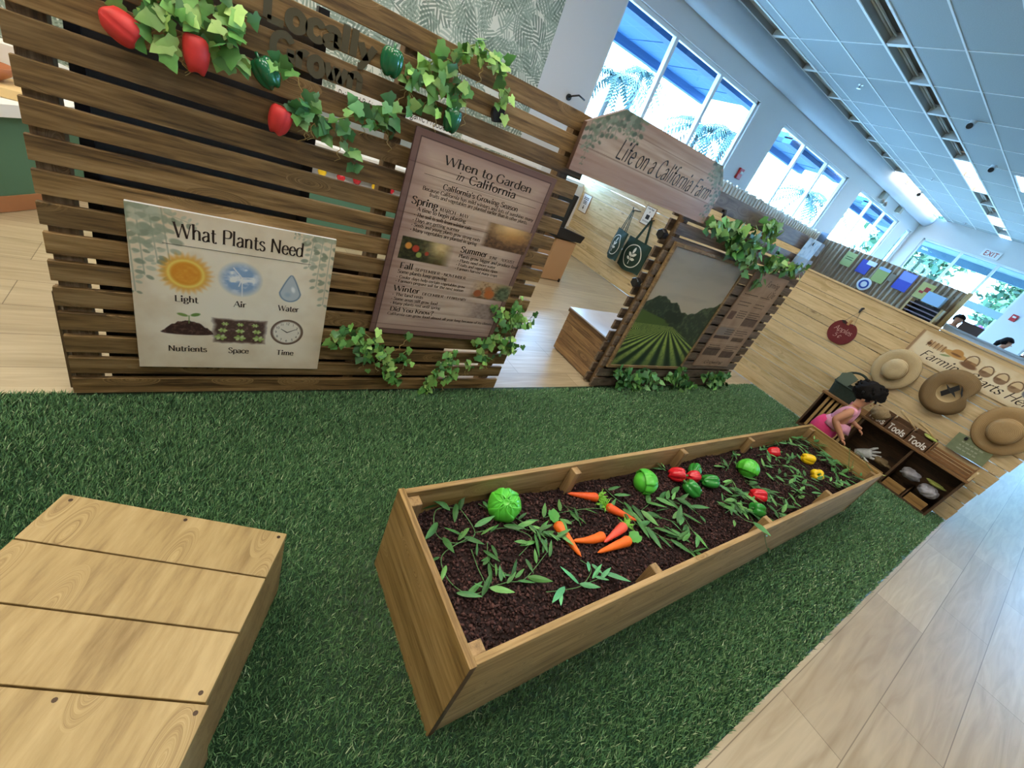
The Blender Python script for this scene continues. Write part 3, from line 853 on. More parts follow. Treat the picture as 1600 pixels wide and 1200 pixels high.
f1 = slat_fence('slat_fence', F1X0, F1X1, ZS, 'dark stained slat fence carrying the plant poster and garden calendar sign', W_BROWN,
                [(-.478, .085), (.69, .06), (1.68, .08)])
MB().box(-.35, .37, FY + .094, FY + .115, .03, 1.80).build('back_board', plain('charcoal_board', '6a6660', .6), f1)
m = MB()
m.box(-.365, -.325, FY + .07, FY + .125, .03, 1.82).box(.36, .40, FY + .07, FY + .125, .03, 1.82)
m.build('back_frame', M_BLACK, f1)
MB().box(.40, 1.36, FY + .092, FY + .11, .03, .80).build('back_panel', plain('dark_back_panel', '33281e', .8), f1)
# lower edge strip beside the left post
boxpart('side_board', W_BROWNZ, f1, F1X0 - .012, F1X0 - .002, FY + .02, FY + .09, .03, .52, .001)

def letters(word, x, z, size, label, wd):
    t = thing('word_sign', (x, FY - .012, z), label, 'lettering', 'grey word cut-outs on the slats')
    mat = plain('dark_grey_felt', '57523f', .9)
    tw = text_width(word, size); s = wd / tw; px = x
    for ch in word:
        adv = G[ch][0] * size / 70 * s
        m = MB(); write(m, ch, (px, FY - .004, z), (1, 0, 0), (0, 0, 1), size, 'sans', 'l', 2.1, width=adv)
        n = len(m.v); m.v += [(a, b + .003, c) for a, b, c in m.v]
        m.f += [tuple(i + n for i in reversed(f)) for f in m.f]; m.mi += m.mi
        m.build('letter', mat, t)
        px += adv
letters('Locally', .17, 1.712, .084, 'dark grey cut-out word on the second slat from the top', .40)
letters('Grown', .20, 1.600, .084, 'dark grey cut-out word on the slat just below, third from the top', .34)

# poster: What Plants Need
def plant_poster():
    x0, x1, z0, z1 = -.2505, .527, .1825, .959
    wd, ht = x1 - x0, z1 - z0
    y = FY - .018
    t = thing('poster', (x0, y, z0), 'cream square poster with sun, water drop and clock pictures on the fence', 'poster')
    boxpart('board', M_WHITE, t, x0, x1, y, y + .016, z0, z1, .001)
    cv = Canvas(wd, ht, 330, 330)
    paper(cv, 'f3e8d0', 'd6c09e', 5, .5)
    cv.blend(np.exp(-(((cv.X - .45) / .28) ** 2 + ((cv.Y - .38) / .28) ** 2)) * .5, 'efeede')
    g = np.random.RandomState(5)
    lv = ['99a28a', 'adb49b', '87927a', 'bfc3ab']
    for x, L, n in ((.03, .30, 9), (.07, .24, 8), (.11, .30, 8), (.0, .38, 9)): cv.leaves(x, ht, .01 + x * .15, -L, n, .030, lv, g)
    cv.leaves(.12, ht - .02, .10, -.03, 5, .018, lv, g)
    for x, L, n in ((-.02, .36, 9), (-.06, .26, 8), (-.1, .16, 6)): cv.leaves(wd + x, ht, x * .1, -L, n, .026, lv, g)
    cv.leaves(wd - .12, ht - .015, -.06, .0, 4, .014, lv, g)
    k = wd / 330 * 1.12                      # poster pixels of the frontal view
    sx, sz = .184, .502
    d = np.hypot(cv.X - sx, (cv.Y - sz)); an = np.arctan2(cv.Y - sz, cv.X - sx)
    ray = .5 + .5 * np.sin(an * 26 + 3 * fbm(cv.X * 20, cv.Y * 20, 2, 2))
    cv.blend(np.clip(1 - (d - .062) / (.032 + .014 * ray), 0, 1), 'e39a2a')
    cv.blend(np.clip(1 - (d - .055) / (.03 * (.4 + ray)), 0, 1) * .5, 'f0b850')
    cv.blend(np.exp(-((d - .062) / .007) ** 2) * .9, 'f6dc70')
    cv.blend(np.clip((.056 - d) / .01, 0, 1) * .8, 'e0922c')
    cv.blend(np.clip((.05 - d) / .01, 0, 1) * np.clip(fbm(cv.X * 60, cv.Y * 60, 3, 8) - .4, 0, 1), 'f3b94d')
    # air
    ax_, az = .388, .505
    d = np.hypot((cv.X - ax_) / 1.0, cv.Y - az)
    cl = fbm(cv.X * 22, cv.Y * 34, 4, 3)
    cv.blend(np.clip((.092 - d) / .035, 0, 1) * .95, '86a8cf')
    cv.blend(np.clip((.085 - d) / .03, 0, 1) * np.clip((cl - .52) * 5, 0, 1), 'eef2f2')
    for q in ((-.035, .045), (.045, .005), (-.012, -.045)): cv.line(ax_ + .005, az + .01, ax_ + .005 + q[0], az + .01 + q[1], .0022, 'f4f5f2')
    cv.line(ax_ + .005, az + .01, ax_ + .007, az - .085, .0022, 'eef0ee')
    # water drop
    wx, wz = .598, .463
    yy = (cv.Y - wz)
    r = np.where(yy < 0, .046, .046 * np.clip(1 - yy / .098, 0, 1) ** .75)
    d = np.where(yy < 0, np.hypot(cv.X - wx, yy), np.abs(cv.X - wx))
    inn = np.clip((r - d) / .004, 0, 1)
    cv.blend(inn * .75, 'a9bccb'); cv.blend(np.clip(1 - np.abs(r - d) / .005, 0, 1) * (r > .001), '55789c')
    cv.ell(wx + .012, wz + .02, .012, .022, 'eef2f2', .3, .6); cv.ell(wx - .01, wz - .01, .02, .018, '8fa9c0', 0, .7, .5)
    # soil heap with seedling
    hx_, hz = .185, .198
    hgt = .062 * np.clip(1 - ((cv.X - hx_) / .098) ** 2, 0, 1) ** 1.0 + .012 * fbm(cv.X * 80, cv.Y * 0, 3, 4)
    msk = np.clip((hgt - (cv.Y - hz)) / .004, 0, 1) * np.clip((cv.Y - hz + .012 * np.sqrt(np.clip(1 - ((cv.X - hx_) / .1) ** 2, 0, 1))) / .004, 0, 1) * (np.abs(cv.X - hx_) < .1)
    cv.blend(msk, '3e2a25'); cv.blend(msk * np.clip((fbm(cv.X * 110, cv.Y * 110, 3, 6) - .5) * 3, 0, 1), '6b4d44')
    cv.line(hx_ + .005, hz + .055, hx_ + .006, hz + .095, .002, '7f9a55')
    cv.ell(hx_ - .018, hz + .098, .024, .009, '7d9a50', -.25, .3); cv.ell(hx_ + .03, hz + .102, .022, .010, '6d9048', .3, .3)
    # planted bed
    bx, bz = .393, .222
    e = np.maximum(np.abs(cv.X - bx) / .122, np.abs(cv.Y - bz) / .075) + .12 * fbm(cv.X * 40, cv.Y * 40, 3, 12)
    cv.blend(np.clip((1.02 - e) / .18, 0, 1), '55413a'); cv.blend(np.clip((1 - e) / .2, 0, 1) * np.clip((fbm(cv.X * 90, cv.Y * 120, 3, 7) - .5) * 3, 0, 1), '7d6458')
    for r_, yq, s_ in ((0, .262, .7), (1, .225, .9), (2, .185, 1.2)):
        for c_ in range(3):
            px = bx + (c_ - 1) * .074 * (.85 + .12 * r_)
            for j in range(6):
                a = j * 1.05 + r_; cv.ell(px + .013 * s_ * math.cos(a), yq + .007 * s_ * math.sin(a), .010 * s_, .0065 * s_, ['8fae58', 'a9c070', 'c2cf92'][j % 3], a, .3)
    # clock
    cx_, cz = .602, .234
    cv.ell(cx_, cz, .078, .078, '6d5a4c', 0, .03); cv.ell(cx_, cz, .069, .069, 'a8998a', 0, .04); cv.ell(cx_, cz, .065, .065, 'ece6d6', 0, .05)
    cv.mesh('picture', M_PRINT, t, (x0, y - .0012, z0), (1, 0, 0), (0, 0, 1))
    O = lambda a, b: (x0 + a, y - .0024, z0 + b)
    e1, e2 = (1, 0, 0), (0, 0, 1)
    m = MB(); write(m, 'What Plants Need', O(.392, .664), e1, e2, .064, 'serif', 'c', 1.35, width=.492); m.build('title', M_INK, t)
    m = MB(); m.box(x0 + .108, x0 + .678, y - .0024, y - .0018, z0 + .6295, z0 + .6312); m.build('rule', M_INK, t)
    for s, a, b, sz, wd_ in (('Light', .183, .363, .031, .086), ('Air', .388, .361, .031, .052), ('Water', .598, .361, .031, .095), ('Nutrients', .183, .095, .031, .150), ('Space', .390, .094, .031, .088), ('Time', .602, .091, .031, .083)):
        m = MB(); write(m, s, O(a, b), e1, e2, sz, 'serif', 'c', 1.5, width=wd_); m.build('caption', M_INK, t)
    for i in range(1, 13):
        a = math.pi / 2 - i * math.pi / 6
        m = MB(); write(m, str(i), O(cx_ + .052 * math.cos(a), cz + .052 * math.sin(a) - .006), e1, e2, .013, 'sans', 'c', .9); m.build('clock_numeral', M_INK, t)
    for a, L, w_ in ((R(146), .036, .0026), (R(28), .048, .0022)):
        d = Vector((math.cos(a), 0, math.sin(a))); n_ = Vector((-math.sin(a), 0, math.cos(a))) * w_
        c0 = Vector(O(cx_, cz)); m = MB(); m.add([c0 - n_, c0 + d * L - n_ * .5, c0 + d * L + n_ * .5, c0 + n_], [(0, 1, 2, 3)]); m.build('clock_hand', M_INK, t)
plant_poster()

# calendar sign: When to Garden in California, leaning a little towards the viewer at its top
def calendar_sign():
    A = [P(640, 195, 'y', FY - .030), P(865, 270, 'y', FY - .085), P(752, 525, 'y', FY - .03), P(578, 515, 'y', FY - .02)]
    BL = Vector((.7755, FY - .022, .460)); wd, ht = .8325, 1.103
    e1 = Vector((1, -.028, 0)).normalized(); e2 = Vector((0, -.045, 1)).normalized()
    t = thing('garden_sign', BL, 'tall mauve brown wooden planting calendar sign on the fence', 'sign')
    nrm = e1.cross(e2)
    q = [BL, BL + e1 * wd, BL + e1 * wd + e2 * ht, BL + e2 * ht]
    MB().prism([p - nrm * .0 for p in q], -nrm * .016).build('board', plain('sign_edge', '5a4038', .6), t, bevel=.001)
    cv = Canvas(wd, ht, 300, 400)
    paper(cv, 'd2bba6', 'aa8f7e', 21, .0, True)
    ex = np.minimum(np.minimum(cv.X, wd - cv.X), np.minimum(cv.Y, ht - cv.Y))
    cv.blend(np.clip((fbm(cv.X * 2, cv.Y * 70, 4, 3) - .5) * 1.5, 0, 1) * .8, '8d7062')
    cv.blend(np.clip(1 - ex / .16, 0, 1) * .55, '7a5550')
    cv.blend((ex < .028) * .55, '5b413c')
    cv.blend(np.exp(-((ex - .03) / .002) ** 2), '2e1d1b')
    for yy in (.063, .96, .72): cv.blend(np.exp(-((cv.Y - yy) / .0018) ** 2) * .6, '4a332c')
    g = np.random.RandomState(4)
    def inset(x, y, w_, h_, kind, fade):
        u = (cv.X - x) / w_; v = (cv.Y - y) / h_
        ins = (u > 0) & (u < 1) & (v > 0) & (v < 1)
        tex = fbm(cv.X * 60, cv.Y * 90, 4, int(x * 99))
        c = np.zeros(cv.c.shape)
        def mixc(a, b, f): return hx(a) * (1 - f[..., None]) + hx(b) * f[..., None]
        if kind == 'sun':
            c = mixc('7a5a3c', '3d2c24', np.clip(tex * 1.6 - .4, 0, 1))
            gl = np.exp(-(((u - .52) / .42) ** 2 + ((v - .95) / .45) ** 2)); c = c * (1 - gl[..., None]) + hx('f2cf94') * gl[..., None]
            gl = np.exp(-(((u - .65) / .35) ** 2 + ((v - .6) / .3) ** 2)) * .5; c = c * (1 - gl[..., None]) + hx('d9964a') * gl[..., None]
        elif kind == 'tom':
            c = mixc('4a4a2c', '22241a', np.clip(tex * 2 - .6, 0, 1))
            gl = np.exp(-(((u - .75) / .25) ** 2 + ((v - .85) / .5) ** 2)); c = c * (1 - gl[..., None]) + hx('f0d8a0') * gl[..., None]
            gl = np.clip(u - .45, 0, 1) * 1.1 * np.clip(tex * 1.4, 0, 1); c = c * (1 - gl[..., None]) + hx('a8824a') * gl[..., None]
        elif kind == 'pump':
            c = mixc('c2a27c', '6a5038', np.clip(tex * 1.5 - .3 + (.4 - v), 0, 1))
            gl = np.exp(-(((u - .82) / .17) ** 2 + ((v - .45) / .45) ** 2)); gl = np.clip(gl * 1.6, 0, 1); c = c * (1 - gl[..., None]) + mixc('6d7a5a', '39432c', np.clip(tex * 1.8 - .5, 0, 1)) * gl[..., None]
        else:
            c = mixc('a9968a', '8b766a', np.clip(tex * 1.5 - .3, 0, 1))
        f = ins * np.clip(u / fade if fade > 0 else (1 - u) / -fade, 0, 1)
        f = f * np.clip(np.minimum(v, 1 - v) / .03, 0, 1)
        cv.blend(f, c)
        if kind == 'tom':
            for a, b, s, q in ((.14, .62, .07, 'd9913c'), (.28, .55, .075, 'b8432e'), (.36, .3, .06, '8fa048'), (.5, .42, .045, 'b04a30')): cv.ell(x + a * w_, y + b * h_, s * w_, s * w_, q, 0, .3)
        if kind == 'pump':
            for a, b, s, q in ((.22, .28, .11, 'a8623c'), (.44, .55, .10, 'b8784a'), (.5, .3, .145, 'c2703a')): cv.ell(x + a * w_, y + b * h_, s * w_, s * w_ * .85, q, 0, .35)
        if kind == 'barn':
            bx, by = x + .68 * w_, y + .1 * h_
            cv.blend(((cv.X > bx) & (cv.X < bx + .10) & (cv.Y > by) & (cv.Y < by + .055 - np.abs(cv.X - bx - .05) * .0)) * .7, '7d675c')
            cv.line(bx - .008, by + .05, bx + .05, by + .09, .003, '3d2b26'); cv.line(bx + .108, by + .05, bx + .05, by + .09, .003, '3d2b26')
            cv.blend(((cv.X > bx + .035) & (cv.X < bx + .065) & (cv.Y > by) & (cv.Y < by + .04)) * .85, '2e211d')
    inset(.502, .640, .315, .145, 'sun', .12)
    inset(.057, .475, .305, .128, 'tom', -.2)
    inset(.535, .310, .300, .120, 'pump', .25)
    inset(.535, .165, .32, .112, 'barn', .4)
    cv.mesh('picture', M_PRINT, t, BL + nrm * .0012, e1, e2)
    O = lambda a, b: BL + e1 * a + e2 * b + nrm * .0022
    def tx(s, a, b, sz, wd_=None, al='l', wt=1.15, st='serif', sl=0):
        m = MB(); write(m, s, O(a, b), e1, e2, sz, st, al, wt, width=wd_, slant=sl); m.build('text_line', M_INKB, t)
    tx('When to Garden', .432, .990, .041, .53, 'c', 1.25)
    tx('in', .268, .939, .038, None, 'c', 1.0, 'serif', .3)
    tx('California', .466, .938, .041, .294, 'c', 1.25)
    m = MB(); m.prism([O(.086, .922), O(.77, .922), O(.77, .9235), O(.086, .9235)], nrm * .0003); m.build('rule', M_INKB, t)
    tx("California's Growing Season", .427, .876, .027, .464, 'c', 1.35)
    tx('Because California has mild winters and lots of sunshine, many', .44, .848, .0185, .69, 'c', 1.35)
    tx('fruits and vegetables are planted earlier than in other plants.', .445, .825, .0185, .615, 'c', 1.35)
    tx('Spring', .057, .772, .036, .142, 'l', 1.4); tx('MARCH - MAY', .212, .769, .018, .171, 'l', 1.3)
    tx('A time to begin planting', .095, .742, .0205, .279, 'l', 1.45)
    for i, s in enumerate(('The soil is soft from winter rain', 'Days are getting warmer', 'Seeds and young plants grow strong roots', 'Many vegetables are planted in spring')):
        tx('* ' + s, .085, .713 - i * .026, .0185, (.333, .27, .41, .398)[i], 'l', 1.4)
    tx('Summer', .398, .579, .035, .176, 'l', 1.4); tx('JUNE - AUGUST', .59, .576, .018, .183, 'l', 1.3)
    tx('Plants grow bigger and produce food', .398, .547, .020, .414, 'l', 1.5)
    for i, s in enumerate(('Plants need more water', 'Fruits and vegetables ripen', 'Farmers harvest many crops')):
        tx('* ' + s, .398, .521 - i * .025, .0175, (.26, .285, .294)[i], 'l', 1.4)
    tx('Fall', .08, .422, .034, .075, 'l', 1.4); tx('SEPTEMBER - NOVEMBER', .17, .419, .0185, .318, 'l', 1.3)
    tx('Some plants keep growing', .077, .393, .020, .294, 'l', 1.45)
    tx('* Cooler days help certain vegetables grow', .077, .363, .0175, .428, 'l', 1.4)
    tx('* Farmers prepare soil for the next season', .077, .338, .0175, .425, 'l', 1.4)
    tx('Winter', .077, .284, .034, .154, 'l', 1.4); tx('DECEMBER - FEBRUARY', .25, .279, .0175, .292, 'l', 1.3)
    for i, s in enumerate(('The land rests', 'Some areas still grow food', 'Many plants rest until spring')):
        tx('* ' + s, .078, .254 - i * .028, .0185, (.185, .285, .312)[i], 'l', 1.4)
    tx('Did You Know?', .086, .154, .027, .271, 'l', 1.4)
    tx('California can grow food almost all year long because of its climate.', .078, .127, .0175, .72, 'l', 1.35)
calendar_sign()

# arched sign over the passage
def life_sign():
    x0, x1, z0 = 1.69, 3.125, 1.632
    wd, ht = x1 - x0, .385
    y = FY - .05
    def top(u):
        a = .165; lo = .64
        if u < a: return lo + (1 - lo) * u / a
        if u > 1 - a * .62: return lo + .02 + (1 - lo) * (1 - u) / (a * .62)
        return 1.0
    t = thing('arched_sign', (x0, y, z0), 'brown wooden sign with clipped corners spanning the passage between the fences', 'sign')
    pts = [(x0, z0), (x1, z0), (x1, z0 + ht * top(1)), (x1 - .165 * .62 * wd, z0 + ht), (x0 + .165 * wd, z0 + ht), (x0, z0 + ht * top(0))]
    MB().prism([(a, y + .001, b) for a, b in pts], (0, .03, 0)).build('board', plain('sign_edge_brown', '5d4538', .5), t, bevel=.002)
    cv = Canvas(wd, ht, 330, 100)
    paper(cv, 'bda78f', '9c836e', 31, 0, True)
    cv.blend(np.clip((fbm(cv.X * 2, cv.Y * 60, 4, 13) - .5) * 1.4, 0, 1), '7d6250')
    cv.blend(np.clip((.13 - cv.Y) / .02, 0, 1) * .5, '96705c'); cv.blend(np.clip((cv.Y - .30) / .03, 0, 1) * .35, '8a6a58')
    cv.blend(np.exp(-((cv.Y - .135) / .0025) ** 2) * .7, '5a4034'); cv.blend(np.exp(-((cv.Y - .30) / .002) ** 2) * .5, '5a4034')
    cv.blend(np.clip(1 - np.minimum(cv.X, wd - cv.X) / .18, 0, 1) * .2, '94705e')
    g = np.random.RandomState(8); lv = ['5f6a52', '707a5e', '4d5a46', '848b70']
    for i in range(11): cv.leaves(.03 + .035 * i, ht * min(1, .72 + i * .05), .02, -.08 - .06 * g.rand(), 4, .03, lv, g)
    cv.leaves(.06, ht * .6, .01, -.18, 6, .018, lv, g)
    for i in range(8): cv.leaves(wd - .02 - .028 * i, ht * min(1, .74 + i * .05), .0, -.10 - .16 * (i < 3), 5, .026, lv, g)
    cv.leaves(wd - .05, ht * .55, .005, -.16, 6, .018, lv, g)
    cv.mesh('picture', M_GLOSS, t, (x0, y - .0005, z0), (1, 0, 0), (0, 0, 1), top=top)
    m = MB(); write(m, 'Life on a California Farm', (x0 + .80, y - .0018, z0 + .150), (1, 0, 0), (0, 0, 1), .105, 'script', 'c', 1.25, width=1.02)
    m.build('lettering', plain('ink_glossy', '1f1b1a', .25), t)
life_sign()

# ------------------------------------------------------------------ second slat fence behind the passage
ZS2 = [(max(.004, q - .088), q) for q in [.11 + .1133 * k for k in range(16)]]
ZS2[-1] = (1.752, 1.885)
f2 = slat_fence('slat_fence', 2.93, 5.37, ZS2[:], 'dark stained slat fence carrying the framed field picture, right of the passage', W_GREYB, [(2.99, .05), (4.22, .06), (5.27, .06)], double=True)
def field_picture():
    x0, x1, z0, z1 = 2.979, 4.16, .255, 1.448
    y = FY - .03
    t = thing('field_picture', (x0, y, z0), 'framed picture of green crop rows under a grey sky on the right fence', 'picture')
    fm = wood('light_oak_frame', 'a88f66', '8f7652', '6b563a', 'x', vary=.02)
    fw = .028
    for a in ((x0, x1, z0, z0 + fw), (x0, x1, z1 - fw, z1)): boxpart('frame_rail', fm, t, a[0], a[1], y, y + .028, a[2], a[3])
    for a in ((x0, x0 + fw), (x1 - fw, x1)): boxpart('frame_rail', fm, t, a[0], a[1], y, y + .028, z0 + fw, z1 - fw)
    wd, ht = x1 - x0 - 2 * fw, z1 - z0 - 2 * fw
    cv = Canvas(wd, ht, 300, 300)
    u, v = cv.X / wd, cv.Y / ht
    cv.fill('bdb6a4')
    cv.blend(np.clip((v - .6) / .4, 0, 1) * .8, '98958c'); cv.blend(np.clip(1 - (v - .55) / .2, 0, 1) * .5, 'cdbb9c')
    cv.blend(np.clip((fbm(u * 3, v * 14, 4, 3) - .5) * 1.5, 0, 1) * .5, '84827c')
    t1 = fbm(u * 40, v * 40, 4, 5)
    hill = .50 + .115 * np.exp(-((u - .18) / .24) ** 2) + .03 * np.exp(-((u - .42) / .07) ** 2) + .035 * fbm(u * 16, u * 0, 3, 2)
    cv.blend(np.clip((hill - v) / .008, 0, 1), '2f3f2c'); cv.blend(np.clip((hill - v) / .01, 0, 1) * np.clip((t1 - .5) * 3, 0, 1), '566444')
    lh = .46 - .18 * np.clip(u - .02, 0, 1)
    cv.blend(np.clip((np.where(u < .45, lh + .05, 0) - v) / .006, 0, 1), '50682f')
    vx, vy = .47, .392
    fl = v < vy
    a = (u - vx) / np.maximum(vy - v, .004)
    rows = .5 + .5 * np.cos(a * 11.0 + .5)
    cv.blend(fl * 1.0, '466434')
    cv.blend(fl * np.clip(rows * 1.5 - .35, 0, 1), 'aabf5c'); cv.blend(fl * np.clip(.55 - rows, 0, 1) * 1.5, '1f2f22')
    cv.blend(fl * np.clip((fbm(u * 60, v * 60, 3, 9) - .5) * 2, 0, 1) * .6, '3a562c')
    cv.blend(fl * np.clip((.22 - v) / .25, 0, 1) * .45, '203434')
    rt = .44 + .20 * np.clip((u - .5) / .5, 0, 1) + .05 * fbm(u * 14, u * 0 + 3, 3, 6)
    rb = .395 - .36 * np.clip(u - .5, 0, 1)
    tr = np.clip((rt - v) / .01, 0, 1) * np.clip((v - rb) / .01, 0, 1) * np.clip((u - .5) / .03, 0, 1)
    cv.blend(tr, '34442e'); cv.blend(tr * np.clip((t1 - .48) * 3, 0, 1), '5d6c46')
    for bx, by, s in ((.43, .47, .075), (.53, .46, .06), (.36, .50, .05)): cv.ell(bx * wd, by * ht, s * wd, s * wd * .8, '2a3826', 0, .25); 
    cv.mesh('print', M_PRINT, t, (x0 + fw, y + .012, z0 + fw), (1, 0, 0), (0, 0, 1))
field_picture()
def history_board():
    x0, x1, z0, z1 = 4.372, 5.13, .305, 1.438
    y = FY - .014
    t = thing('info_board', (x0, y, z0), 'brown kraft text board with small pictures right of the framed field', 'sign')
    boxpart('board', plain('kraft_edge', '8f7560', .7), t, x0, x1, y, y + .012, z0, z1, .001)
    wd, ht = x1 - x0, z1 - z0
    cv = Canvas(wd, ht, 160, 220)
    paper(cv, 'b3977c', '94775f', 41, .3)
    def blk(a, b, w_, h_, c, al=.85): cv.blend(((cv.X > a) & (cv.X < a + w_) & (cv.Y > b) & (cv.Y < b + h_)) * al * (.7 + .5 * fbm(cv.X * 50, cv.Y * 50, 3, int(a * 50 + b * 90))), c)
    for a, b, w_, h_, c in ((.03, .60, .12, .09, '5a3f34'), (.40, .54, .30, .10, '5a4336'), (.03, .40, .30, .10, '8d857c'), (.03, .36, .32, .035, '3d2d26'), (.42, .34, .26, .05, '54402f'), (.03, .14, .30, .10, '54453a'), (.40, .12, .28, .09, '4d3a2e')): blk(a, b, w_, h_, c)
    for yy in (.86, .52, .31): cv.blend(np.exp(-((cv.Y - yy) / .003) ** 2) * .6, 'd0b698')
    cv.blend(np.exp(-((cv.X - .38) / .003) ** 2) * (cv.Y < .86) * .7, 'd0b698')
    cv.mesh('picture', M_PRINT, t, (x0, y - .001, z0), (1, 0, 0), (0, 0, 1))
    m = MB(); O = lambda a, b: (x0 + a, y - .002, z0 + b)
    e1, e2 = (1, 0, 0), (0, 0, 1)
    for wd_, a, b, z_ in (('Farming', .50, 1.01, .058), ('Life', .60, .905, .065)):
        k = MB(); write(k, wd_, O(a, b), e1, e2, z_, 'script', 'c', 1.4); k.build('title_word', M_INK, t)
    g = random.Random(2)
    for a in (.06, .41):
        for b in (.885, .80, .765, .70, .675, .65, .625, .47, .445, .42, .27, .245, .22):
            if a < .3 and (.36 < b < .5 or .59 < b < .72): a2, l = a + .13, .17
            else: a2, l = a, g.uniform(.2, .29)
            x = 0
            while x < l:                       # faint illegible print
                k = g.uniform(.012, .035); m.box(x0 + a2 + x, x0 + a2 + min(l, x + k), y - .0022, y - .0018, z0 + b, z0 + b + .008); x += k + .008
    k = MB(); write(k, 'Growing', O(.37, .035), e1, e2, .04, 'script', 'c', 1.4, width=.4); k.build('title_word', M_INK, t)
    tag(m.build('faint_print', M_INK, t), kind='stuff')
history_board()
def flyer():
    q = [P(1263, 372, 'y', FY - .05), P(1285, 380, 'y', FY - .07), P(1252, 428, 'y', FY - .03), P(1229, 419, 'y', FY - .03)]
    x0, x1, z0, z1 = 4.86, 5.18, 1.47, 1.88
    t = thing('flyer', (x0, FY - .02, z0), 'pale blue printed sheet hanging from a black clip at the fence top', 'paper sheet')
    cv = Canvas(x1 - x0, z1 - z0, 40, 50); cv.fill('b9cfe0')
    cv.blend((cv.Y < .22) * .85, '8a8478'); cv.blend(np.clip((fbm(cv.X * 30, cv.Y * 30, 3, 3) - .48) * 4, 0, 1) * .6, '6f93b4')
    o = cv.mesh('sheet', M_PRINT, t, (x0, FY - .02, z0), (1, 0, 0), (0, -.05, 1))
    sol = o.modifiers.new('s', 'SOLIDIFY'); sol.thickness = .002
    MB().lathe([(0, 0), (.018, 0), (.018, .012), (0, .012)], 12, Matrix.Translation((5.02, FY - .036, 1.84)) @ Matrix.Rotation(R(90), 4, 'X')).build('clip', M_BLACK, t)
flyer()
def clip(u, v, label):
    p = P(u, v, 'y', FY - .012)
    t = thing('hook', p, label, 'hook')
    MB().tube([p + Vector((0, .012, .02)), p + Vector((0, -.01, .025)), p + Vector((0, -.02, 0)), p + Vector((0, -.012, -.025))], [.012, .014, .014, .006], 8).build('prong', M_BLACK, t)
clip(1129, 334, 'black hook on the slat right of the arched sign')
clip(1170, 357, 'black hook farther right on the same slat, above the ivy')
def knob(u, v, label):
    p = P(u, v, 'y', FY + .075); p.x = 2.925
    t = thing('bolt_knob', p, label, 'bolt')
    MB().lathe([(0, 0), (.038, 0), (.042, .012), (.042, .05), (.034, .06), (0, .06)], 6, Matrix.Translation(p) @ Matrix.Rotation(R(-90), 4, 'Y')).build('head', M_BLACK, t)
knob(1044, 369, 'upper black bolt knob on the passage end of the right fence')
knob(1003, 443, 'lower black bolt knob on the passage end of the right fence')
# ------------------------------------------------------------------ ivy
M_IVY = colmat('ivy_leaves', .45, .45)
M_VSTEM = plain('vine_stem', '8d9a52', .6)
M_TEND = plain('vine_tendril', 'c2a96a', .6)
IVY = [(0, 0), (.20, -.15), (.40, -.12), (.42, .06), (.55, .26), (.36, .42), (.24, .66), (0, .98), (-.24, .66), (-.36, .42), (-.55, .26), (-.42, .06), (-.40, -.12), (-.20, -.15)]
def leaf_to(V, F, Cc, pos, d, nrm, size, col, shape=IVY, fold=.045):
    d = d.normalized(); nrm = (nrm - d * nrm.dot(d)).normalized(); sd = d.cross(nrm)
    b = len(V); c0 = pos + d * size * .42 + nrm * size * fold
    V.append(c0); Cc.append(col)
    for a, q in shape:
        V.append(pos + sd * a * size + d * q * size + nrm * (-.10 * abs(a) * size * .6 - .14 * size * max(0, q - .4)))
        Cc.append(tuple(min(1, x * (1.06 if q > .6 else .96)) for x in col))
    n = len(shape)
    for i in range(n): F.append((b, b + 1 + i, b + 1 + (i + 1) % n))
IVYC = [hx('6fa653'), hx('5c9548'), hx('86b95c'), hx('4b8246'), hx('9cc56a')]
IVYD = [hx('4c8a4f'), hx('3a7040'), hx('5f9b62'), hx('7fb070')]
def ivy(label, paths, group, n_per=7, size=.058, spread=.03, cols=None, plane=FY, seed=1, tendrils=2):
    """paths: pixel polylines on the fence face"""
    cols = cols or IVYC
    g = random.Random(seed)
    V, F, Cc = [], [], []
    sts = []; tns = []; first = None
    for pth in paths:
        pts = [P(u, v, 'y', plane - .02 - g.uniform(0, .03)) for u, v in pth]
        first = first or pts[0]
        cur = catmull(pts, 5)
        sts.append(MB().tube(cur, .0032, 5))
        L = sum((cur[i + 1] - cur[i]).length for i in range(len(cur) - 1))
        n = max(3, int(L * n_per * 10.5))
        for i in range(n):
            t = i / n * (len(cur) - 1); k = int(t); p = cur[k].lerp(cur[min(k + 1, len(cur) - 1)], t - k)
            p = p + Vector((g.gauss(0, spread), -abs(g.gauss(0, spread * .7)) - .008, g.gauss(0, spread)))
            d = Vector((g.gauss(0, .7), g.gauss(-.25, .4), g.gauss(-.5, .6)))
            nm = Vector((g.gauss(0, .45), -1, g.gauss(.35, .4)))
            c = cols[g.randrange(len(cols))] * g.uniform(.8, 1.15)
            leaf_to(V, F, Cc, p, d, nm, size * g.uniform(.5, .95), tuple(np.clip(c, 0, 1)))
        for q in range(tendrils):
            p = cur[g.randrange(len(cur))]; w_ = []
            a0 = g.uniform(-.6, .6)
            for k in range(14):
                s = k / 13; w_.append(p + Vector((a0 * .09 * s + .012 * s * math.sin(k * 1.3), -.012 - .012 * math.cos(k * 1.3) * s, -.10 * s)))
            tns.append(MB().tube(w_, .0016, 4))
    t = thing('ivy_vine', first, label, 'ivy vine', group)
    m = MB(); m.v = [tuple(x) for x in V]; m.f = F; m.mi = [0] * len(F)
    o = m.build('foliage', M_IVY, t, smooth=True); setcol(o, Cc)
    for q in sts: q.build('stem', M_VSTEM, t, smooth=True)
    for q in tns: q.build('tendril', M_TEND, t, smooth=True)
G1 = 'ivy on the left fence'; G2 = 'ivy on the right fence'
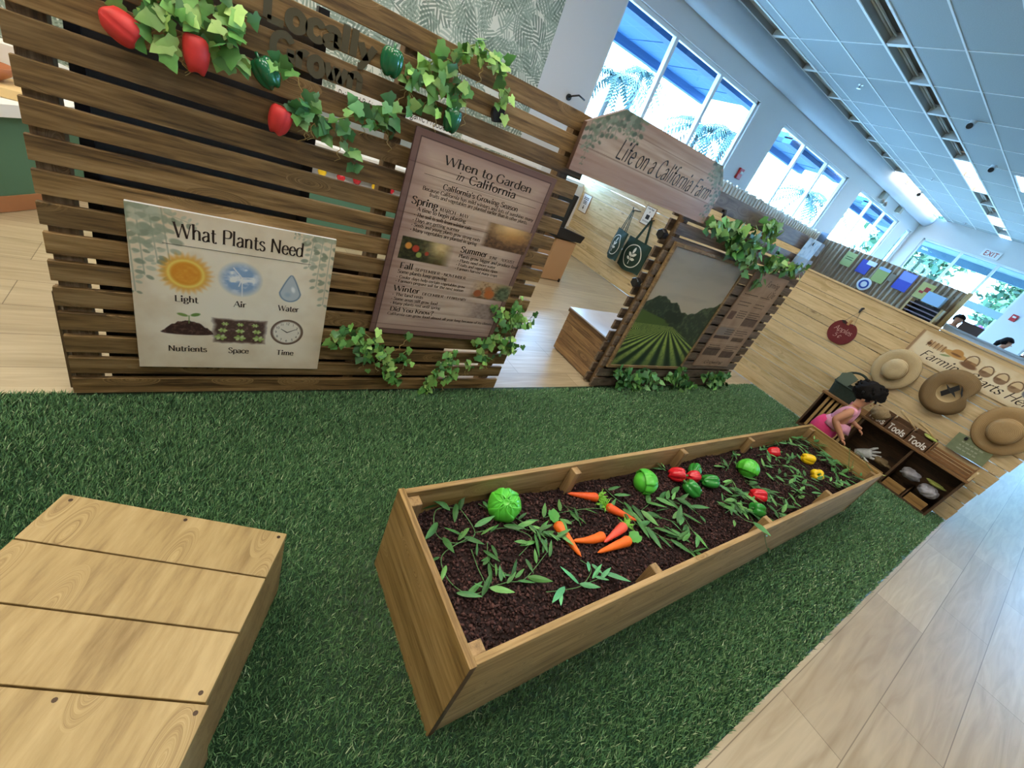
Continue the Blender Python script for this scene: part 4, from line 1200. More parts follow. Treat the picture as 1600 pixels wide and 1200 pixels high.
ivy('thick ivy hanging at the fence top above the red peppers', [[(215, -6), (255, 24), (300, 22), (345, 40)], [(250, -14), (310, 5), (365, 18), (395, 32)], [(225, 20), (262, 48), (275, 60)], [(330, 30), (352, 62), (362, 100)], [(270, -10), (300, 40), (312, 65)]], G1, 8, .075, .035, seed=1)
ivy('short ivy sprig above the upper left green pepper, below the word cut-outs', [[(424, 86), (446, 98), (466, 120)]], G1, 6, .06, .015, IVYD[:2] + IVYC[:2], seed=2, tendrils=1)
ivy('long ivy strand between the lowest red pepper and the brown calendar sign', [[(440, 168), (480, 176), (520, 186), (560, 180), (600, 176), (635, 178)], [(490, 185), (520, 200), (545, 235), (552, 248)], [(575, 172), (600, 195), (608, 212)], [(465, 172), (480, 160), (496, 156)]], G1, 6.5, .068, .03, IVYC[:2] + IVYD, seed=3)
ivy('ivy spray beside the upright green pepper near the fence top right', [[(630, 118), (660, 108), (690, 125), (725, 140)], [(660, 110), (685, 90), (705, 95)], [(640, 130), (638, 160)], [(690, 125), (715, 145), (728, 160)], [(668, 125), (680, 160), (682, 175)]], G1, 6, .075, .025, IVYC, seed=4)
ivy('ivy tuft peeking over the top slat of the left fence', [[(705, 78), (722, 78), (745, 70), (770, 85), (783, 108)], [(745, 70), (755, 90)], [(770, 88), (785, 125), (780, 150), (790, 172)]], G1, 8, .07, .018, IVYC[:3] + [IVYC[4]], seed=5, tendrils=1)
ivy('ivy trailing from the bottom left corner of the brown calendar sign', [[(510, 530), (540, 520), (565, 545), (580, 555)], [(545, 515), (575, 525), (600, 555), (612, 575)], [(600, 545), (610, 580), (618, 592)], [(575, 530), (582, 560)]], G1, 8, .062, .026, IVYC, seed=6)
ivy('small ivy sprig under the lower edge of the calendar sign', [[(637, 520), (636, 528)], [(640, 545), (622, 560), (640, 568)]], G1, 6, .055, .01, IVYC, seed=7, tendrils=1)
ivy('ivy strand slanting down to the turf near the fence bottom right', [[(708, 548), (690, 570), (668, 600), (650, 622)], [(700, 555), (705, 580), (690, 595)], [(690, 570), (672, 595), (660, 608)], [(732, 562), (735, 570)]], G1, 9, .055, .016, IVYC, seed=8)
ivy('bushy ivy at the bottom right corner of the calendar sign', [[(738, 535), (765, 530), (790, 510), (808, 480)], [(775, 480), (800, 500), (830, 500)], [(780, 540), (800, 545), (798, 520)], [(745, 545), (752, 558), (765, 560)], [(800, 490), (815, 465)]], G1, 9, .062, .026, IVYC, seed=9)
ivy('ivy cluster with dark leaves on the right fence beside the arched sign', [[(1112, 345), (1135, 355), (1155, 375), (1165, 395)], [(1120, 352), (1145, 368), (1150, 385)], [(1140, 375), (1170, 385), (1188, 385)], [(1150, 380), (1160, 405), (1172, 412)], [(1160, 370), (1185, 380)]], G2, 6, .105, .045, IVYC[:3] + IVYD, seed=10)
ivy('small ivy tuft on the top slats of the right fence', [[(1186, 352), (1205, 352), (1210, 365)], [(1196, 350), (1203, 362)]], G2, 9, .10, .035, IVYC, seed=11, tendrils=0)
ivy('ivy draping onto the brown text board on the right fence', [[(1200, 400), (1225, 415), (1250, 418)], [(1195, 415), (1188, 432), (1182, 448)], [(1200, 405), (1190, 425)], [(1205, 405), (1215, 420)]], G2, 7, .095, .035, IVYC[1:] + IVYD[:1], seed=12, tendrils=0)
ivy('ivy clump on the turf under the left half of the framed field picture', [[(958, 580), (985, 585), (1015, 588)], [(965, 595), (990, 605), (1005, 605)], [(975, 582), (985, 608)], [(1010, 575), (1015, 590)]], G2, 9, .085, .03, IVYC[:2] + IVYD, seed=13, tendrils=0)
ivy('ivy clump on the turf under the right corner of the framed field picture', [[(1042, 585), (1060, 590), (1080, 605)], [(1060, 575), (1065, 590)], [(1050, 602), (1072, 612), (1073, 620)], [(1022, 595), (1025, 605)]], G2, 9, .085, .03, IVYC[:2] + IVYD, seed=14, tendrils=0)
ivy('ivy clump at the right foot of the right fence below the text board', [[(1100, 585), (1118, 588), (1135, 585)], [(1105, 595), (1118, 603)], [(1125, 590), (1128, 600)]], G2, 10, .085, .028, IVYC[:2] + IVYD, seed=15, tendrils=0)

# ------------------------------------------------------------------ peppers, cabbages, carrots
def shiny(name, col, rough=.22): return plain(name, col, rough, noise=.12, nscale=18, coat=.35)
M_RED = shiny('red_pepper_skin', 'd0202c'); M_REDF = plain('red_foam_pepper', 'dc3a36', .5, noise=.1, nscale=25)
M_GRN = shiny('green_pepper_skin', '2f8a35'); M_DGR = shiny('dark_green_pepper_skin', '1c6a42'); M_YEL = shiny('yellow_pepper_skin', 'ffd01c', .3)
M_STEM = plain('pepper_stem', '3f7a3a', .5)
def pepper(name_label, pos, mat, size, rot, lobes=4, taper=.80, group=None, bulge=.13, length=1.08, name='bell_pepper', cat='pepper', stem=True, M_st=None):
    t = thing(name, pos, name_label, cat, group)
    n = 40; prof = []
    K = 16
    for i in range(K + 1):
        a = i / K
        ang = a * math.pi
        r = math.sin(ang) ** .55 * (1 - (1 - taper) * a) if 0 < i < K else 0.0
        z = math.cos(ang) * .5 * length
        prof.append((r * .5, z))
    def fn(a, i, r, z):
        f = i / K
        lo = 1 + bulge * (abs(math.cos(a * lobes / 2)) ** .6 - .7) * min(1, r * 3.0) * 2
        dz = 0
        if f < .2: dz = -.16 * math.exp(-(r / .17) ** 2)
        if f > .8: dz = .12 * math.exp(-(r / .13) ** 2) + .05 * math.cos(a * lobes) * min(1, r * 4)
        return r * lo, z + dz
    prof = [(max(r, .0005), z) for r, z in prof]
    M = Matrix.Diagonal((size, size, size, 1))
    MB().lathe(prof, n, M, fn).build('body', mat, t, smooth=True, local=True)
    if stem:
        s = MB().tube([(0, 0, .36 * size * length), (.01 * size, 0, .46 * size * length), (.05 * size, .02 * size, .62 * size * length)], [.10 * size, .06 * size, .07 * size], 10)
        s.lathe([(.0, .40 * size * length), (.19 * size, .385 * size * length), (.17 * size, .36 * size * length)], 10)
        s.build('stem', M_st or M_STEM, t, smooth=True, local=True)
    t.rotation_euler = Euler([R(q) for q in rot], 'XYZ')
    return t
GP = 'peppers hung on the left fence'
yy = FY - .055
def hung(u, v, label, mat, size, rot, **k): return pepper(label, P(u, v, 'y', FY - size * .5 - .004), mat, size, rot, group=GP, **k)
hung(190, 42, 'large squashed red pepper highest and farthest left on the fence', M_REDF, .098, (10, 118, 0), lobes=2, bulge=.08, taper=.8, length=1.05, stem=False)
hung(307, 86, 'red heart-shaped pepper hanging under the thick ivy', M_REDF, .108, (0, 8, 90), lobes=2, bulge=.12, taper=.55, length=1.12, stem=False)
hung(436, 188, 'red pepper at the left end of the long ivy strand, lowest of the red ones', M_REDF, .100, (0, 10, 0), lobes=3, taper=.6, length=1.1, stem=False)
hung(416, 114, 'dark green pepper lying slanted below the word cut-outs', M_DGR, .092, (0, -38, 0), taper=.8, length=1.12, M_st=M_DGR)
hung(612, 97, 'upright dark green pepper high on the fence right of the word cut-outs', M_DGR, .094, (0, 0, 0), taper=.84, length=1.12, M_st=M_DGR)
hung(706, 188, 'upright dark green pepper just above the top edge of the calendar sign', M_DGR, .088, (0, 4, 0), taper=.78, length=1.2, M_st=M_DGR)
p = P(775, 176, 'y', FY - .012)
t = thing('cable_box', p, 'small black box clipped to the slat beside the drooping ivy', 'box')
MB().prism([p + Vector(q) for q in ((-.03, 0, .012), (-.005, 0, .042), (.03, 0, .03), (.034, 0, -.03), (-.012, 0, -.042), (-.03, 0, -.012))], (0, -.03, 0)).build('case', M_BLACK, t, bevel=.003)

# planter
def planter():
    t = thing('planter_box', (PX0, PY0, 0), 'long low wooden planter box filled with soil on the turf', 'planter')
    th = .024
    for y, nm in ((PY0, 'side_panel'), (PY1 - th, 'side_panel')):
        MB().box(PX0 + th, PX1 - th, y, y + th, .006, PH).build(nm, W_PLANT, t, bevel=.003)
    for x in (PX0, PX1 - th):
        m = MB().box(x, x + th, PY0 - .004, PY1 + .004, .002, PH + .001)
        m.mi[2] = 1                              # darker end grain of the board
        m.build('end_panel', [W_PLANTY, W_DARKZ], t, bevel=.002)
    for x, y in ((PX0 + th, PY0 + th), (PX0 + th, PY1 - th - .045), (PX1 - th - .055, PY0 + th), (PX1 - th - .055, PY1 - th - .045)):
        MB().box(x, x + .055, y, y + .045, .02, PH - .022).build('corner_post', W_PLANTZ, t, bevel=.003)
    for x in (1.455, 2.40, 3.30): MB().box(x, x + .042, PY1 - th - .045, PY1 - th, .02, PH - .012).build('cleat', W_PLANTZ, t, bevel=.003)
    for x in (1.47, 2.50, 3.44): MB().box(x, x + .042, PY0 + th, PY0 + th + .045, .02, PH - .012).build('cleat', W_PLANTZ, t, bevel=.003)
    boxpart('base_board', W_PLANT, t, PX0 + th, PX1 - th, PY0 + th, PY1 - th, .02, .035, 0)
planter()
def soil_z(x, y):
    return .335 + .028 * (fbm(np.asarray(x) * 2.1, np.asarray(y) * 2.1, 3, 5) - .5) * 2 + .012 * (fbm(np.asarray(x) * 9, np.asarray(y) * 9, 2, 8) - .5) * 2
def sz(x, y): return float(soil_z(np.array([x]), np.array([y]))[0])
def soil():
    x0, x1, y0, y1 = PX0 + .025, PX1 - .025, PY0 + .025, PY1 - .025
    nx, ny = 260, 44
    X, Y = np.meshgrid(np.linspace(x0, x1, nx), np.linspace(y0, y1, ny)); Z = soil_z(X, Y) - .006
    v = np.stack([X, Y, Z], -1).reshape(-1, 3); idx = np.arange(nx * ny).reshape(ny, nx)
    q = np.stack([idx[:-1, :-1], idx[:-1, 1:], idx[1:, 1:], idx[1:, :-1]], -1).reshape(-1, 4)
    tri = np.concatenate([q[:, :3], q[:, [0, 2, 3]]])
    c = np.repeat(hx('2a1c1b')[None], len(v), 0)
    g = np.random.RandomState(2); n = 26000
    # irregular bark chips: squashed octahedra
    xx = x0 + .006 + (x1 - x0 - .012) * g.rand(n) ** 1.12; yy = g.uniform(y0 + .006, y1 - .006, n)
    s = g.uniform(.004, .0105, n)
    e = np.array([[1, 0, 0], [-1, 0, 0], [0, 1, 0], [0, -1, 0], [0, 0, 1], [0, 0, -1]], float)
    sc = np.stack([g.uniform(.7, 1.5, n), g.uniform(.5, 1.0, n), g.uniform(.3, .75, n)], 1) * s[:, None]
    pv = e[None] * sc[:, None, :] + g.normal(0, .18, (n, 6, 3)) * s[:, None, None]
    a = g.uniform(0, 6.28, n); b = g.normal(0, .5, n)
    ca, sa, cb, sb = np.cos(a), np.sin(a), np.cos(b), np.sin(b)
    x1_ = pv[..., 0] * cb[:, None] - pv[..., 2] * sb[:, None]; z1_ = pv[..., 0] * sb[:, None] + pv[..., 2] * cb[:, None]
    x2 = x1_ * ca[:, None] - pv[..., 1] * sa[:, None]; y2 = x1_ * sa[:, None] + pv[..., 1] * ca[:, None]
    zz = soil_z(xx, yy) + g.uniform(-.004, .006, n)
    cv = np.stack([x2 + xx[:, None], y2 + yy[:, None], z1_ + zz[:, None]], -1).reshape(-1, 3)
    cf = np.array([[0, 2, 4], [2, 1, 4], [1, 3, 4], [3, 0, 4], [2, 0, 5], [1, 2, 5], [3, 1, 5], [0, 3, 5]])
    f = (np.arange(n)[:, None, None] * 6 + cf[None]).reshape(-1, 3) + len(v)
    cc = np.array([hx('432c2a'), hx('342221'), hx('543a37'), hx('281b1b')])[g.randint(0, 4, n)] * (.75 + .5 * g.rand(n))[:, None]
    o = fastmesh('potting_soil', np.concatenate([v, cv]), np.concatenate([tri, f]), colmat('soil_chips', .85, .3))
    setcol(o, np.concatenate([c, np.repeat(cc, 6, 0)]))
    tag(o, 'dark brown bark soil filling the long planter box', 'soil', kind='stuff')
soil()
GV = 'vegetables laid on the planter soil'
M_CAB = plain('light_green_cabbage', '58c63c', .35, noise=.12, nscale=14, coat=.2)
def cabbage(u, v, r, label, rot, seed):
    p = P(u, v, 'z', .335 + r * .85); p.z = sz(p.x, p.y) + r * .86
    t = thing('cabbage', p, label, 'cabbage', 'cabbages in the planter')
    g = random.Random(seed)
    prof = [(max(.0008, math.sin(math.pi * i / 14) * r * .93), math.cos(math.pi * i / 14) * r * .88) for i in range(15)]
    MB().lathe(prof, 28).build('head', M_CAB, t, smooth=True, local=True)
    for k in range(7):
        a0 = k * 6.283 / 7 * 2.0 + g.uniform(-.2, .2); lay = 1.0 + .025 * (k % 3)
        m = MB(); nu, nv = 15, 13; vs = []; fs = []
        for i in range(nu):
            for j in range(nv):
                uu = i / (nu - 1); vv = j / (nv - 1) * 2 - 1
                th = .18 + uu * 1.75                      # from the crown down
                wd = .95 * math.sin(min(1, uu * 1.15 + .12) * math.pi * .62)
                ph = a0 + vv * wd
                ruf = 1 + .028 * math.sin(vv * 9 + k) * uu + .035 * abs(vv) ** 3 + .02 * math.cos(vv * 3.14 * 2.5) - (.05 * math.exp(-(vv / .09) ** 2))
                rr = r * lay * ruf * (1 + .05 * (1 - uu))
                vs.append(Vector((math.sin(th) * math.cos(ph), math.sin(th) * math.sin(ph), math.cos(th) * .95)) * rr)
        for i in range(nu - 1):
            for j in range(nv - 1): fs.append((i * nv + j, i * nv + j + 1, (i + 1) * nv + j + 1, (i + 1) * nv + j))
        m.add(vs, fs); o = m.build('leaf', M_CAB, t, smooth=True, local=True)
        sl = o.modifiers.new('s', 'SOLIDIFY'); sl.thickness = .003
    MB().lathe([(.0005, .93 * r), (.14 * r, .95 * r), (.22 * r, 1.0 * r), (.24 * r, 1.06 * r), (.15 * r, 1.05 * r), (.09 * r, 1.0 * r), (.0005, 1.0 * r)], 14).build('crown', M_CAB, t, smooth=True, local=True)
    t.rotation_euler = Euler([R(q) for q in rot])
cabbage(787, 792, .066, 'bright green cabbage nearest the left end of the planter', (18, -32, 10), 1)
cabbage(1007, 753, .066, 'bright green cabbage in the middle, right of the carrots', (60, 60, 40), 2)
cabbage(1169, 732, .066, 'green cabbage sitting among leaves behind the single red pepper', (20, 30, 80), 3)
M_CAR = plain('orange_carrot', 'f0701c', .5, noise=.08, nscale=40, bump=.3); M_CARD = plain('deep_orange_carrot', 'e65a1e', .5, noise=.08, nscale=40, bump=.3)
M_CARP = plain('coral_carrot', 'ea5a44', .45, noise=.08, nscale=40, bump=.3)
M_TUFT = plain('carrot_top_green', '7cc23c', .5); M_BLEAF = plain('broad_carrot_leaf', '4d9a3c', .5)
def carrot(butt, tip, r, mat, label, top=None, lift=0.0, bend=.0, seed=0):
    a = P(*butt, 'z', .335 + r); b = P(*tip, 'z', .335 + r * .5)
    a.z = sz(a.x, a.y) + r * .85 + lift; b.z = sz(b.x, b.y) + r * .55 + lift * .6
    t = thing('carrot', a, label, 'carrot', 'carrots in the planter')
    ax = (b - a); L = ax.length; ax.normalize(); sd = ax.cross(Vector((0, 0, 1))).normalized()
    g = random.Random(seed); K = 22; pts = []; rad = []
    for i in range(K + 1):
        f = i / K
        pts.append(a + ax * L * f + sd * bend * math.sin(f * 3.14) * L)
        if f < .06: q = r * (.45 + .5 * (f / .06) ** .6)
        else: q = r * (1.0 - .76 * ((f - .06) / .94) ** 1.15) * (1 + .035 * g.uniform(-1, 1))
        if i >= K - 1: q *= .6 if i == K - 1 else .18
        rad.append(q)
    MB().tube(pts, rad, 18).build('root', mat, t, smooth=True)
    if top == 'tuft':
        m = MB(); base = a - ax * .002
        for i in range(46):
            d = (-ax * g.uniform(.3, 1.2) + Vector((g.gauss(0, .55), g.gauss(0, .55), g.uniform(-.15, .6)))).normalized()
            l = g.uniform(.025, .06); s = d.cross(Vector((0, 0, 1))).normalized() * .0022
            mid = base + d * l * .6 + Vector((0, 0, .004)); end = base + d * l - Vector((0, 0, .004))
            m.add([base - s, base + s, mid + s, mid - s, end], [(0, 1, 2, 3), (3, 2, 4)])
            for q in range(3):
                w_ = base + d * l * (.5 + .2 * q); o_ = Vector((g.gauss(0, 1), g.gauss(0, 1), g.gauss(.2, .5))).normalized() * .010
                m.add([w_ - s, w_ + s, w_ + o_], [(0, 1, 2)])
        m.build('leafy_top', M_TUFT, t)
    elif top == 'leaf':
        m = MB()
        for i in range(4):
            d = (-ax + sd * (-.8 + .5 * i) + Vector((0, 0, .25))).normalized(); n = Vector((0, 0, 1)); s = d.cross(n).normalized()
            l = .06 if i in (1, 2) else .045; o_ = [(0, .004), (.35, .30), (.5, .24), (.68, .36), (.85, .22), (1, 0)]
            pt = [a + d * l * q + s * l * w_ + n * (.012 * q) for q, w_ in o_] + [a + d * l * q - s * l * w_ + n * (.012 * q) for q, w_ in reversed(o_[:-1])]
            m.add(pt, [tuple(range(len(pt)))])
        m.build('leafy_top', M_BLEAF, t)
carrot((936, 775), (888, 769), .0245, M_CARD, 'deep orange carrot farthest back, tip pointing left to the cabbage', 'tuft', seed=1)
carrot((949, 788), (996, 814), .0245, M_CARD, 'deep orange carrot with its tip pointing right, beside the feathery green tops', 'tuft', seed=2)
carrot((868, 818), (907, 872), .0255, M_CAR, 'long orange carrot on the left, tip pointing at the near planter side', 'leaf', seed=3)
carrot((944, 836), (892, 848), .0245, M_CAR, 'orange carrot in the middle under the coral one', None, bend=-.05, seed=4)
carrot((974, 824), (942, 850), .0245, M_CARP, 'coral pink carrot leaning on the orange ones', 'tuft', lift=.012, seed=5)
carrot((984, 844), (931, 867), .0245, M_CAR, 'orange carrot nearest the near planter side', 'leaf', seed=6)
def ground_pepper(u, v, label, mat, size, rot, **k):
    p = P(u, v, 'z', .335 + size * .48); p.z = sz(p.x, p.y) + size * .44
    return pepper(label, p, mat, size, rot, group='peppers on the planter soil', **k)
ground_pepper(1059, 740, 'red bell pepper left of the green ones in the middle of the planter', M_RED, .094, (60, 40, 25))
ground_pepper(1084, 744, 'red pepper half hidden behind the front green pepper', M_RED, .080, (80, 30, 70))
ground_pepper(1087, 733, 'green bell pepper at the back of the pepper pile', M_GRN, .088, (75, 0, 120))
ground_pepper(1110, 751, 'green bell pepper on the right side of the pepper pile', M_GRN, .098, (80, 0, 60))
ground_pepper(1083, 762, 'front green bell pepper of the pile, nearest the camera', M_GRN, .100, (75, 20, 200))
ground_pepper(1187, 771, 'single red bell pepper lying on leaves right of the pile', M_RED, .098, (82, 0, 60))
ground_pepper(1186, 794, 'green bell pepper on leaves by the near planter side', M_GRN, .096, (80, 0, 250))
ground_pepper(1211, 704, 'small red pepper on its own near the far planter side', M_RED, .088, (40, 40, 0), lobes=3)
ground_pepper(1265, 714, 'yellow bell pepper lying on its side at the far end', M_YEL, .098, (85, 0, 50), lobes=3)
ground_pepper(1279, 739, 'yellow bell pepper with its hollow top turned up', M_YEL, .100, (18, -58, 0))

# bamboo-like leafy strands lying on the soil
LANCE = [(0, 0), (.06, .08), (.115, .25), (.125, .45), (.09, .7), (.035, .9), (0, 1), (-.035, .9), (-.09, .7), (-.125, .45), (-.115, .25), (-.06, .08)]
M_LANCE = colmat('strand_leaves', .5, .4)
M_STRAND = plain('strand_stem', '4f7a46', .6)
LC = [hx('4f8544'), hx('40733a'), hx('659a54'), hx('477c48'), hx('356532')]
def strand(label, paths, n, size, seed, spread=.012, lift=.008, cols=LC, group='leafy strands on the planter soil', name='leafy_strand', cat='plant strand', inside=True):
    g = random.Random(seed); V, F, Cc = [], [], []; sts = []; first = None
    for pth in paths:
        pts = []
        for q in pth:
            if len(q) == 3: pts.append(Vector(q)); continue
            p = P(q[0], q[1], 'z', .345); p.x = min(max(p.x, PX0 + .05), PX1 - .05); p.y = min(max(p.y, PY0 + .05), PY1 - .05); p.z = sz(p.x, p.y) + g.uniform(.006, .006 + 2 * lift); pts.append(p)
        first = first or pts[0]
        cur = catmull(pts, 6); sts.append(MB().tube(cur, .0020, 5))
        for i in range(n):
            t = (i + g.random() * .8) / n * (len(cur) - 1.01); k = int(t); p = cur[k].lerp(cur[k + 1], t - k)
            tg = (cur[k + 1] - cur[k]).normalized(); a = math.atan2(tg.y, tg.x) + g.choice((-1, 1)) * g.uniform(.25, 1.2)
            d = Vector((math.cos(a), math.sin(a), g.uniform(-.05, .45)))
            nm = Vector((g.gauss(0, .35), g.gauss(0, .35), 1))
            p = p + Vector((g.gauss(0, spread), g.gauss(0, spread), abs(g.gauss(0, spread * .5)) + .003))
            c = cols[g.randrange(len(cols))] * g.uniform(.85, 1.15)
            leaf_to(V, F, Cc, p, d, nm, size * g.uniform(.65, 1.2), tuple(np.clip(c, 0, 1)), LANCE, .02)
    if inside:                                # leaves stay between the planter boards
        V = [Vector((min(max(q.x, PX0 + .028), PX1 - .028), min(max(q.y, PY0 + .028), PY1 - .028), q.z)) for q in V]
    t = thing(name, first, label, cat, group)
    m = MB(); m.v = [tuple(x) for x in V]; m.f = F; m.mi = [0] * len(F)
    o = m.build('foliage', M_LANCE, t); setcol(o, Cc)
    for q in sts: q.build('stem', M_STRAND, t, smooth=True)
strand('looping leafy strand in the near left corner of the planter', [[(703, 782), (678, 805), (680, 840), (712, 850), (740, 838), (718, 800), (705, 785)], [(740, 838), (790, 830), (828, 845), (810, 870)]], 9, .10, 1)
strand('leafy strand curling along the left end of the planter', [[(730, 845), (690, 870), (700, 905), (730, 930), (755, 925), (745, 890), (735, 860)], [(755, 925), (790, 915), (820, 905), (850, 870)]], 9, .085, 2)
strand('leafy strand between the first cabbage and the carrots', [[(745, 790), (790, 815), (820, 830), (850, 835)], [(800, 810), (830, 830), (850, 850)], [(760, 850), (765, 880), (790, 900)]], 7, .075, 3)
strand('leafy strand behind the long orange carrot', [[(850, 810), (880, 800), (930, 795), (960, 800)], [(880, 790), (900, 810), (870, 825)], [(838, 840), (870, 845)]], 7, .08, 4)
strand('leafy strand with a few long leaves nearest the near planter side', [[(905, 878), (920, 895), (905, 920), (880, 925), (850, 930)], [(905, 920), (940, 905)]], 5, .10, 5, cols=[hx('4f9a6a'), hx('5fa872')])
strand('leafy strand right of the carrots under the second cabbage', [[(945, 765), (970, 785), (1000, 800), (1040, 815), (1060, 820)], [(975, 790), (1000, 825), (1040, 830)], [(1000, 800), (1030, 780), (1060, 790)]], 9, .11, 6)
strand('leafy strand with spread leaves before the pepper pile', [[(1000, 815), (1030, 840), (1060, 855)], [(1060, 800), (1075, 830), (1085, 845)], [(1065, 860), (1085, 870)], [(1040, 775), (1065, 785), (1090, 805)]], 6, .105, 7)
strand('short leafy strand behind the pepper pile', [[(1040, 735), (1020, 720)], [(1120, 705), (1130, 735)], [(1140, 700), (1135, 735)], [(1150, 725), (1150, 710)]], 4, .085, 8)
strand('dense leafy clump around the single red pepper', [[(1115, 760), (1140, 765), (1165, 775), (1190, 785)], [(1120, 790), (1150, 795), (1175, 800)], [(1130, 775), (1160, 790), (1190, 810)], [(1165, 750), (1180, 760), (1210, 775)], [(1140, 755), (1150, 785), (1130, 805)], [(1195, 790), (1210, 800), (1225, 790)]], 16, .085, 9, .025, .02)
strand('leafy clump between the green cabbage and the yellow peppers', [[(1180, 715), (1200, 710), (1230, 720), (1250, 725)], [(1190, 735), (1215, 730), (1240, 740)], [(1200, 745), (1230, 755), (1260, 760)], [(1195, 700), (1215, 690), (1235, 695)], [(1220, 760), (1240, 770), (1225, 785)]], 13, .085, 10, .025, .02)
strand('thick leafy mass against the far end panel', [[(1225, 685), (1250, 690), (1275, 700)], [(1240, 695), (1270, 715), (1300, 730)], [(1290, 720), (1310, 740), (1335, 750)], [(1285, 755), (1305, 760), (1325, 760)], [(1260, 690), (1285, 710), (1310, 725)]], 16, .10, 11, .03, .03)
strand('leafy strand lying in front of the yellow peppers', [[(1230, 745), (1255, 750), (1285, 760)], [(1240, 780), (1255, 770), (1270, 775)]], 8, .08, 12, .02, .012)
a = P(1163, 812, 'z', .49); b = P(1190, 824, 'z', .485); c_ = P(1197, 850, 'y', PY0 - .014); d_ = P(1203, 870, 'y', PY0 - .016)
strand('leafy strand hanging over the near planter side', [[tuple(P(1150, 800, 'z', .40)), tuple(a), tuple(b), tuple(c_), tuple(d_)]], 4, .10, 13, .004, inside=False)
a = P(1340, 705, 'z', .50); b = P(1362, 735, 'z', .50); c_ = P(1385, 755, 'y', PY0 + .1); d_ = c_ + Vector((.02, 0, -.14))
strand('dry grassy strand poking over the far corner of the planter', [[tuple(P(1330, 735, 'z', .38)), tuple(a), tuple(b), tuple(c_), tuple(d_)], [tuple(P(1325, 740, 'z', .38)), tuple(P(1328, 700, 'z', .55))]], 4, .07, 14, .006, cols=[hx('8a9a50'), hx('a5a860')], inside=False)

# crates at the left front
W_CR = wood('birch_plywood', 'b09a6c', '9f885a', '826b42', 'y', rough=.5, across=9, along=1.3, knots=.0, vary=.04, coarse=1.3, bump=.08)
W_CRS = wood('birch_plywood_side', 'a58d62', '947c54', '7a6442', 'x', rough=.55, across=10, along=1.3, knots=.0, vary=.04)
def crate(origin, n_planks, pl, h, label):
    """plywood platform: origin is the right far corner, a to the left, b towards the viewer"""
    t = thing('platform_crate', (origin.x, origin.y, 0), label, 'platform', 'wooden platform crates')
    ang = math.atan2(-CB.x, CB.y) + math.pi      # local -y runs along CB, local -x along CA
    wd, ln = .64, pl * n_planks
    for k in range(n_planks):
        MB().box(-wd, 0, -pl * (k + 1) + .002, -pl * k - .002, h - .022, h).build('top_plank', W_CR, t, local=True, bevel=.002)
    MB().box(-wd + .004, -.004, -ln + .004, -.004, h - .026, h - .0215).build('groove_lining', plain('groove_dark', '3a2a1a', .8), t, local=True)
    for x0, x1 in ((-.020, -.003), (-wd + .003, -wd + .02)):
        MB().box(x0, x1, -ln + .003, -.003, .004, h - .022).build('side_panel', W_CRS, t, local=True, bevel=.0015)
    for y0, y1 in ((-.020, -.003), (-ln + .003, -ln + .02)):
        MB().box(-wd + .02, -.02, y0, y1, .004, h - .022).build('end_panel', W_CRS, t, local=True, bevel=.0015)
    for x, y in ((-.02, -.02), (-wd + .03, -.02), (-.02, -ln + .02), (-.30, -.018)):
        MB().lathe([(.0002, h + .0006), (.0055, h + .0006), (.0055, h - .001)], 10, Matrix.Translation((x, y, 0))).build('screw', plain('dark_screw', '3a2c20', .4, .6), t, local=True)
    t.rotation_euler = (0, 0, math.atan2(-CA.y, -CA.x))
    return t
crate(CR, 3, .163, .34, 'tan plywood platform with three planks, whole in view at left front')
q = CR + CB * .493
crate(q + Vector((.006, -.002)), 3, .163, .348, 'tan plywood platform cut off by the lower left corner, nearest the camera')
# ------------------------------------------------------------------ raw pine slat fence at the far end
XP = 6.261
def pine_fence(y0, y1, ztop, n, label, cap=True, low=.012, gaps=(.005, .007, .009)):
    t = thing('pine_fence', (XP, y0, 0), label, 'slat fence')
    ht = []; z = low
    while z < ztop - .05:
        h = (.150, .088)[len(ht) % 2] + rnd.uniform(-.004, .004)
        if ztop - z - h < .06: h = ztop - z
        ht.append((z, z + h - rnd.choice(gaps))); z += h
    for z0, z1 in ht:
        MB().box(XP, XP + .034, y0 + rnd.uniform(-.012, .004), y1 + rnd.uniform(-.004, .004), z0, z1).build('slat', W_PINE, t, bevel=.002)
    ys = [y0 + .03, (y0 + y1) / 2, y1 - .09]
    for y in ys: boxpart('post', W_PINEZ, t, XP + .034, XP + .085, y, y + .06, .0, ztop - .01)
    if cap: boxpart('cap_rail', W_PINE, t, XP - .012, XP + .085, y0, y1 + .01, ztop - .004, ztop + .018)
    return t
pine_fence(-.178, 2.72, 1.59, 13, 'raw pine slat fence with hats and farming sign behind the tool shelf')
pine_fence(2.76, 8.2, 1.90, 13, 'long raw pine slat fence with tote bags seen through the passage', gaps=(.003, .004, .006))

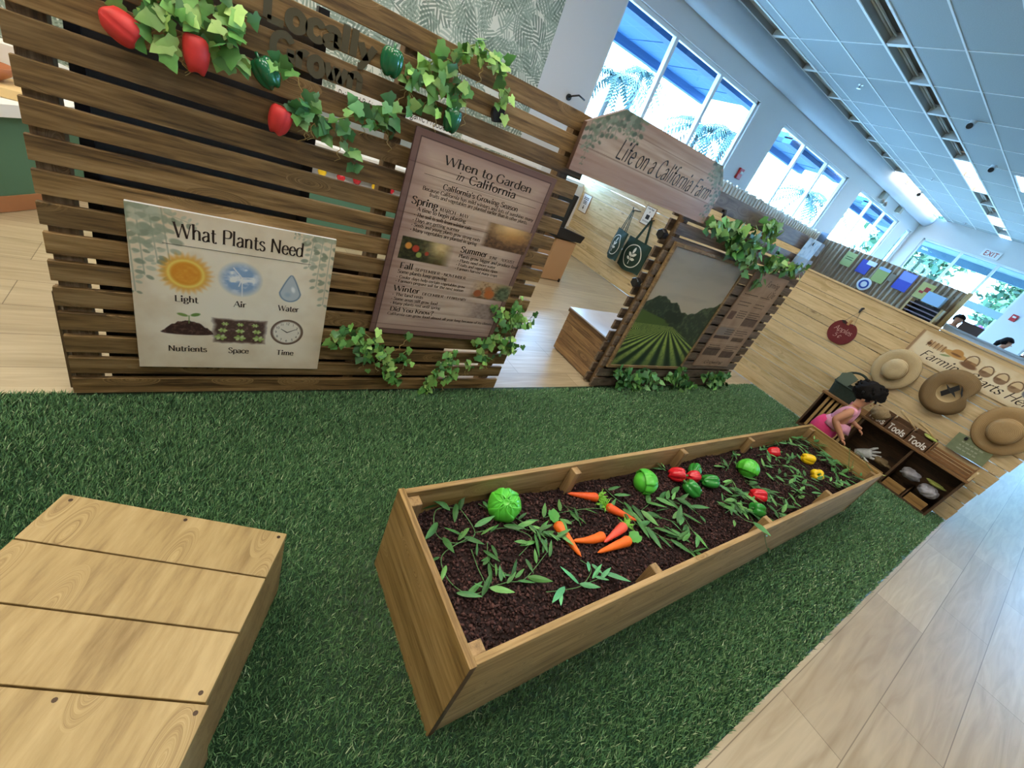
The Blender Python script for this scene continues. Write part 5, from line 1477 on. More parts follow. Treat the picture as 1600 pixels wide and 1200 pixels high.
# farming sign
def farming_sign():
    y0, y1, z0, z1 = -.06, 1.152, 1.235, 1.535
    t = thing('farming_sign', (XP, y1, z0), 'long cream sign with hat and basket drawings at the pine fence top', 'sign')
    boxpart('board', plain('sign_edge_tan', '8a6a48', .6), t, XP - .014, XP - .002, y0, y1, z0, z1, .001)
    wd, ht = y1 - y0, z1 - z0
    cv = Canvas(wd, ht, 260, 90)
    paper(cv, 'e2d7b8', 'c9b084', 51, .5)
    cv.blend(np.clip((.03 - cv.X) / .01, 0, 1) * .6, '7a5638')
    def basket(x, y, s, c='9a7650'):
        cv.ell(x, y, s, s * .8, c, 0, .15); cv.blend(((np.abs(cv.X - x) < s) & (cv.Y > y + s * .35) & (cv.Y < y + s * 1.2)) * 1.0, 'd2bd94')
        for k in range(14):
            a = k / 13 * math.pi; b_ = (k + 1) / 13 * math.pi
            cv.line(x + s * .9 * math.cos(a), y + s * .2 + s * 1.3 * math.sin(a), x + s * .9 * math.cos(b_), y + s * .2 + s * 1.3 * math.sin(b_), .004, '5f4630')
        cv.ell(x - s * .3, y + s * .1, s * .5, s * .3, '6f5238', .4, .4, .6)
    for k in range(5): cv.ell(.13 + .032 * k, .205, .020, .038, ['b8966a', 'c4a478'][k % 2], .2, .25)
    for k in range(5): cv.line(.115 + .034 * k, .17, .12 + .034 * k, .235, .003, '6b4c30')
    cv.ell(.125, .20, .022, .02, '5a3f2a', 0, .4)
    cv.ell(.36, .205, .105, .032, 'c59a5c', 0, .15); cv.ell(.365, .225, .052, .042, 'b98a4c', 0, .15); cv.ell(.365, .208, .055, .012, '7a5634', 0, .4)
    cv.ell(.30, .16, .05, .012, '8a9a6a', .3, .4)
    basket(.50, .19, .055); cv.ell(.50, .165, .08, .03, '7a5a40', 0, .3)
    for x in (.64, .76): basket(x, .17, .05, '8a7055')
    basket(.88, .16, .05, '9a8060')
    cv.ell(.985, .17, .05, .045, '6b6f7a', 0, .2); cv.line(1.02, .18, 1.07, .215, .008, '6b6f7a'); cv.ell(.96, .225, .016, .035, '5f5a4a', -.3, .3)
    cv.ell(1.12, .17, .05, .03, '6f4a34', -.3, .3)
    o = cv.mesh('picture', M_PRINT, t, (XP - .0152, y1, z0), (0, -1, 0), (0, 0, 1))
    m = MB(); write(m, 'Farming Starts Here!', (XP - .0165, y1 - .63, z0 + .052), (0, -1, 0), (0, 0, 1), .082, 'script', 'c', 1.3, width=1.0)
    m.build('lettering', M_INK, t)
farming_sign()
# apple sign
def apple_sign():
    c = P(1315, 519, 'x', XP - .02)
    t = thing('apple_sign', c, 'dark red wooden apple sign hanging from a hook on the pine fence', 'sign')
    s = .145; o_ = []
    for k in range(48):
        a = k / 48 * 2 * math.pi
        r = s * (1 - .10 * math.cos(2 * a) * .4) * (1 - .20 * math.exp(-((a - math.pi / 2) / .33) ** 2) - .06 * math.exp(-((a - 1.5 * math.pi) / .3) ** 2))
        o_.append(Vector((c.x, c.y - r * 1.06 * math.cos(a), c.z + r * math.sin(a))))
    MB().prism(o_, (.014, 0, 0)).build('board', plain('dark_apple_red', '6b1f26', .55, noise=.08), t, bevel=.002)
    MB().prism([Vector((c.x - .002, c.y + a, c.z + b)) for a, b in ((-.012, .10), (.016, .10), (.010, .165), (-.010, .165))], (.012, 0, 0)).build('stem', plain('apple_stem', 'b59062', .7), t)
    MB().prism([Vector((c.x - .004, c.y + a, c.z + b)) for a, b in ((.015, .10), (.05, .135), (.085, .125), (.06, .10))], (.004, 0, 0)).build('leaf', plain('apple_leaf_black', '2a2324', .7), t)
    m = MB()
    write(m, 'Apples', (c.x - .0015, c.y, c.z + .0), (0, -1, 0), (0, .1, 1), .058, 'script', 'c', 1.0, width=.20)
    write(m, '5', (c.x - .0015, c.y + .045, c.z - .075), (0, -1, 0), (0, 0, 1), .05, 'script', 'c', 1.0); write(m, 'c', (c.x - .0015, c.y - .005, c.z - .07), (0, -1, 0), (0, 0, 1), .05, 'script', 'c', 1.0)
    m.tube([(c.x - .0015, c.y - .002, c.z - .078), (c.x - .0015, c.y - .012, c.z - .03)], .0015, 4)
    m.build('lettering', plain('chalk_pink', 'd9b8b0', .8), t)
    h = Vector((XP - .015, c.y - .01, c.z + .30))
    MB().tube([Vector((c.x, c.y + .06, c.z + .115)), h, Vector((c.x, c.y - .06, c.z + .115))], .0022, 5).build('hanging_wire', plain('grey_wire', '7a766c', .5), t)
    hk = thing('hook', h, 'black hook holding the wire of the apple sign', 'hook')
    MB().tube([h + Vector((.015, .0, .03)), h + Vector((-.02, 0, .025)), h + Vector((-.025, 0, -.01)), h + Vector((-.01, 0, -.03))], [.012, .013, .012, .006], 8).build('prong', M_BLACK, hk)
apple_sign()
# straw hats
def hat(u, v, rb, rc, hc, mat, tilt, label, droop=.0, inner=False, stretch=1.15):
    c = P(u, v, 'x', XP - .06)
    t = thing('straw_hat', c, label, 'straw hat', 'straw hats on the pine fence')
    M = Matrix.Rotation(R(-90), 4, 'Y') @ Matrix.Rotation(R(90), 4, 'Z') @ Matrix.Diagonal((1, stretch, 1, 1))
    def fn(a, i, r, z):
        if inner and r > rc * 1.05:
            q = math.exp(-((a - 3.3) / .42) ** 2) * (r - rc) / (rb - rc)
            return r * (1 - .34 * q), z + .05 * q + droop * (r / rb) ** 2 * math.sin(a + .6)
        return r, z + droop * (r / rb) ** 2 * math.sin(a + .6) + .006 * math.sin(3 * a) * (r / rb)
    if not inner:
        MB().lathe([(rc * 1.02, .0), (rc * 1.2, .004), (rb * .8, .010), (rb * .96, .004), (rb, -.008), (rb * .97, -.010), (rb * .8, .0), (rc * .98, -.008)], 48, M, fn).build('brim', mat, t, smooth=True, local=True)
        MB().lathe([(rc * 1.02, -.002), (rc * 1.0, hc * .45), (rc * .93, hc * .8), (rc * .75, hc * .97), (rc * .4, hc * 1.0), (.0005, hc * .97)], 40, M, fn).build('crown', mat, t, smooth=True, local=True)
        MB().lathe([(rc * 1.035, .004), (rc * 1.035, .018), (rc * 1.0, .02)], 40, M, fn).build('band', plain('straw_band', '8f734c', .8), t, smooth=True, local=True)
    else:
        MB().lathe([(rc * .98, .03), (rc * 1.1, .036), (rb * .8, .036), (rb, .014), (rb * .99, .010), (rb * .8, .028), (rc * 1.02, .024)], 48, M, fn).build('brim', mat, t, smooth=True, local=True)
        MB().lathe([(rc * 1.0, .030), (rc * .96, -.0), (rc * .8, -.030), (rc * .4, -.038), (.0005, -.038)], 36, M, fn).build('crown', plain('straw_inside', 'c9b48a', .8), t, smooth=True, local=True)
    t.rotation_euler = Euler([R(q) for q in tilt])
    return t, c
def straw(name, a, b):
    m = plain(name, a, .8); 
    if 'wv' in m: return m
    N, L = m.node_tree.nodes, m.node_tree.links
    tc = N.new('ShaderNodeTexCoord'); wv = N.new('ShaderNodeTexWave'); wv.wave_type = 'RINGS'; wv.rings_direction = 'X'; wv.inputs['Scale'].default_value = 28; wv.inputs['Distortion'].default_value = 1.5
    nz = N.new('ShaderNodeTexNoise'); nz.inputs['Scale'].default_value = 60
    rp = N.new('ShaderNodeValToRGB'); rp.color_ramp.elements[0].color = (*s2l(b), 1); rp.color_ramp.elements[1].color = (*s2l(a), 1)
    mx = N.new('ShaderNodeMath'); mx.operation = 'MULTIPLY_ADD'; mx.inputs[1].default_value = .6
    L.new(tc.outputs['Object'], wv.inputs['Vector']); L.new(tc.outputs['Object'], nz.inputs['Vector'])
    L.new(nz.outputs['Fac'], mx.inputs[0]); L.new(wv.outputs['Fac'], mx.inputs[2]); L.new(mx.outputs[0], rp.inputs['Fac'])
    L.new(rp.outputs['Color'], N['Principled BSDF'].inputs['Base Color'])
    return m
S1M, S2M, S3M = straw('straw_pale', 'bfae88', '9c8862'), straw('straw_brown', '7f6844', '614d30'), straw('straw_tan', 'a88c60', '866a44')
hat(1399, 577, .205, .105, .10, S1M, (0, 0, 0), 'pale straw sun hat above the child, leftmost of the three hats', .01)
t2, c2 = hat(1484, 613, .215, .095, .09, S2M, (0, 0, 0), 'brown straw hat hung with its hollow side and black strap showing, middle one', .035, True)
m = MB()
for a, b in (((-.03, .04, -.05), (-.035, -.03, .085)), ((-.03, -.05, .0), (-.035, .05, .04)), ((-.03, -.05, .09), (-.03, -.09, .02))):
    m.prism([Vector(a) + Vector((0, .018, .018)), Vector(b) + Vector((0, .018, .018)), Vector(b) - Vector((0, .018, .018)), Vector(a) - Vector((0, .018, .018))], (.006, 0, 0))
m.build('strap', M_BLACK, t2, local=True)
hat(1570, 674, .215, .115, .09, S3M, (0, 0, 0), 'wide tan straw hat nearest the fence right end, round crown forward', .01)

# ------------------------------------------------------------------ tool shelf
SX0, SX1, SY0, SY1, SZ = 5.925, 6.245, -.052, 1.395, .50
def tool_shelf():
    t = thing('tool_shelf', (SX0, SY0, 0), 'low dark wooden tool shelf with two open bays against the pine fence', 'shelf')
    th = .022
    for y in (SY0, .40, .90, SY1 - th): boxpart('upright', W_DARKZ, t, SX0, SX1, y, y + th, .0, SZ)
    boxpart('top_board', wood('shelf_top_y', '9a7448', '85623c', '634628', 'y', vary=.03), t, SX0 - .02, SX1, SY0 - .01, SY1 + .01, SZ - .002, SZ + .022)
    boxpart('bottom_board', W_DARK, t, SX0, SX1, SY0 + th, SY1 - th, .012, .034)
    boxpart('back_panel', W_DARK, t, SX1 - .012, SX1, SY0 + th, SY1 - th, .034, SZ - .002, 0)
    lip = wood('bin_front_y', 'b08a54', '9a7644', '7a5a34', 'y', vary=.05)
    for a, b in ((.0, .17), (.21, .385), (.44, .64), (.68, .88)): boxpart('bin_front', lip, t, SX0 + .004, SX0 + .02, a, b, .02, .125)
    for y in (.185, .655): boxpart('bin_divider', W_DARKZ, t, SX0 + .01, SX1 - .02, y, y + .012, .034, .13, .001)
    for k in range(8): boxpart('rolled_edge', W_PINEZ, t, SX0 + .02, SX0 + .034, .935 + .052 * k, .965 + .052 * k, .06, SZ - .01)
    return t
tool_shelf()
def crate_bin(y, w_, label, word=True, greens=False):
    z = SZ + .022
    t = thing('tool_bin', (SX0 + .02, y, z), label, 'bin', 'wooden tool bins on the shelf')
    x0, x1, h, th = SX0 + .015, SX0 + .17, .125, .010
    wm = wood('bin_wood_y', '75573c', '604630', '43301f', 'y', vary=.08)
    boxpart('front', wm, t, x0, x0 + th, y, y + w_, z, z + h, .001); boxpart('back', wm, t, x1 - th, x1, y, y + w_, z, z + h + .03, .001)
    boxpart('side', wm, t, x0 + th, x1 - th, y, y + th, z, z + h + .012, .001); boxpart('side', wm, t, x0 + th, x1 - th, y + w_ - th, y + w_, z, z + h + .012, .001)
    boxpart('base', wm, t, x0 + th, x1 - th, y + th, y + w_ - th, z, z + .01, 0)
    if word:
        m = MB(); write(m, 'Tools', (x0 - .0012, y + w_ / 2, z + .022), (0, -1, 0), (0, 0, 1), .062, 'sans', 'c', 1.5, width=w_ * .86)
        m.build('lettering', M_CHALK, t)
    return t
crate_bin(.345, .185, 'dark wooden bin with white lettering, rightmost of the row beside the rack')
crate_bin(.545, .185, 'dark wooden bin with white lettering, in the middle of the row')
crate_bin(.745, .185, 'dark wooden bin half covered by a brown sack, beside the child')
# burlap sack hanging over the third bin
def blob(name, label, cat, mat, c, s, seed, group=None, amp=.16, sub=4, squash=None):
    t = thing(name, c, label, cat, group)
    bm = bmesh.new(); bmesh.ops.create_icosphere(bm, subdivisions=sub, radius=1)
    for v in bm.verts:
        n = v.co
        k = 1 + amp * (float(fbm(np.array([n.x * 2.6 + seed]), np.array([n.y * 2.6 + n.z * 2.1]), 3, seed)[0]) - .5) * 2
        v.co = Vector((n.x * s[0] * k, n.y * s[1] * k, n.z * s[2] * k))
    me = bpy.data.meshes.new('body'); bm.to_mesh(me); bm.free(); me.materials.append(mat)
    for p in me.polygons: p.use_smooth = True
    o = bpy.data.objects.new('body', me); COL.objects.link(o); o.parent = t
    return t
M_BURL = plain('burlap', '8f7a58', .9, noise=.2, nscale=90, bump=.5)
blob('burlap_sack', 'brown burlap sack lying over the third tool bin by the child', 'sack', M_BURL, (SX0 + .03, .845, SZ + .125), (.075, .085, .075), 3)
M_WOODT = plain('pale_tool_handle', 'b59a6a', .6)
for (y, z, a, lab) in ((.64, .70, .35, 'pale wooden tool handle sticking out behind the middle bin'), (.46, .71, .15, 'wooden tool handle lying across the rightmost bin')):
    t = thing('tool_handle', (SX0 + .1, y, z), lab, 'tool handle', None)  # pale wooden handles of the tools in the bins
    MB().tube([(SX0 + .09, y - .10, z - .035), (SX0 + .10, y, z + .01), (SX0 + .11, y + .10, z + .01 + a * .1)], [.009, .010, .012], 8).build('stick', M_WOODT, t, smooth=True)
blob('green_cloth', 'yellow green garden glove lying on top of the rightmost bin', 'glove', plain('olive_cloth', '98a250', .8), (SX0 + .10, .40, SZ + .168), (.055, .06, .016), 9, amp=.3)
# slatted rack and green sign
def rack():
    z = SZ + .022
    t = thing('slatted_rack', (SX0 + .04, -.02, z), 'low slatted wooden rack right of the tool bins on the shelf', 'rack')
    wm = wood('rack_y', '9a7148', '84603c', '63452a', 'y', vary=.05)
    for k in range(4): boxpart('slat', wm, t, SX0 + .03 + .015 * k, SX0 + .045 + .015 * k, -.02, .325, z + .005 + .027 * k, z + .026 + .027 * k, .001)
    for y in (-.03, .325): boxpart('end_block', wm, t, SX0 + .03, SX0 + .2, y, y + .012, z, z + .125, .001)
    boxpart('end_rest', W_PINE, t, SX0 + .02, SX0 + .12, -.055, -.035, z, z + .10, .002)
rack()
def green_sign():
    q = [P(u, v, 'x', XP - .05) for u, v in ((1499, 675), (1557, 705), (1534, 730), (1477, 697))]
    t = thing('green_sign', q[3], 'faded sage green sign board hung below the tan hat', 'sign')
    MB().prism(q, (.014, 0, 0)).build('board', plain('sage_green', '7d8a68', .7, noise=.12, nscale=25), t, bevel=.002)
    e1 = (q[2] - q[3]).normalized(); e2 = (q[0] - q[3]).normalized(); ht = (q[0] - q[3]).length; wd = (q[1] - q[0]).length
    m = MB(); g = random.Random(3)
    for r_ in range(3):
        x = wd * .22
        while x < wd * .72:
            k = g.uniform(.015, .04); a = q[3] + e1 * x + e2 * ht * (.62 - .2 * r_) + Vector((-.001, 0, 0))
            m.add([a, a + e1 * k, a + e1 * k + e2 * .014, a + e2 * .014], [(0, 1, 2, 3)]); x += k + .01
    tag(m.build('faded_print', plain('faded_print', 'a5ad92', .8), t), kind='stuff')
    for f in (.25, .72):
        c = q[0].lerp(q[1], f) - e2 * .025 + Vector((-.006, 0, 0))
        MB().obox(Matrix.Translation(c), .012, .022, .03).build('clip', M_BLACK, t)
        MB().tube([c + e2 * .02, c + e2 * .12 + Vector((.03, 0, 0))], .0015, 4).build('string', plain('grey_wire', '7a766c', .5), t)
green_sign()
# gloves in the bays
def glove(p, yaw, label, mat, s=1.0, pitch=-.6, MX=None):
    """limp glove: palm with five separate fingers"""
    t = thing('garden_glove', p, label, 'glove')
    M = MX or Matrix.Rotation(yaw, 4, 'Z') @ Matrix.Rotation(pitch, 4, 'Y')
    m = MB()
    def T(*q): return M @ Vector(q) * s
    m.tube([T(-.075, 0, 0), T(-.05, 0, 0), T(-.01, 0, 0), T(.03, 0, 0), T(.045, 0, 0)], [.030 * s, .036 * s, .042 * s, .044 * s, .03 * s], 12)
    for k, (y, a, l) in enumerate(((-.036, -.38, .066), (-.012, -.12, .080), (.012, .12, .076), (.036, .38, .060))):
        m.tube([T(.03, y, 0), T(.03 + l * .5 * math.cos(a), y + l * .5 * math.sin(a), .004), T(.03 + l * math.cos(a), y + l * math.sin(a), -.004)], [.0115 * s, .011 * s, .007 * s], 8)
    m.tube([T(-.02, -.035, 0), T(.0, -.062, .002), T(.022, -.082, 0)], [.014 * s, .012 * s, .008 * s], 8)
    m.build('body', mat, t, smooth=True, local=True)
p = P(1352, 708, 'x', SX0 + .08)
M_GLV = plain('grey_white_glove', 'd2d4d2', .85, noise=.1, nscale=50)
fx = Vector((.15, -.80, .58)).normalized(); nz = Vector((-.85, .0, .5)); nz = (nz - fx * nz.dot(fx)).normalized()
glove(p, R(-70), 'grey white garden glove propped up in the left open bay', M_GLV, 1.25, 0, Matrix((fx, nz.cross(fx), nz)).transposed().to_4x4())
glove(P(1378, 722, 'x', SX0 + .1), R(-60), 'brown garden glove lying behind the grey one in the left bay', plain('tan_glove', '83704f', .85), 1.0, .1)
M_BAG = plain('grey_print_cloth', '9b9aa0', .8, noise=.35, nscale=22)
blob('folded_cloth', 'grey folded garden gloves in the left bin of the right bay', 'gloves', M_BAG, P(1423, 741, 'x', SX0 + .08), (.07, .085, .055), 5, amp=.3)
blob('folded_cloth', 'bundle of pale grey patterned gloves in the right bin of the right bay', 'gloves', M_BAG, P(1450, 768, 'x', SX0 + .08), (.08, .085, .06), 8, amp=.3)
blob('folded_cloth', 'olive green glove lying over the pale bundle in the right bay', 'gloves', plain('olive_cloth', '98a250', .8), P(1462, 757, 'x', SX0 + .12), (.05, .085, .018), 11, amp=.3)

# wicker basket with a band handle
def basket():
    c = Vector((SX0 + .15, 1.245, SZ + .024))
    t = thing('basket', c, 'dark green basket with a tall arched handle on the shelf behind the child', 'basket')
    mt = plain('dark_green_weave', '24352f', .8, noise=.25, nscale=70, bump=.6)
    a, b_, h = .115, .165, .15
    def ring(k, z): return [c + Vector((a * k * math.copysign(abs(math.cos(q)) ** .5, math.cos(q)), b_ * k * math.copysign(abs(math.sin(q)) ** .5, math.sin(q)), z)) for q in [i / 32 * 6.2832 for i in range(32)]]
    m = MB(); rings = [ring(.86, 0), ring(.93, h * .5), ring(1, h), ring(.95, h), ring(.88, h * .5), ring(.82, .012)]
    vs = [p for r_ in rings for p in r_]; fs = []
    for i in range(5):
        for k in range(32): fs.append((i * 32 + k, i * 32 + (k + 1) % 32, (i + 1) * 32 + (k + 1) % 32, (i + 1) * 32 + k))
    fs += [tuple(range(31, -1, -1)), tuple(range(160, 192))]
    m.add(vs, fs); m.build('body', mt, t, smooth=False)
    MB().tube(ring(1.0, h) + [ring(1.0, h)[0]], .009, 6).build('rim', mt, t, smooth=True)
    hd = []
    for k in range(17):
        q = k / 16 * math.pi; hd.append(c + Vector((0, b_ * 1.0 * math.cos(q), h - .02 + .20 * math.sin(q))))
    MB().tube(hd, .013, 8).build('handle', mt, t, smooth=True)
    t2 = thing('paper_tag', c + Vector((-.06, .09, .21)), 'grey green leaf-shaped cloth tucked into the dark basket', 'cloth')
    m = MB().add([c + Vector(q) for q in ((-.10, .14, .12), (-.10, .02, .14), (-.04, -.01, .27), (-.03, .09, .30), (-.05, .16, .25))], [(0, 1, 2, 3, 4)])
    o = m.build('cloth', plain('grey_green_cloth', '4d5a4c', .85), t2); s_ = o.modifiers.new('s', 'SOLIDIFY'); s_.thickness = .006
basket()
# ------------------------------------------------------------------ people
M_SKIN = plain('skin', 'c98f6e', .55)
M_HAIR = plain('black_hair', '0d0a09', .75, spec=.2, noise=.3, nscale=60, bump=.8)
def skin_mesh(name, mat, parent, joints, edges, root=0, sub=2):
    """joints: [(Vector, rx, ry)], grown with a Skin modifier"""
    off = wloc(parent)
    me = bpy.data.meshes.new(name)
    me.from_pydata([tuple(Vector(j[0]) - off) for j in joints], edges, [])
    me.materials.append(mat)
    o = bpy.data.objects.new(name, me); COL.objects.link(o); o.parent = parent
    sk = o.modifiers.new('skin', 'SKIN'); sk.use_smooth_shade = True; sk.branch_smoothing = .4
    if not me.skin_vertices: me.attributes  # layer made by the modifier below
    lay = me.skin_vertices[0] if len(me.skin_vertices) else None
    if lay is None:
        bm = bmesh.new(); bm.from_mesh(me); bm.verts.layers.skin.verify(); bm.to_mesh(me); bm.free(); lay = me.skin_vertices[0]
    for i, j in enumerate(joints):
        lay.data[i].radius = (j[1], j[2]); lay.data[i].use_root = (i == root)
    s = o.modifiers.new('sub', 'SUBSURF'); s.levels = sub; s.render_levels = sub
    return o
def hairball(parent, c, s, seed, mat=M_HAIR, cut=None, amp=.18, name='hair', freq=3.2):
    off = wloc(parent)
    bm = bmesh.new(); bmesh.ops.create_icosphere(bm, subdivisions=4, radius=1)
    for v in bm.verts:
        n = v.co.copy()
        k = 1 + amp * (float(fbm(np.array([n.x * freq + seed]), np.array([n.y * freq + n.z * 2.1]), 3, seed)[0]) - .5) * 2
        v.co = Vector((n.x * s[0] * k, n.y * s[1] * k, n.z * s[2] * k)) + c - off
    if cut:
        kill = [v for v in bm.verts if cut(v.co + off)]
        bmesh.ops.delete(bm, geom=kill, context='VERTS')
    me = bpy.data.meshes.new(name); bm.to_mesh(me); bm.free(); me.materials.append(mat)
    for p in me.polygons: p.use_smooth = True
    o = bpy.data.objects.new(name, me); COL.objects.link(o); o.parent = parent
    return o

def child():
    X = 5.33
    t = thing('person', (X, 1.0, 0), 'small child in pink top and hot pink shorts standing at the tool shelf, head bowed', 'person')
    f = Vector((.22, -.975, 0)); L_ = Vector((.975, .22, 0)); U = Vector((0, 0, 1))
    hip = P(1291, 669, 'x', X); chest = P(1329, 645, 'x', X); neck = P(1342, 631, 'x', X); head = P(1355, 617, 'x', X + .02)
    wst = hip.lerp(chest, .45)
    J = [(hip, .098, .095), (wst, .098, .09), (chest, .105, .09), (chest.lerp(neck, .75), .065, .06), (neck, .045, .045), (neck.lerp(head, .55) + f * .012, .066, .068), (head, .092, .098), (head + U * .045 - f * .012, .078, .082)]
    E = [(0, 1), (1, 2), (2, 3), (3, 4), (4, 5), (5, 6), (6, 7)]
    def chain(frm, pts):
        p = frm
        for q in pts:
            J.append(q); E.append((p, len(J) - 1)); p = len(J) - 1
        return p
    shR = chest + U * .05 - L_ * .118; elR = P(1304, 655, 'x', X - .17); haR = P(1315, 684, 'x', X - .12)
    chain(2, [(shR, .043, .043), (shR.lerp(elR, .5), .041, .041), (elR, .036, .036), (elR.lerp(haR, .5), .033, .033), (haR, .023, .023), (haR + f * .025 - U * .018, .028, .019)])
    shL = chest + U * .05 + L_ * .118; elL = shL + f * .03 - U * .13; haL = elL + f * .12 - U * .03
    chain(2, [(shL, .036, .036), (elL, .028, .028), (haL, .019, .019), (haL + f * .03, .024, .016)])
    for sd in (-1, 1):
        h0 = hip + L_ * sd * .05 - U * .07; kn = h0 + f * .05 - U * .13; an = Vector((kn.x, kn.y + .05, .05)); 
        chain(0, [(h0, .062, .062), (kn, .046, .046), (kn.lerp(an, .5) - f * .01, .042, .042), (an, .030, .030), (an + f * .05 - U * .028, .027, .02), (an + f * .09 - U * .032, .022, .016)])
    skin_mesh('body', M_SKIN, t, J, E)
    # fingers of both hands
    for nm, w0 in (('hand', haR), ('hand', haL)):
        m = MB(); base = w0 + f * .032 - U * .02; s0 = L_
        for k in range(4):
            b = base + s0 * (k - 1.5) * .011
            m.tube([b - f * .012, b + f * .012 - U * .006, b + f * .026 - U * .018, b + f * .028 - U * .030], [.0062, .006, .0055, .004], 7)
        b = w0 + f * .012 - U * .012 - s0 * .02
        m.tube([b, b + f * .015 - U * .010 - s0 * .008, b + f * .028 - U * .018 - s0 * .004], [.0066, .006, .0045], 7)
        m.build(nm, M_SKIN, t, smooth=True)
    # face: nose, eyes, mouth, ears
    fc = MB(); hd = head - U * .03
    fc.lathe([(.0005, .012), (.008, .009), (.012, .0), (.008, -.006), (.0005, -.008)], 10, Matrix.Translation(hd + f * .098 - U * .012))
    for sd in (-1, 1):
        fc.lathe([(.0005, .020), (.012, .014), (.016, 0), (.011, -.014), (.0005, -.02)], 10, Matrix.Translation(hd + L_ * sd * .092 - U * .012) @ Matrix.Diagonal((.5, 1, 1.1, 1)))
    fc.build('face', M_SKIN, t, smooth=True)
    ey = MB()
    for sd in (-1, 1): ey.lathe([(.0005, .006), (.006, .003), (.007, 0), (.005, -.004), (.0005, -.005)], 10, Matrix.Translation(hd + f * .088 + L_ * sd * .03 + U * .012))
    ey.build('eye', plain('dark_eye', '1d1512', .3), t, smooth=True)
    mo = MB().tube([hd + f * .084 - U * .042 - L_ * .018, hd + f * .089 - U * .044, hd + f * .084 - U * .042 + L_ * .018], .004, 6)
    mo.build('mouth', plain('lips', 'a85a55', .5), t, smooth=True)
    # clothes
    pk = plain('light_pink_cotton', 'e7a3bd', .85, noise=.06, nscale=30); hp = plain('hot_pink_cotton', 'e0407a', .85, noise=.06, nscale=30)
    ch2 = chest + U * .04
    skin_mesh('shirt', pk, t, [(wst + U * .012 + f * .01, .118, .108), (wst + U * .03, .118, .108), (chest, .122, .107), (ch2.lerp(neck, .5), .088, .08), (ch2 - L_ * .09, .06, .06), (ch2 - L_ * .125, .054, .054), (ch2 + L_ * .09, .06, .06), (ch2 + L_ * .125, .054, .054)],
              [(0, 1), (1, 2), (2, 3), (2, 4), (4, 5), (2, 6), (6, 7)], 2)
    m = MB(); b0 = wst - U * .025 + f * .015
    m.lathe([(.10, .06), (.124, .02), (.140, -.03), (.136, -.03), (.115, .02)], 28, Matrix.Translation(b0), lambda a, i, r, z: (r * (1 + (.05 * math.sin(a * 7) if i in (2, 3) else 0)), z + .006 * math.sin(a * 5)))
    m.build('shirt_hem', pk, t, smooth=True)
    m = MB()
    m.lathe([(.0005, .12), (.09, .11), (.116, .05), (.126, -.02), (.118, -.07), (.08, -.11), (.0005, -.12)], 28, Matrix.Translation(hip - f * .02) @ Matrix.Diagonal((1.02, 1.0, 1, 1)))
    for sd in (-1, 1):
        h0 = hip + L_ * sd * .054 - U * .05
        m.tube([h0, h0 - U * .07 + f * .02, h0 - U * .13 + f * .035], [.085, .082, .076], 18)
    m.build('shorts', hp, t, smooth=True)
    hc = head + U * .030 + f * .004
    hairball(t, hc, (.128, .142, .112), 4, cut=lambda c: (c - head).dot(f) > .06 and c.z < head.z + .0, amp=.16)
    g = random.Random(5)
    for k in range(46):
        a = g.uniform(0, 6.28); e = g.uniform(-.35, 1.0)
        d = Vector((math.cos(a) * math.cos(e), math.sin(a) * math.cos(e), math.sin(e)))
        if d.dot(f) > .55 and e < .3: continue
        b = hc + Vector((d.x * .118, d.y * .132, d.z * .104)); sd = d.orthogonal().normalized()
        MB().tube([b, b + d * .016 + sd * .012, b + d * .014 - U * .012 + sd * .024, b + d * .004 - U * .020 + sd * .014], [.011, .011, .009, .004], 6).build('curl', M_HAIR, t, smooth=True)
child()

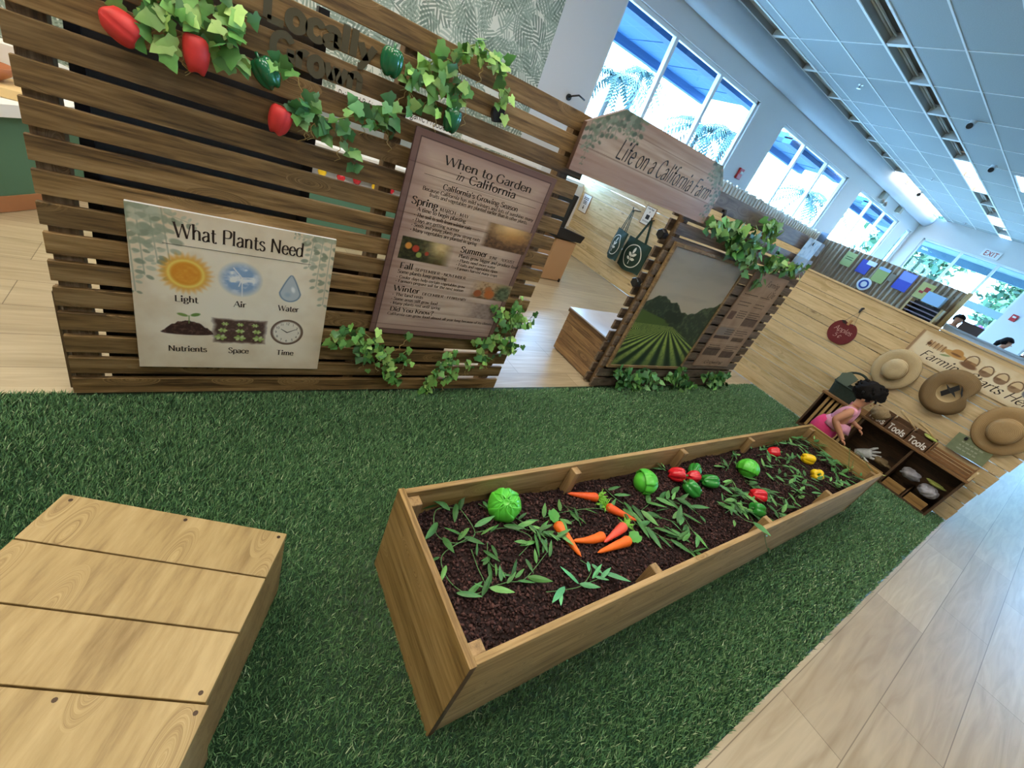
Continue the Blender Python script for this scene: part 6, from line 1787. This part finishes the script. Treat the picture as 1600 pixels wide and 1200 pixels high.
def far_person(x, y, h, facing, top, label, hair_len, sit=0.0, lap=False):
    t = thing('person', (x, y, 0), label, 'person')
    f = Vector((math.cos(facing), math.sin(facing), 0)); L_ = Vector((-f.y, f.x, 0)); U = Vector((0, 0, 1)); b = Vector((x, y, 0)); k = h / 1.7
    hip = b + U * .92 * k; chest = b + U * 1.28 * k; neck = b + U * 1.47 * k; head = b + U * 1.6 * k + f * .02
    J = [(hip, .14 * k, .11 * k), (chest, .155 * k, .115 * k), (b + U * 1.41 * k, .09 * k, .07 * k), (neck, .055 * k, .055 * k), (head - U * .05 * k + f * .01, .07 * k, .075 * k), (head, .085 * k, .1 * k), (head + U * .06 * k, .07 * k, .085 * k)]
    E = [(i, i + 1) for i in range(6)]
    def chain(p, pts):
        for q in pts: J.append(q); E.append((p, len(J) - 1)); p = len(J) - 1
    for sd in (-1, 1):
        sh = b + U * 1.38 * k + L_ * sd * .19 * k; el = sh - U * .28 * k + f * .05; ha = el + f * .22 * k - U * .02 - L_ * sd * .08
        chain(2, [(sh, .06 * k, .06 * k), (el, .045 * k, .045 * k), (ha, .03 * k, .03 * k), (ha + f * .07 * k, .035 * k, .02 * k)])
        hp = hip + L_ * sd * .09 * k - U * .08; kn = b + U * .48 * k + L_ * sd * .1 * k; an = b + U * .08 + L_ * sd * .1 * k
        chain(0, [(hp, .1 * k, .1 * k), (kn, .065 * k, .065 * k), (an, .045 * k, .045 * k), (an + f * .14 * k - U * .04, .04 * k, .03 * k)])
    skin_mesh('body', M_SKIN, t, J, E)
    skin_mesh('shirt', top, t, [(hip + U * .02, .16 * k, .13 * k), (chest, .175 * k, .135 * k), (b + U * 1.4 * k, .12 * k, .09 * k)] + [(b + U * 1.38 * k + L_ * s * .19 * k, .075 * k, .075 * k) for s in (-1, 1)] + [(b + U * 1.2 * k + L_ * s * .2 * k + f * .03, .065 * k, .065 * k) for s in (-1, 1)], [(0, 1), (1, 2), (2, 3), (2, 4), (3, 5), (4, 6)], 1)
    skin_mesh('trousers', plain('dark_trousers', '3a4250', .8), t, [(hip, .155 * k, .125 * k), (hip - U * .05, .15 * k, .13 * k)] + [(hip + L_ * s * .09 * k - U * .1, .115 * k, .115 * k) for s in (-1, 1)] + [(b + U * .12 + L_ * s * .1 * k, .065 * k, .065 * k) for s in (-1, 1)], [(0, 1), (1, 2), (1, 3), (2, 4), (3, 5)], 1)
    hairball(t, head + U * .035 * k - f * .02, (.105 * k, .115 * k, .11 * k), 6, cut=lambda c: (c - head).dot(f) > .05 and c.z < head.z + .04, amp=.1)
    if hair_len: MB().tube([head - f * .09 * k + U * .02, head - f * .14 * k - U * .06, head - f * .17 * k - U * hair_len], [.06 * k, .06 * k, .025 * k], 10).build('ponytail', M_HAIR, t, smooth=True)
    m = MB().lathe([(.0005, .018), (.012, .012), (.017, 0), (.010, -.01), (.0005, -.012)], 8, Matrix.Translation(head + f * .105 * k - U * .02))
    m.build('nose', M_SKIN, t, smooth=True)

# ------------------------------------------------------------------ things beyond the fences
# corrugated panel enclosure
M_COR = wood('weathered_panel_z', 'c0ad97', 'a8947d', '80705d', 'z', vary=.05, knots=.2)
M_CORL = wood('pale_corrugated_z', 'f4ece0', 'e6dccb', 'c8bca8', 'z', vary=.05, knots=.1)
def corr(name, a, b, z, mat, label, pitch=.12, amp=.03, battens=False):
    a, b = Vector(a), Vector(b); L = (b - a).length; d = (b - a).normalized(); n = Vector((-d.y, d.x, 0))
    k = int(L / pitch * 8); v = []; 
    for i in range(k + 1):
        s = L * i / k; o_ = amp * math.sin(2 * math.pi * s / pitch)
        p = a + d * s + n * o_; v += [(p.x, p.y, 0), (p.x, p.y, z + .012 * math.sin(i * 1.7) * (i % 3 == 0))]
    f = [(2 * i, 2 * i + 2, 2 * i + 3, 2 * i + 1) for i in range(k)]
    t = thing(name, a, label, 'panel wall')
    if battens:
        boxpart('back_sheet', plain('dark_back_sheet', '6a645c', .8), t, a.x, b.x, a.y + .02, a.y + .03, 0, z - .02, 0)
        for k in range(int(L / pitch)):
            MB().box(a.x + k * pitch, a.x + k * pitch + pitch * .58, a.y - .03, a.y + .018, 0, z + .02 * math.sin(k * 2.3)).build('batten', mat, t)
        return
    m = MB().add(v, f); o = m.build('corrugated_sheet', mat, t)
    s = o.modifiers.new('s', 'SOLIDIFY'); s.thickness = .008
    m = MB()
    for h in (.25, z - .2): m.tube([a + n * .05 + Vector((0, 0, h)), b + n * .05 + Vector((0, 0, h))], .03, 6)
    m.build('rail', W_GREYB, t)
XC = 15.72
corr('corrugated_screen', (9.4, 6.75, 0), (XC, 6.75, 0), 2.50, M_CORL, 'pale ribbed screen standing below the window wall sills', .15, .07, True)
corr('corrugated_screen', (XC, 6.70, 0), (XC, 2.75, 0), 2.42, M_COR, 'brown ribbed screen with paper cards, seen over the pine fence', .13, .03)
boxpart('end_post', W_PINEZ, thing('screen_post', (XC, 2.68, 0), 'wooden post ending the brown ribbed screen at its right', 'post'), XC - .05, XC + .05, 2.64, 2.74, 0, 2.45)
def card(u, v, w_, h, col, label, extra=None):
    c = P(u, v, 'x', XC - .05)
    t = thing('paper_card', c, label, 'paper card')
    a = .08
    def q(y, z): return Vector((c.x, c.y - y, c.z + z))
    MB().prism([q(-w_ / 2, -h / 2), q(w_ / 2, -h / 2), q(w_ / 2, h / 2), q(-w_ / 2, h / 2)], (.004, 0, 0)).build('sheet', plain('card_' + col, col, .7), t)
    if extra:
        m = MB()
        for (y, z, rw, rh) in extra[1]:
            m.add([q(y - rw, z - rh) - Vector((.003, 0, 0)), q(y + rw, z - rh) - Vector((.003, 0, 0)), q(y + rw, z + rh) - Vector((.003, 0, 0)), q(y - rw, z + rh) - Vector((.003, 0, 0))], [(0, 1, 2, 3)])
        m.build('drawing', plain('ink_' + extra[0], extra[0], .7), t)
card(1326, 405, .30, .40, 'a8b070', 'green card highest on the brown ribbed screen', ('4d5a34', [(0, .06, .10, .01), (0, 0, .10, .01)]))
card(1350, 417, .30, .38, '4a4fae', 'blue card with a white corner on the ribbed screen', ('e8ecf4', [(.12, .15, .12, .06)]))
card(1376, 430, .32, .42, 'aab268', 'green card with a pale blue top edge on the ribbed screen', ('9fb8d8', [(.0, .17, .15, .04)]))
card(1413, 440, .36, .50, '4c58c0', 'large two-tone blue card in the middle of the ribbed screen', ('8fa0dc', [(.0, .13, .17, .11)]))
card(1444, 455, .32, .42, 'c2b870', 'yellow green card with a red drawing, right end of the ribbed screen', ('a8322c', [(.04, .05, .06, .06), (-.05, -.04, .05, .03)]))
card(1393, 434, .16, .2, '8a7d6a', 'small brown card between the green and the blue one on the screen')
card(1284, 372, .22, .34, '7a8494', 'grey card at the corner end of the ribbed screens')
c = P(1350, 444, 'x', XC - .06)
t = thing('wall_clock', c, 'round white disc with a blue ring on the ribbed screen', 'round sign')
MR = Matrix.Translation(c) @ Matrix.Rotation(R(-90), 4, 'Y')
MB().lathe([(.0005, .03), (.17, .03), (.18, .02), (.18, 0), (.0005, 0)], 28, MR).build('face', M_WHITE, t)
MB().lathe([(.08, .031), (.125, .031), (.125, .036), (.08, .036), (.08, .031)], 28, MR).build('ring', plain('ring_blue', '27459a', .5), t)
def shelf_unit():
    a = P(1450, 478, 'x', XC - .45)
    x0, y0, y1, z1 = XC - .5, 2.78, 3.55, 1.86
    t = thing('shelf_unit', (x0, y0, 0), 'wooden shelf unit of dark stacked trays before the ribbed screen', 'shelf')
    for y in (y0, y1 - .05): boxpart('upright', W_PINEZ, t, x0, x0 + .4, y, y + .05, 0, z1)
    boxpart('back', M_BLACK, t, x0 + .38, x0 + .4, y0 + .05, y1 - .05, .1, z1 - .02, 0)
    for k in range(9): boxpart('tray', plain('mauve_tray', '8d7880', .6), t, x0 + .01, x0 + .38, y0 + .05, y1 - .05, .9 + .105 * k, .93 + .105 * k, 0)
    t2 = thing('paper_stack', (x0 + .1, y1 - .3, z1), 'pale blue box standing on the shelf unit of dark trays', 'box')
    boxpart('carton', plain('pale_blue_carton', 'a9cbe6', .5), t2, x0 + .05, x0 + .3, y0 + .15, y0 + .55, z1 + .0, z1 + .28)
shelf_unit()
# low wall to the right of the screen and the people behind it
hw = thing('half_wall', (XC + .02, .35, 0), 'grey white waist-high partition with a flat top, right of the ribbed screen', 'partition')
boxpart('panel', M_WALL, hw, XC + .02, XC + .14, 0.35, 2.62, 0, 1.56); boxpart('top_cap', plain('grey_cap', 'b4b6b6', .5), hw, XC - .06, XC + .2, 0.35, 2.62, 1.56, 1.61)
p = P(1497, 500, 'x', 16.9); far_person(16.9, p.y, 1.92, R(200), plain('white_shirt', 'e9edf0', .8), 'person in a white shirt by the glass doors beyond the partition', 0)
p = P(1572, 536, 'x', 17.0); far_person(17.0, p.y, 1.86, R(250), plain('pale_top', 'e4e6e6', .8), 'person with dark tied hair and pale top behind the partition at the right', .22)
p = P(1596, 562, 'x', 16.6); far_person(16.6, p.y, 1.62, R(180), plain('dark_top', '4a3a52', .8), 'dark-haired person cut off by the right picture edge behind the partition', .1)
p = P(1511, 520, 'x', 16.45)
dk = thing('kiosk_desk', (16.45, p.y, 0), 'dark brown counter terminal before the glass doors', 'terminal')
boxpart('cabinet', plain('dark_brown_case', '5a4a42', .6), dk, 16.3, 16.6, p.y - .28, p.y + .28, 0, 1.60); MB().obox(Matrix.Translation((16.4, p.y, 1.70)) @ Matrix.Rotation(.3, 4, 'Y'), .05, .46, .28).build('screen', plain('terminal_screen', '4a3d3a', .4), dk)
tb = thing('card_reader', (XC + .08, .98, 1.61), 'dark framed tablet standing on the partition top', 'tablet')
boxpart('stand', plain('wooden_stand', '9a7358', .6), tb, XC + .05, XC + .11, .90, 1.06, 1.61, 1.72); boxpart('screen', M_BLACK, tb, XC + .03, XC + .06, .86, 1.10, 1.72, 1.88); boxpart('display', plain('screen_glow', 'dfe7ee', .3), tb, XC + .026, XC + .031, .91, 1.05, 1.75, 1.85, 0)
# glass doors in the end wall
tag(boxpart('trim_4', plain('door_header_blue', '9fbfd6', .5), None, XE + .0, XE + .12, 2.95, 5.2, 2.36, 2.62), kind='structure')
t = thing('exit_sign', (XE - .04, 4.57, 4.25), 'white exit sign high on the end wall over the glazing', 'exit sign')
boxpart('case', M_WHITE, t, XE - .06, XE - .005, 4.30, 4.84, 4.15, 4.42)
m = MB(); write(m, 'EXIT', (XE - .062, 4.57, 4.20), (0, -1, 0), (0, 0, 1), .16, 'sans', 'c', 1.2, width=.42); m.build('lettering', plain('exit_red', 'b8453c', .6), t)
def alarm(c, ax, label):
    t = thing('fire_alarm', c, label, 'fire alarm')
    m = MB()
    if ax == 'y': m.box(c[0] - .09, c[0] + .09, W - .06, W - .001, c[2] - .12, c[2] + .12)
    else: m.box(XE - .06, XE - .001, c[1] - .09, c[1] + .09, c[2] - .12, c[2] + .12)
    m.build('case', plain('alarm_red', 'b8262a', .4), t, bevel=.01)
    m = MB()
    if ax == 'y': m.box(c[0] - .05, c[0] + .05, W - .085, W - .06, c[2] + .0, c[2] + .06)
    else: m.box(XE - .085, XE - .06, c[1] - .05, c[1] + .05, c[2], c[2] + .06)
    m.build('strobe', M_WHITE, t, bevel=.006)
p = P(1154, 271, 'y', W); alarm(p, 'y', 'red fire alarm strobe on the pier between the first two windows')
p = P(1584, 497, 'x', XE); alarm(p, 'x', 'red fire alarm strobe on the pier of the far end wall')
def cctv(u, v, label, r=.09):
    p = P(u, v, 'z', HC - .1)
    t = thing('security_camera', (p.x, p.y, HC), label, 'security camera')
    MB().tube([(p.x, p.y, HC), (p.x, p.y, HC - .05)], [.06, .055], 14).build('mount', M_WHITE, t, smooth=False)
    MB().tube([(p.x + .08, p.y + .02, HC - .06), (p.x - .02, p.y, HC - .09), (p.x - .12, p.y - .03, HC - .12)], [.045, .06, .06], 14).build('body', plain('camera_grey', 'cfd2d4', .4), t, smooth=True)
    MB().tube([(p.x - .118, p.y - .03, HC - .1195), (p.x - .128, p.y - .032, HC - .1225)], [.05, .05], 14).build('lens', M_BLACK, t)
cctv(1515, 198, 'white ceiling camera nearest, right of the middle strip lights')
cctv(1548, 266, 'second white ceiling camera, farther along by the lit strip light')
cctv(1436, 304, 'small dark ceiling camera near the window soffit')
def sprinkler(u, v, label):
    p = P(u, v, 'z', HC - .04)
    t = thing('sprinkler', (p.x, p.y, HC), label, 'sprinkler', 'ceiling sprinklers')
    MB().lathe([(.0005, 0), (.05, 0), (.045, -.012), (.015, -.015), (.015, -.06), (.04, -.064), (.04, -.07), (.0005, -.07)], 14, Matrix.Translation((p.x, p.y, HC))).build('head', plain('brushed_metal', 'c9cccf', .3, .8), t)
sprinkler(1343, 136, 'bright metal sprinkler head nearest, in the window side tiles'); sprinkler(1456, 281, 'sprinkler head beyond, under the window side tiles'); sprinkler(1508, 350, 'sprinkler head farthest down the ceiling')
p = P(1384, 310, 'y', W - .15)
t = thing('flood_lamp', p, 'twin-head emergency lamp on the wall above the third window', 'emergency lamp')
m = MB().box(p.x - .18, p.x + .18, W - .12, W - .001, p.z - .08, p.z + .16); m.build('case', plain('lamp_grey', 'a9a89c', .5), t, bevel=.01)
for s in (-1, 1): MB().lathe([(.0005, 0), (.05, 0), (.08, .09), (.0005, .1)], 14, Matrix.Translation((p.x + s * .16, W - .14, p.z - .16)) @ Matrix.Rotation(R(70), 4, 'X')).build('lamp_head', plain('lamp_grey_dark', '6a6a62', .5), t, smooth=True)
p = P(1406, 329, 'y', W - .1)
t = thing('speaker', p, 'small grey wall speaker between the third window and the corner', 'speaker')
boxpart('case', plain('lamp_grey', 'a9a89c', .5), t, p.x - .12, p.x + .12, W - .16, W - .001, p.z - .1, p.z + .1, .01)

# pale bench block, kiosk, tote bags beyond the passage
def bench():
    x0, x1, y0, y1, z = 2.985, 4.25, 2.30, 2.90, .475
    t = thing('bench_box', (x0, y0, 0), 'wooden box bench with pale shiny top behind the right fence', 'bench')
    pl = wood('reclaimed_y', 'a5865c', '87694a', '5a4632', 'y', vary=.18)
    for k in range(4): MB().box(x0, x0 + .02, y0, y1, .012 + .108 * k, .012 + .108 * k + .105).build('side_plank', pl, t, bevel=.002)
    for y in (y0, y1 - .02): boxpart('end_panel', W_GREYB, t, x0 + .02, x1, y, y + .02, .012, z - .03)
    boxpart('top', plain('pale_laminate', 'b9bcc4', .18, noise=.06, nscale=6), t, x0 - .01, x1, y0 - .01, y1 + .01, z - .03, z)
    boxpart('trim_edge', W_DARK, t, x0 - .014, x0 - .002, y0 - .004, y1 + .012, z - .045, z - .012, .001)
bench()
def kiosk():
    x0, x1, y0, y1 = 4.22, 4.62, 4.98, 5.38
    t = thing('kiosk', (x0, y0, 0), 'brown pedestal with a black tray and tilted black screen beyond the passage', 'kiosk')
    boxpart('pedestal', plain('tan_laminate', 'b08a64', .6), t, x0, x1, y0, y1, .01, .64, .003)
    MB().prism([(x0 - .10, y0 - .03, .66), (x1 + .05, y0 - .03, .66), (x1 + .09, y0 - .03, .76), (x0 - .10, y0 - .03, .82)], (0, .46, 0)).build('tray', M_BLACK, t, bevel=.004)
    MB().prism([(x0 - .10, y0 - .028, .8215), (x1 + .08, y0 - .028, .763), (x1 + .08, y0 - .028, .768), (x0 - .10, y0 - .028, .828)], (0, .45, 0)).build('glass_top', plain('dark_glass_blue', '2a3550', .08), t)
    MB().obox(Matrix.Translation((x0 + .02, y0 + .15, 1.04)) @ Matrix.Rotation(R(4), 4, 'Y'), .05, .36, .46).build('screen', M_BLACK, t, bevel=.006)
    boxpart('foot', M_BLACK, t, x1 - .05, x1 - .03, y0 - .03, y0, .0, .05, 0)
kiosk()
M_TOTE = plain('dark_green_canvas', '1f3a30', .85, noise=.1, nscale=40)
M_TOTEP = plain('cream_print', 'd9ddd2', .8)
def tote(y, z, w_, h, label, yaw):
    """hanging cloth bag: body with a slack bottom, two strap loops, printed ring with a sprig"""
    c = Vector((XP - (.07 if yaw == 0 else .19), y, z))
    t = thing('tote_bag', c, label, 'tote bag', 'tote bags on the pine fence')
    nx, nz = 14, 16; v = []; f = []
    for s in (0, 1):
        for j in range(nz + 1):
            for i in range(nx + 1):
                a, b = i / nx * 2 - 1, j / nz
                bul = .045 * (1 - a * a) * math.sin(math.pi * min(1, b * .9 + .1)) + .010 * math.sin(a * 5 + b * 6)
                v.append((-.004 - bul if s == 0 else .004 + bul * .4, a * w_ / 2 * (1 + .03 * math.sin(b * 3)), (b - 1) * h - .02 * math.sin(a * 3.1 + 1) * (1 - b)))
    n1 = (nx + 1) * (nz + 1)
    for s in (0, 1):
        for j in range(nz):
            for i in range(nx):
                a = s * n1 + j * (nx + 1) + i; f.append((a, a + 1, a + nx + 2, a + nx + 1))
    for j in range(nz):
        for i in (0, nx):
            a = j * (nx + 1) + i; f.append((a, a + nx + 1, a + n1 + nx + 1, a + n1))
    for i in range(nx): f.append((i, i + 1, i + 1 + n1, i + n1))
    m = MB().add(v, f); m.build('body', M_TOTE, t, smooth=True, local=True)
    for x in (-.02, .012):
        m = MB()
        for s in (-1, 1):
            A, B = Vector((x, s * w_ * .22, -.02)), Vector((x * .6, s * .012, .36))
            q = Vector((0, .014, 0)); m.prism([A - q, A + q, B + q * .9, B - q * .9], (.004, 0, 0))
        m.build('strap', M_TOTE, t, local=True)
    m = MB(); r0, r1 = w_ * .335, w_ * .365; zc = -h * .52
    def surf(a, b):
        aa = a / (w_ / 2); bb = 1 + b / h
        return Vector((-.0085 - .045 * (1 - aa * aa) * math.sin(math.pi * min(1, max(0, bb) * .9 + .1)) - .010 * math.sin(aa * 5 + bb * 6), a, b))
    K = 40
    vs = [surf(r * math.cos(k / K * 6.2832), zc + r * 1.0 * math.sin(k / K * 6.2832)) for k in range(K) for r in (r0, r1)]
    m.add(vs, [(2 * k, 2 * k + 1, (2 * k + 3) % (2 * K), (2 * k + 2) % (2 * K)) for k in range(K)])
    def petal(cx, cz, ang, L, wd):
        d = (math.cos(ang), math.sin(ang)); s = (-d[1], d[0]); o_ = []
        for q, w2 in ((0, 0), (.25, .8), (.55, 1), (.8, .7), (1, 0), (.8, -.7), (.55, -1), (.25, -.8)): o_.append(surf(cx + d[0] * L * q + s[0] * wd * w2, cz + d[1] * L * q + s[1] * wd * w2))
        m.add(o_, [tuple(range(8))])
    for (ax_, az, an, L, wd) in ((0, .03, 90, .10, .024), (-.005, -.005, 150, .085, .022), (.005, .0, 35, .09, .022), (-.005, -.05, 165, .08, .020), (.005, -.045, 12, .08, .020)):
        petal(-ax_ * w_ * 2.2, zc + az * w_ * 2.2, R(180 - an), L * w_ * 2.2, wd * w_ * 2.2)
    m.tube([surf(0, zc - .13 * w_ * 2), surf(0, zc + .03)], .006, 5)
    m.build('emblem', M_TOTEP, t, local=True)
    t.rotation_euler = (0, 0, yaw)
    k = thing('hook', c + Vector((.05, 0, .40)), 'dark peg holding the ' + ('right' if yaw == 0 else 'left') + ' tote bag', 'hook')
    p = c + Vector((0, 0, .36)); MB().tube([p + Vector((XP - c.x - .005, 0, .02)), p + Vector((-.02, 0, .0)), p + Vector((-.03, 0, .05))], .010, 6).build('peg', M_BLACK, k)
tote(5.17, .92, .56, .54, 'dark green tote bag with a whole white sprig ring, the right one', 0)
tote(5.54, .95, .50, .52, 'dark green tote bag half hidden behind the other, the left one', R(-24))
def small_sign(y, z0, w_, h, label, kind):
    t = thing('small_sign', (XP - .01, y, z0), label, 'small sign')
    boxpart('board', plain('sign_rim_brown', '8a6a44', .6), t, XP - .012, XP - .002, y - w_ / 2 - .012, y + w_ / 2 + .012, z0 - .012, z0 + h + .012, .001)
    boxpart('sheet', plain('sheet_white', 'dfdcd2', .7), t, XP - .0135, XP - .012, y - w_ / 2, y + w_ / 2, z0, z0 + h, 0)
    m = MB(); X_ = XP - .0145
    def bar(a, b, c_, d): m.add([(X_, y - a, z0 + b), (X_, y - c_, z0 + b), (X_, y - c_, z0 + d), (X_, y - a, z0 + d)], [(0, 1, 2, 3)])
    if kind == 'arrow':
        for q in (.80, .71):
            for a in (-.30, -.08, .13): bar(a * w_, q * h, (a + .17) * w_, (q + .05) * h)
        for a, b, c_, d in ((-.2, .46, .2, .49), (-.2, .62, .2, .65), (-.2, .46, -.14, .65), (.14, .46, .2, .65), (-.07, .52, .07, .59)): bar(a * w_, b * h, c_ * w_, d * h)
        bar(-.04 * w_, .22 * h, .04 * w_, .38 * h); m.add([(X_, y + .12 * w_, z0 + .26 * h), (X_, y - .12 * w_, z0 + .26 * h), (X_, y, z0 + .14 * h)], [(0, 1, 2)])
    else:
        write(m, 'Tote Bags', (X_, y, z0 + .86 * h), (0, -1, 0), (0, 0, 1), .026, 'serif', 'c', 1.8, width=w_ * .72)
        bar(-.18 * w_, .30 * h, .2 * w_, .56 * h); bar(-.02 * w_, .68 * h, .04 * w_, .77 * h)
        for q in (.18, .13): bar(-.34 * w_, q * h, .34 * w_, (q + .018) * h)
    m.build('print', M_INKB, t)
small_sign(6.99, .85, .24, .33, 'small white framed sign with a down arrow beside the black screen', 'arrow')
small_sign(5.34, 1.18, .22, .285, 'small white sign with a bag picture above the tote bags', 'bag')

# market stand behind the left fence
def market():
    y0 = 4.82
    t = thing('market_stand', (-.2, y0, 0), 'white and green play market stand behind the left slat fence', 'market stand')
    gm = plain('stand_green', '4f7a66', .6)
    for x in (.62, 1.52, 2.42, 3.35): boxpart('post', M_WHITE, t, x, x + .07, y0 + .02, y0 + .09, 0, 1.62)
    for x in (.69, 1.59, 2.49): boxpart('base_cabinet', gm, t, x, x + .83, y0 + .02, y0 + .55, .02, .60)
    boxpart('back_panel', plain('stand_grey', '8b938f', .7), t, .62, 3.42, y0 + .56, y0 + .58, .02, 1.30)
    for z in (.60, .92): boxpart('shelf_board', M_WHITE, t, .62, 3.42, y0 + .02, y0 + .55, z, z + .025)
    for x, xr, z, zt, tw, s in ((.97, 1.50, 1.33, 1.475, .47, 'Dairy and Refrigerated'), (1.575, 2.14, 1.385, 1.53, .50, 'Organic Produce'), (2.27, 3.35, 1.43, 1.60, .52, 'Farm Stand')):
        b = boxpart('header_sign', M_WHITE, t, x, xr, y0 - .01, y0 + .015, z, zt)
        m = MB(); write(m, s, (x + .02, y0 - .012, z + (.075 if s[0] == 'F' else .055)), (1, 0, 0), (0, 0, 1), .062 if s[0] != 'D' else .055, 'sans', 'l', .9, width=tw); m.build('lettering', M_INKB, b)
    g = random.Random(9)
    for i in range(14):
        x = .8 + .18 * i
        pt = thing('play_fruit', (x, y0 + .2, .66), ('red', 'yellow', 'red')[i % 3] + ' play fruit on the middle stand shelf behind the fence', 'fruit', 'play fruit on the market stand')
        MB().lathe([(.0005, .045), (.03, .036), (.045, 0), (.03, -.036), (.0005, -.04)], 14, Matrix.Translation((x, y0 + .2 + g.uniform(-.05, .05), .668))).build('body', (M_RED, M_YEL, M_RED)[i % 3], pt, smooth=True)
market()
def counter():
    """green counter with a rounded plinth at the far left"""
    t = thing('round_counter', (-2.35, 5.35, 0), 'green curved counter on a brown plinth left of the slat fence', 'counter')
    c = Vector((-2.35, 5.33)); g = lambda r, z0, z1, m_, n: MB().lathe([(r, z0), (r, z1), (r - .06, z1), (r - .06, z0), (r, z0)], 64, Matrix.Translation((c.x, c.y, 0))).build(n, m_, t, smooth=False)
    r = 1.62
    g(r + .01, .004, .11, plain('copper_plinth', 'a9744e', .6), 'plinth'); g(r, .11, .62, plain('deep_green_front', '50775f', .7), 'front')
    MB().lathe([(.0005, .62), (r + .05, .62), (r + .05, .695), (.0005, .695)], 64, Matrix.Translation((c.x, c.y, 0))).build('worktop', M_WHITE, t)
    for k, (a, w_, d_, h, col, lab) in enumerate(((-.52, .46, .34, .06, 'dcc08a', 'pale wooden tray on the green counter at the far left'), (-.80, .30, .3, .10, 'e4e2da', 'white box on the green counter, nearer the left picture edge'), (-.28, .24, .2, .26, 'e8e6e0', 'white box standing upright on the green counter by the fence post'))):
        p = Vector((c.x + 1.36 * math.cos(a), c.y + 1.36 * math.sin(a), .697))
        b = thing('counter_box', p, lab, 'box'); MB().box(p.x - w_ / 2, p.x + w_ / 2, p.y - d_ / 2, p.y + d_ / 2, .697, .697 + h).build('case', plain('cbox_' + col, col, .6), b, bevel=.004)
        if k == 0:
            b2 = thing('counter_bowl', p + Vector((0, 0, .06)), 'copper brown bowl on the pale wooden tray of the green counter', 'bowl')
            MB().lathe([(.0005, .758), (.07, .758), (.13, .80), (.15, .85), (.14, .85), (.12, .80), (.06, .768), (.0005, .768)], 28, Matrix.Translation((p.x, p.y, 0))).build('body', plain('copper_bowl', 'a86a42', .5), b2, smooth=True)
counter()
p = P(889, 152, 'y', W - .02)
t = thing('wall_bracket', p, 'small dark wire bracket on the white wall left of the first window', 'bracket')
MB().tube([p, p + Vector((0, -.08, .03)), p + Vector((.10, -.12, .08)), p + Vector((.26, -.10, .06))], .014, 8).build('arm', M_BLACK, t, smooth=True)
MB().lathe([(.0005, 0), (.05, 0), (.05, .03), (.0005, .03)], 14, Matrix.Translation(p + Vector((0, .02, 0))) @ Matrix.Rotation(R(90), 4, 'X')).build('plate', M_BLACK, t)
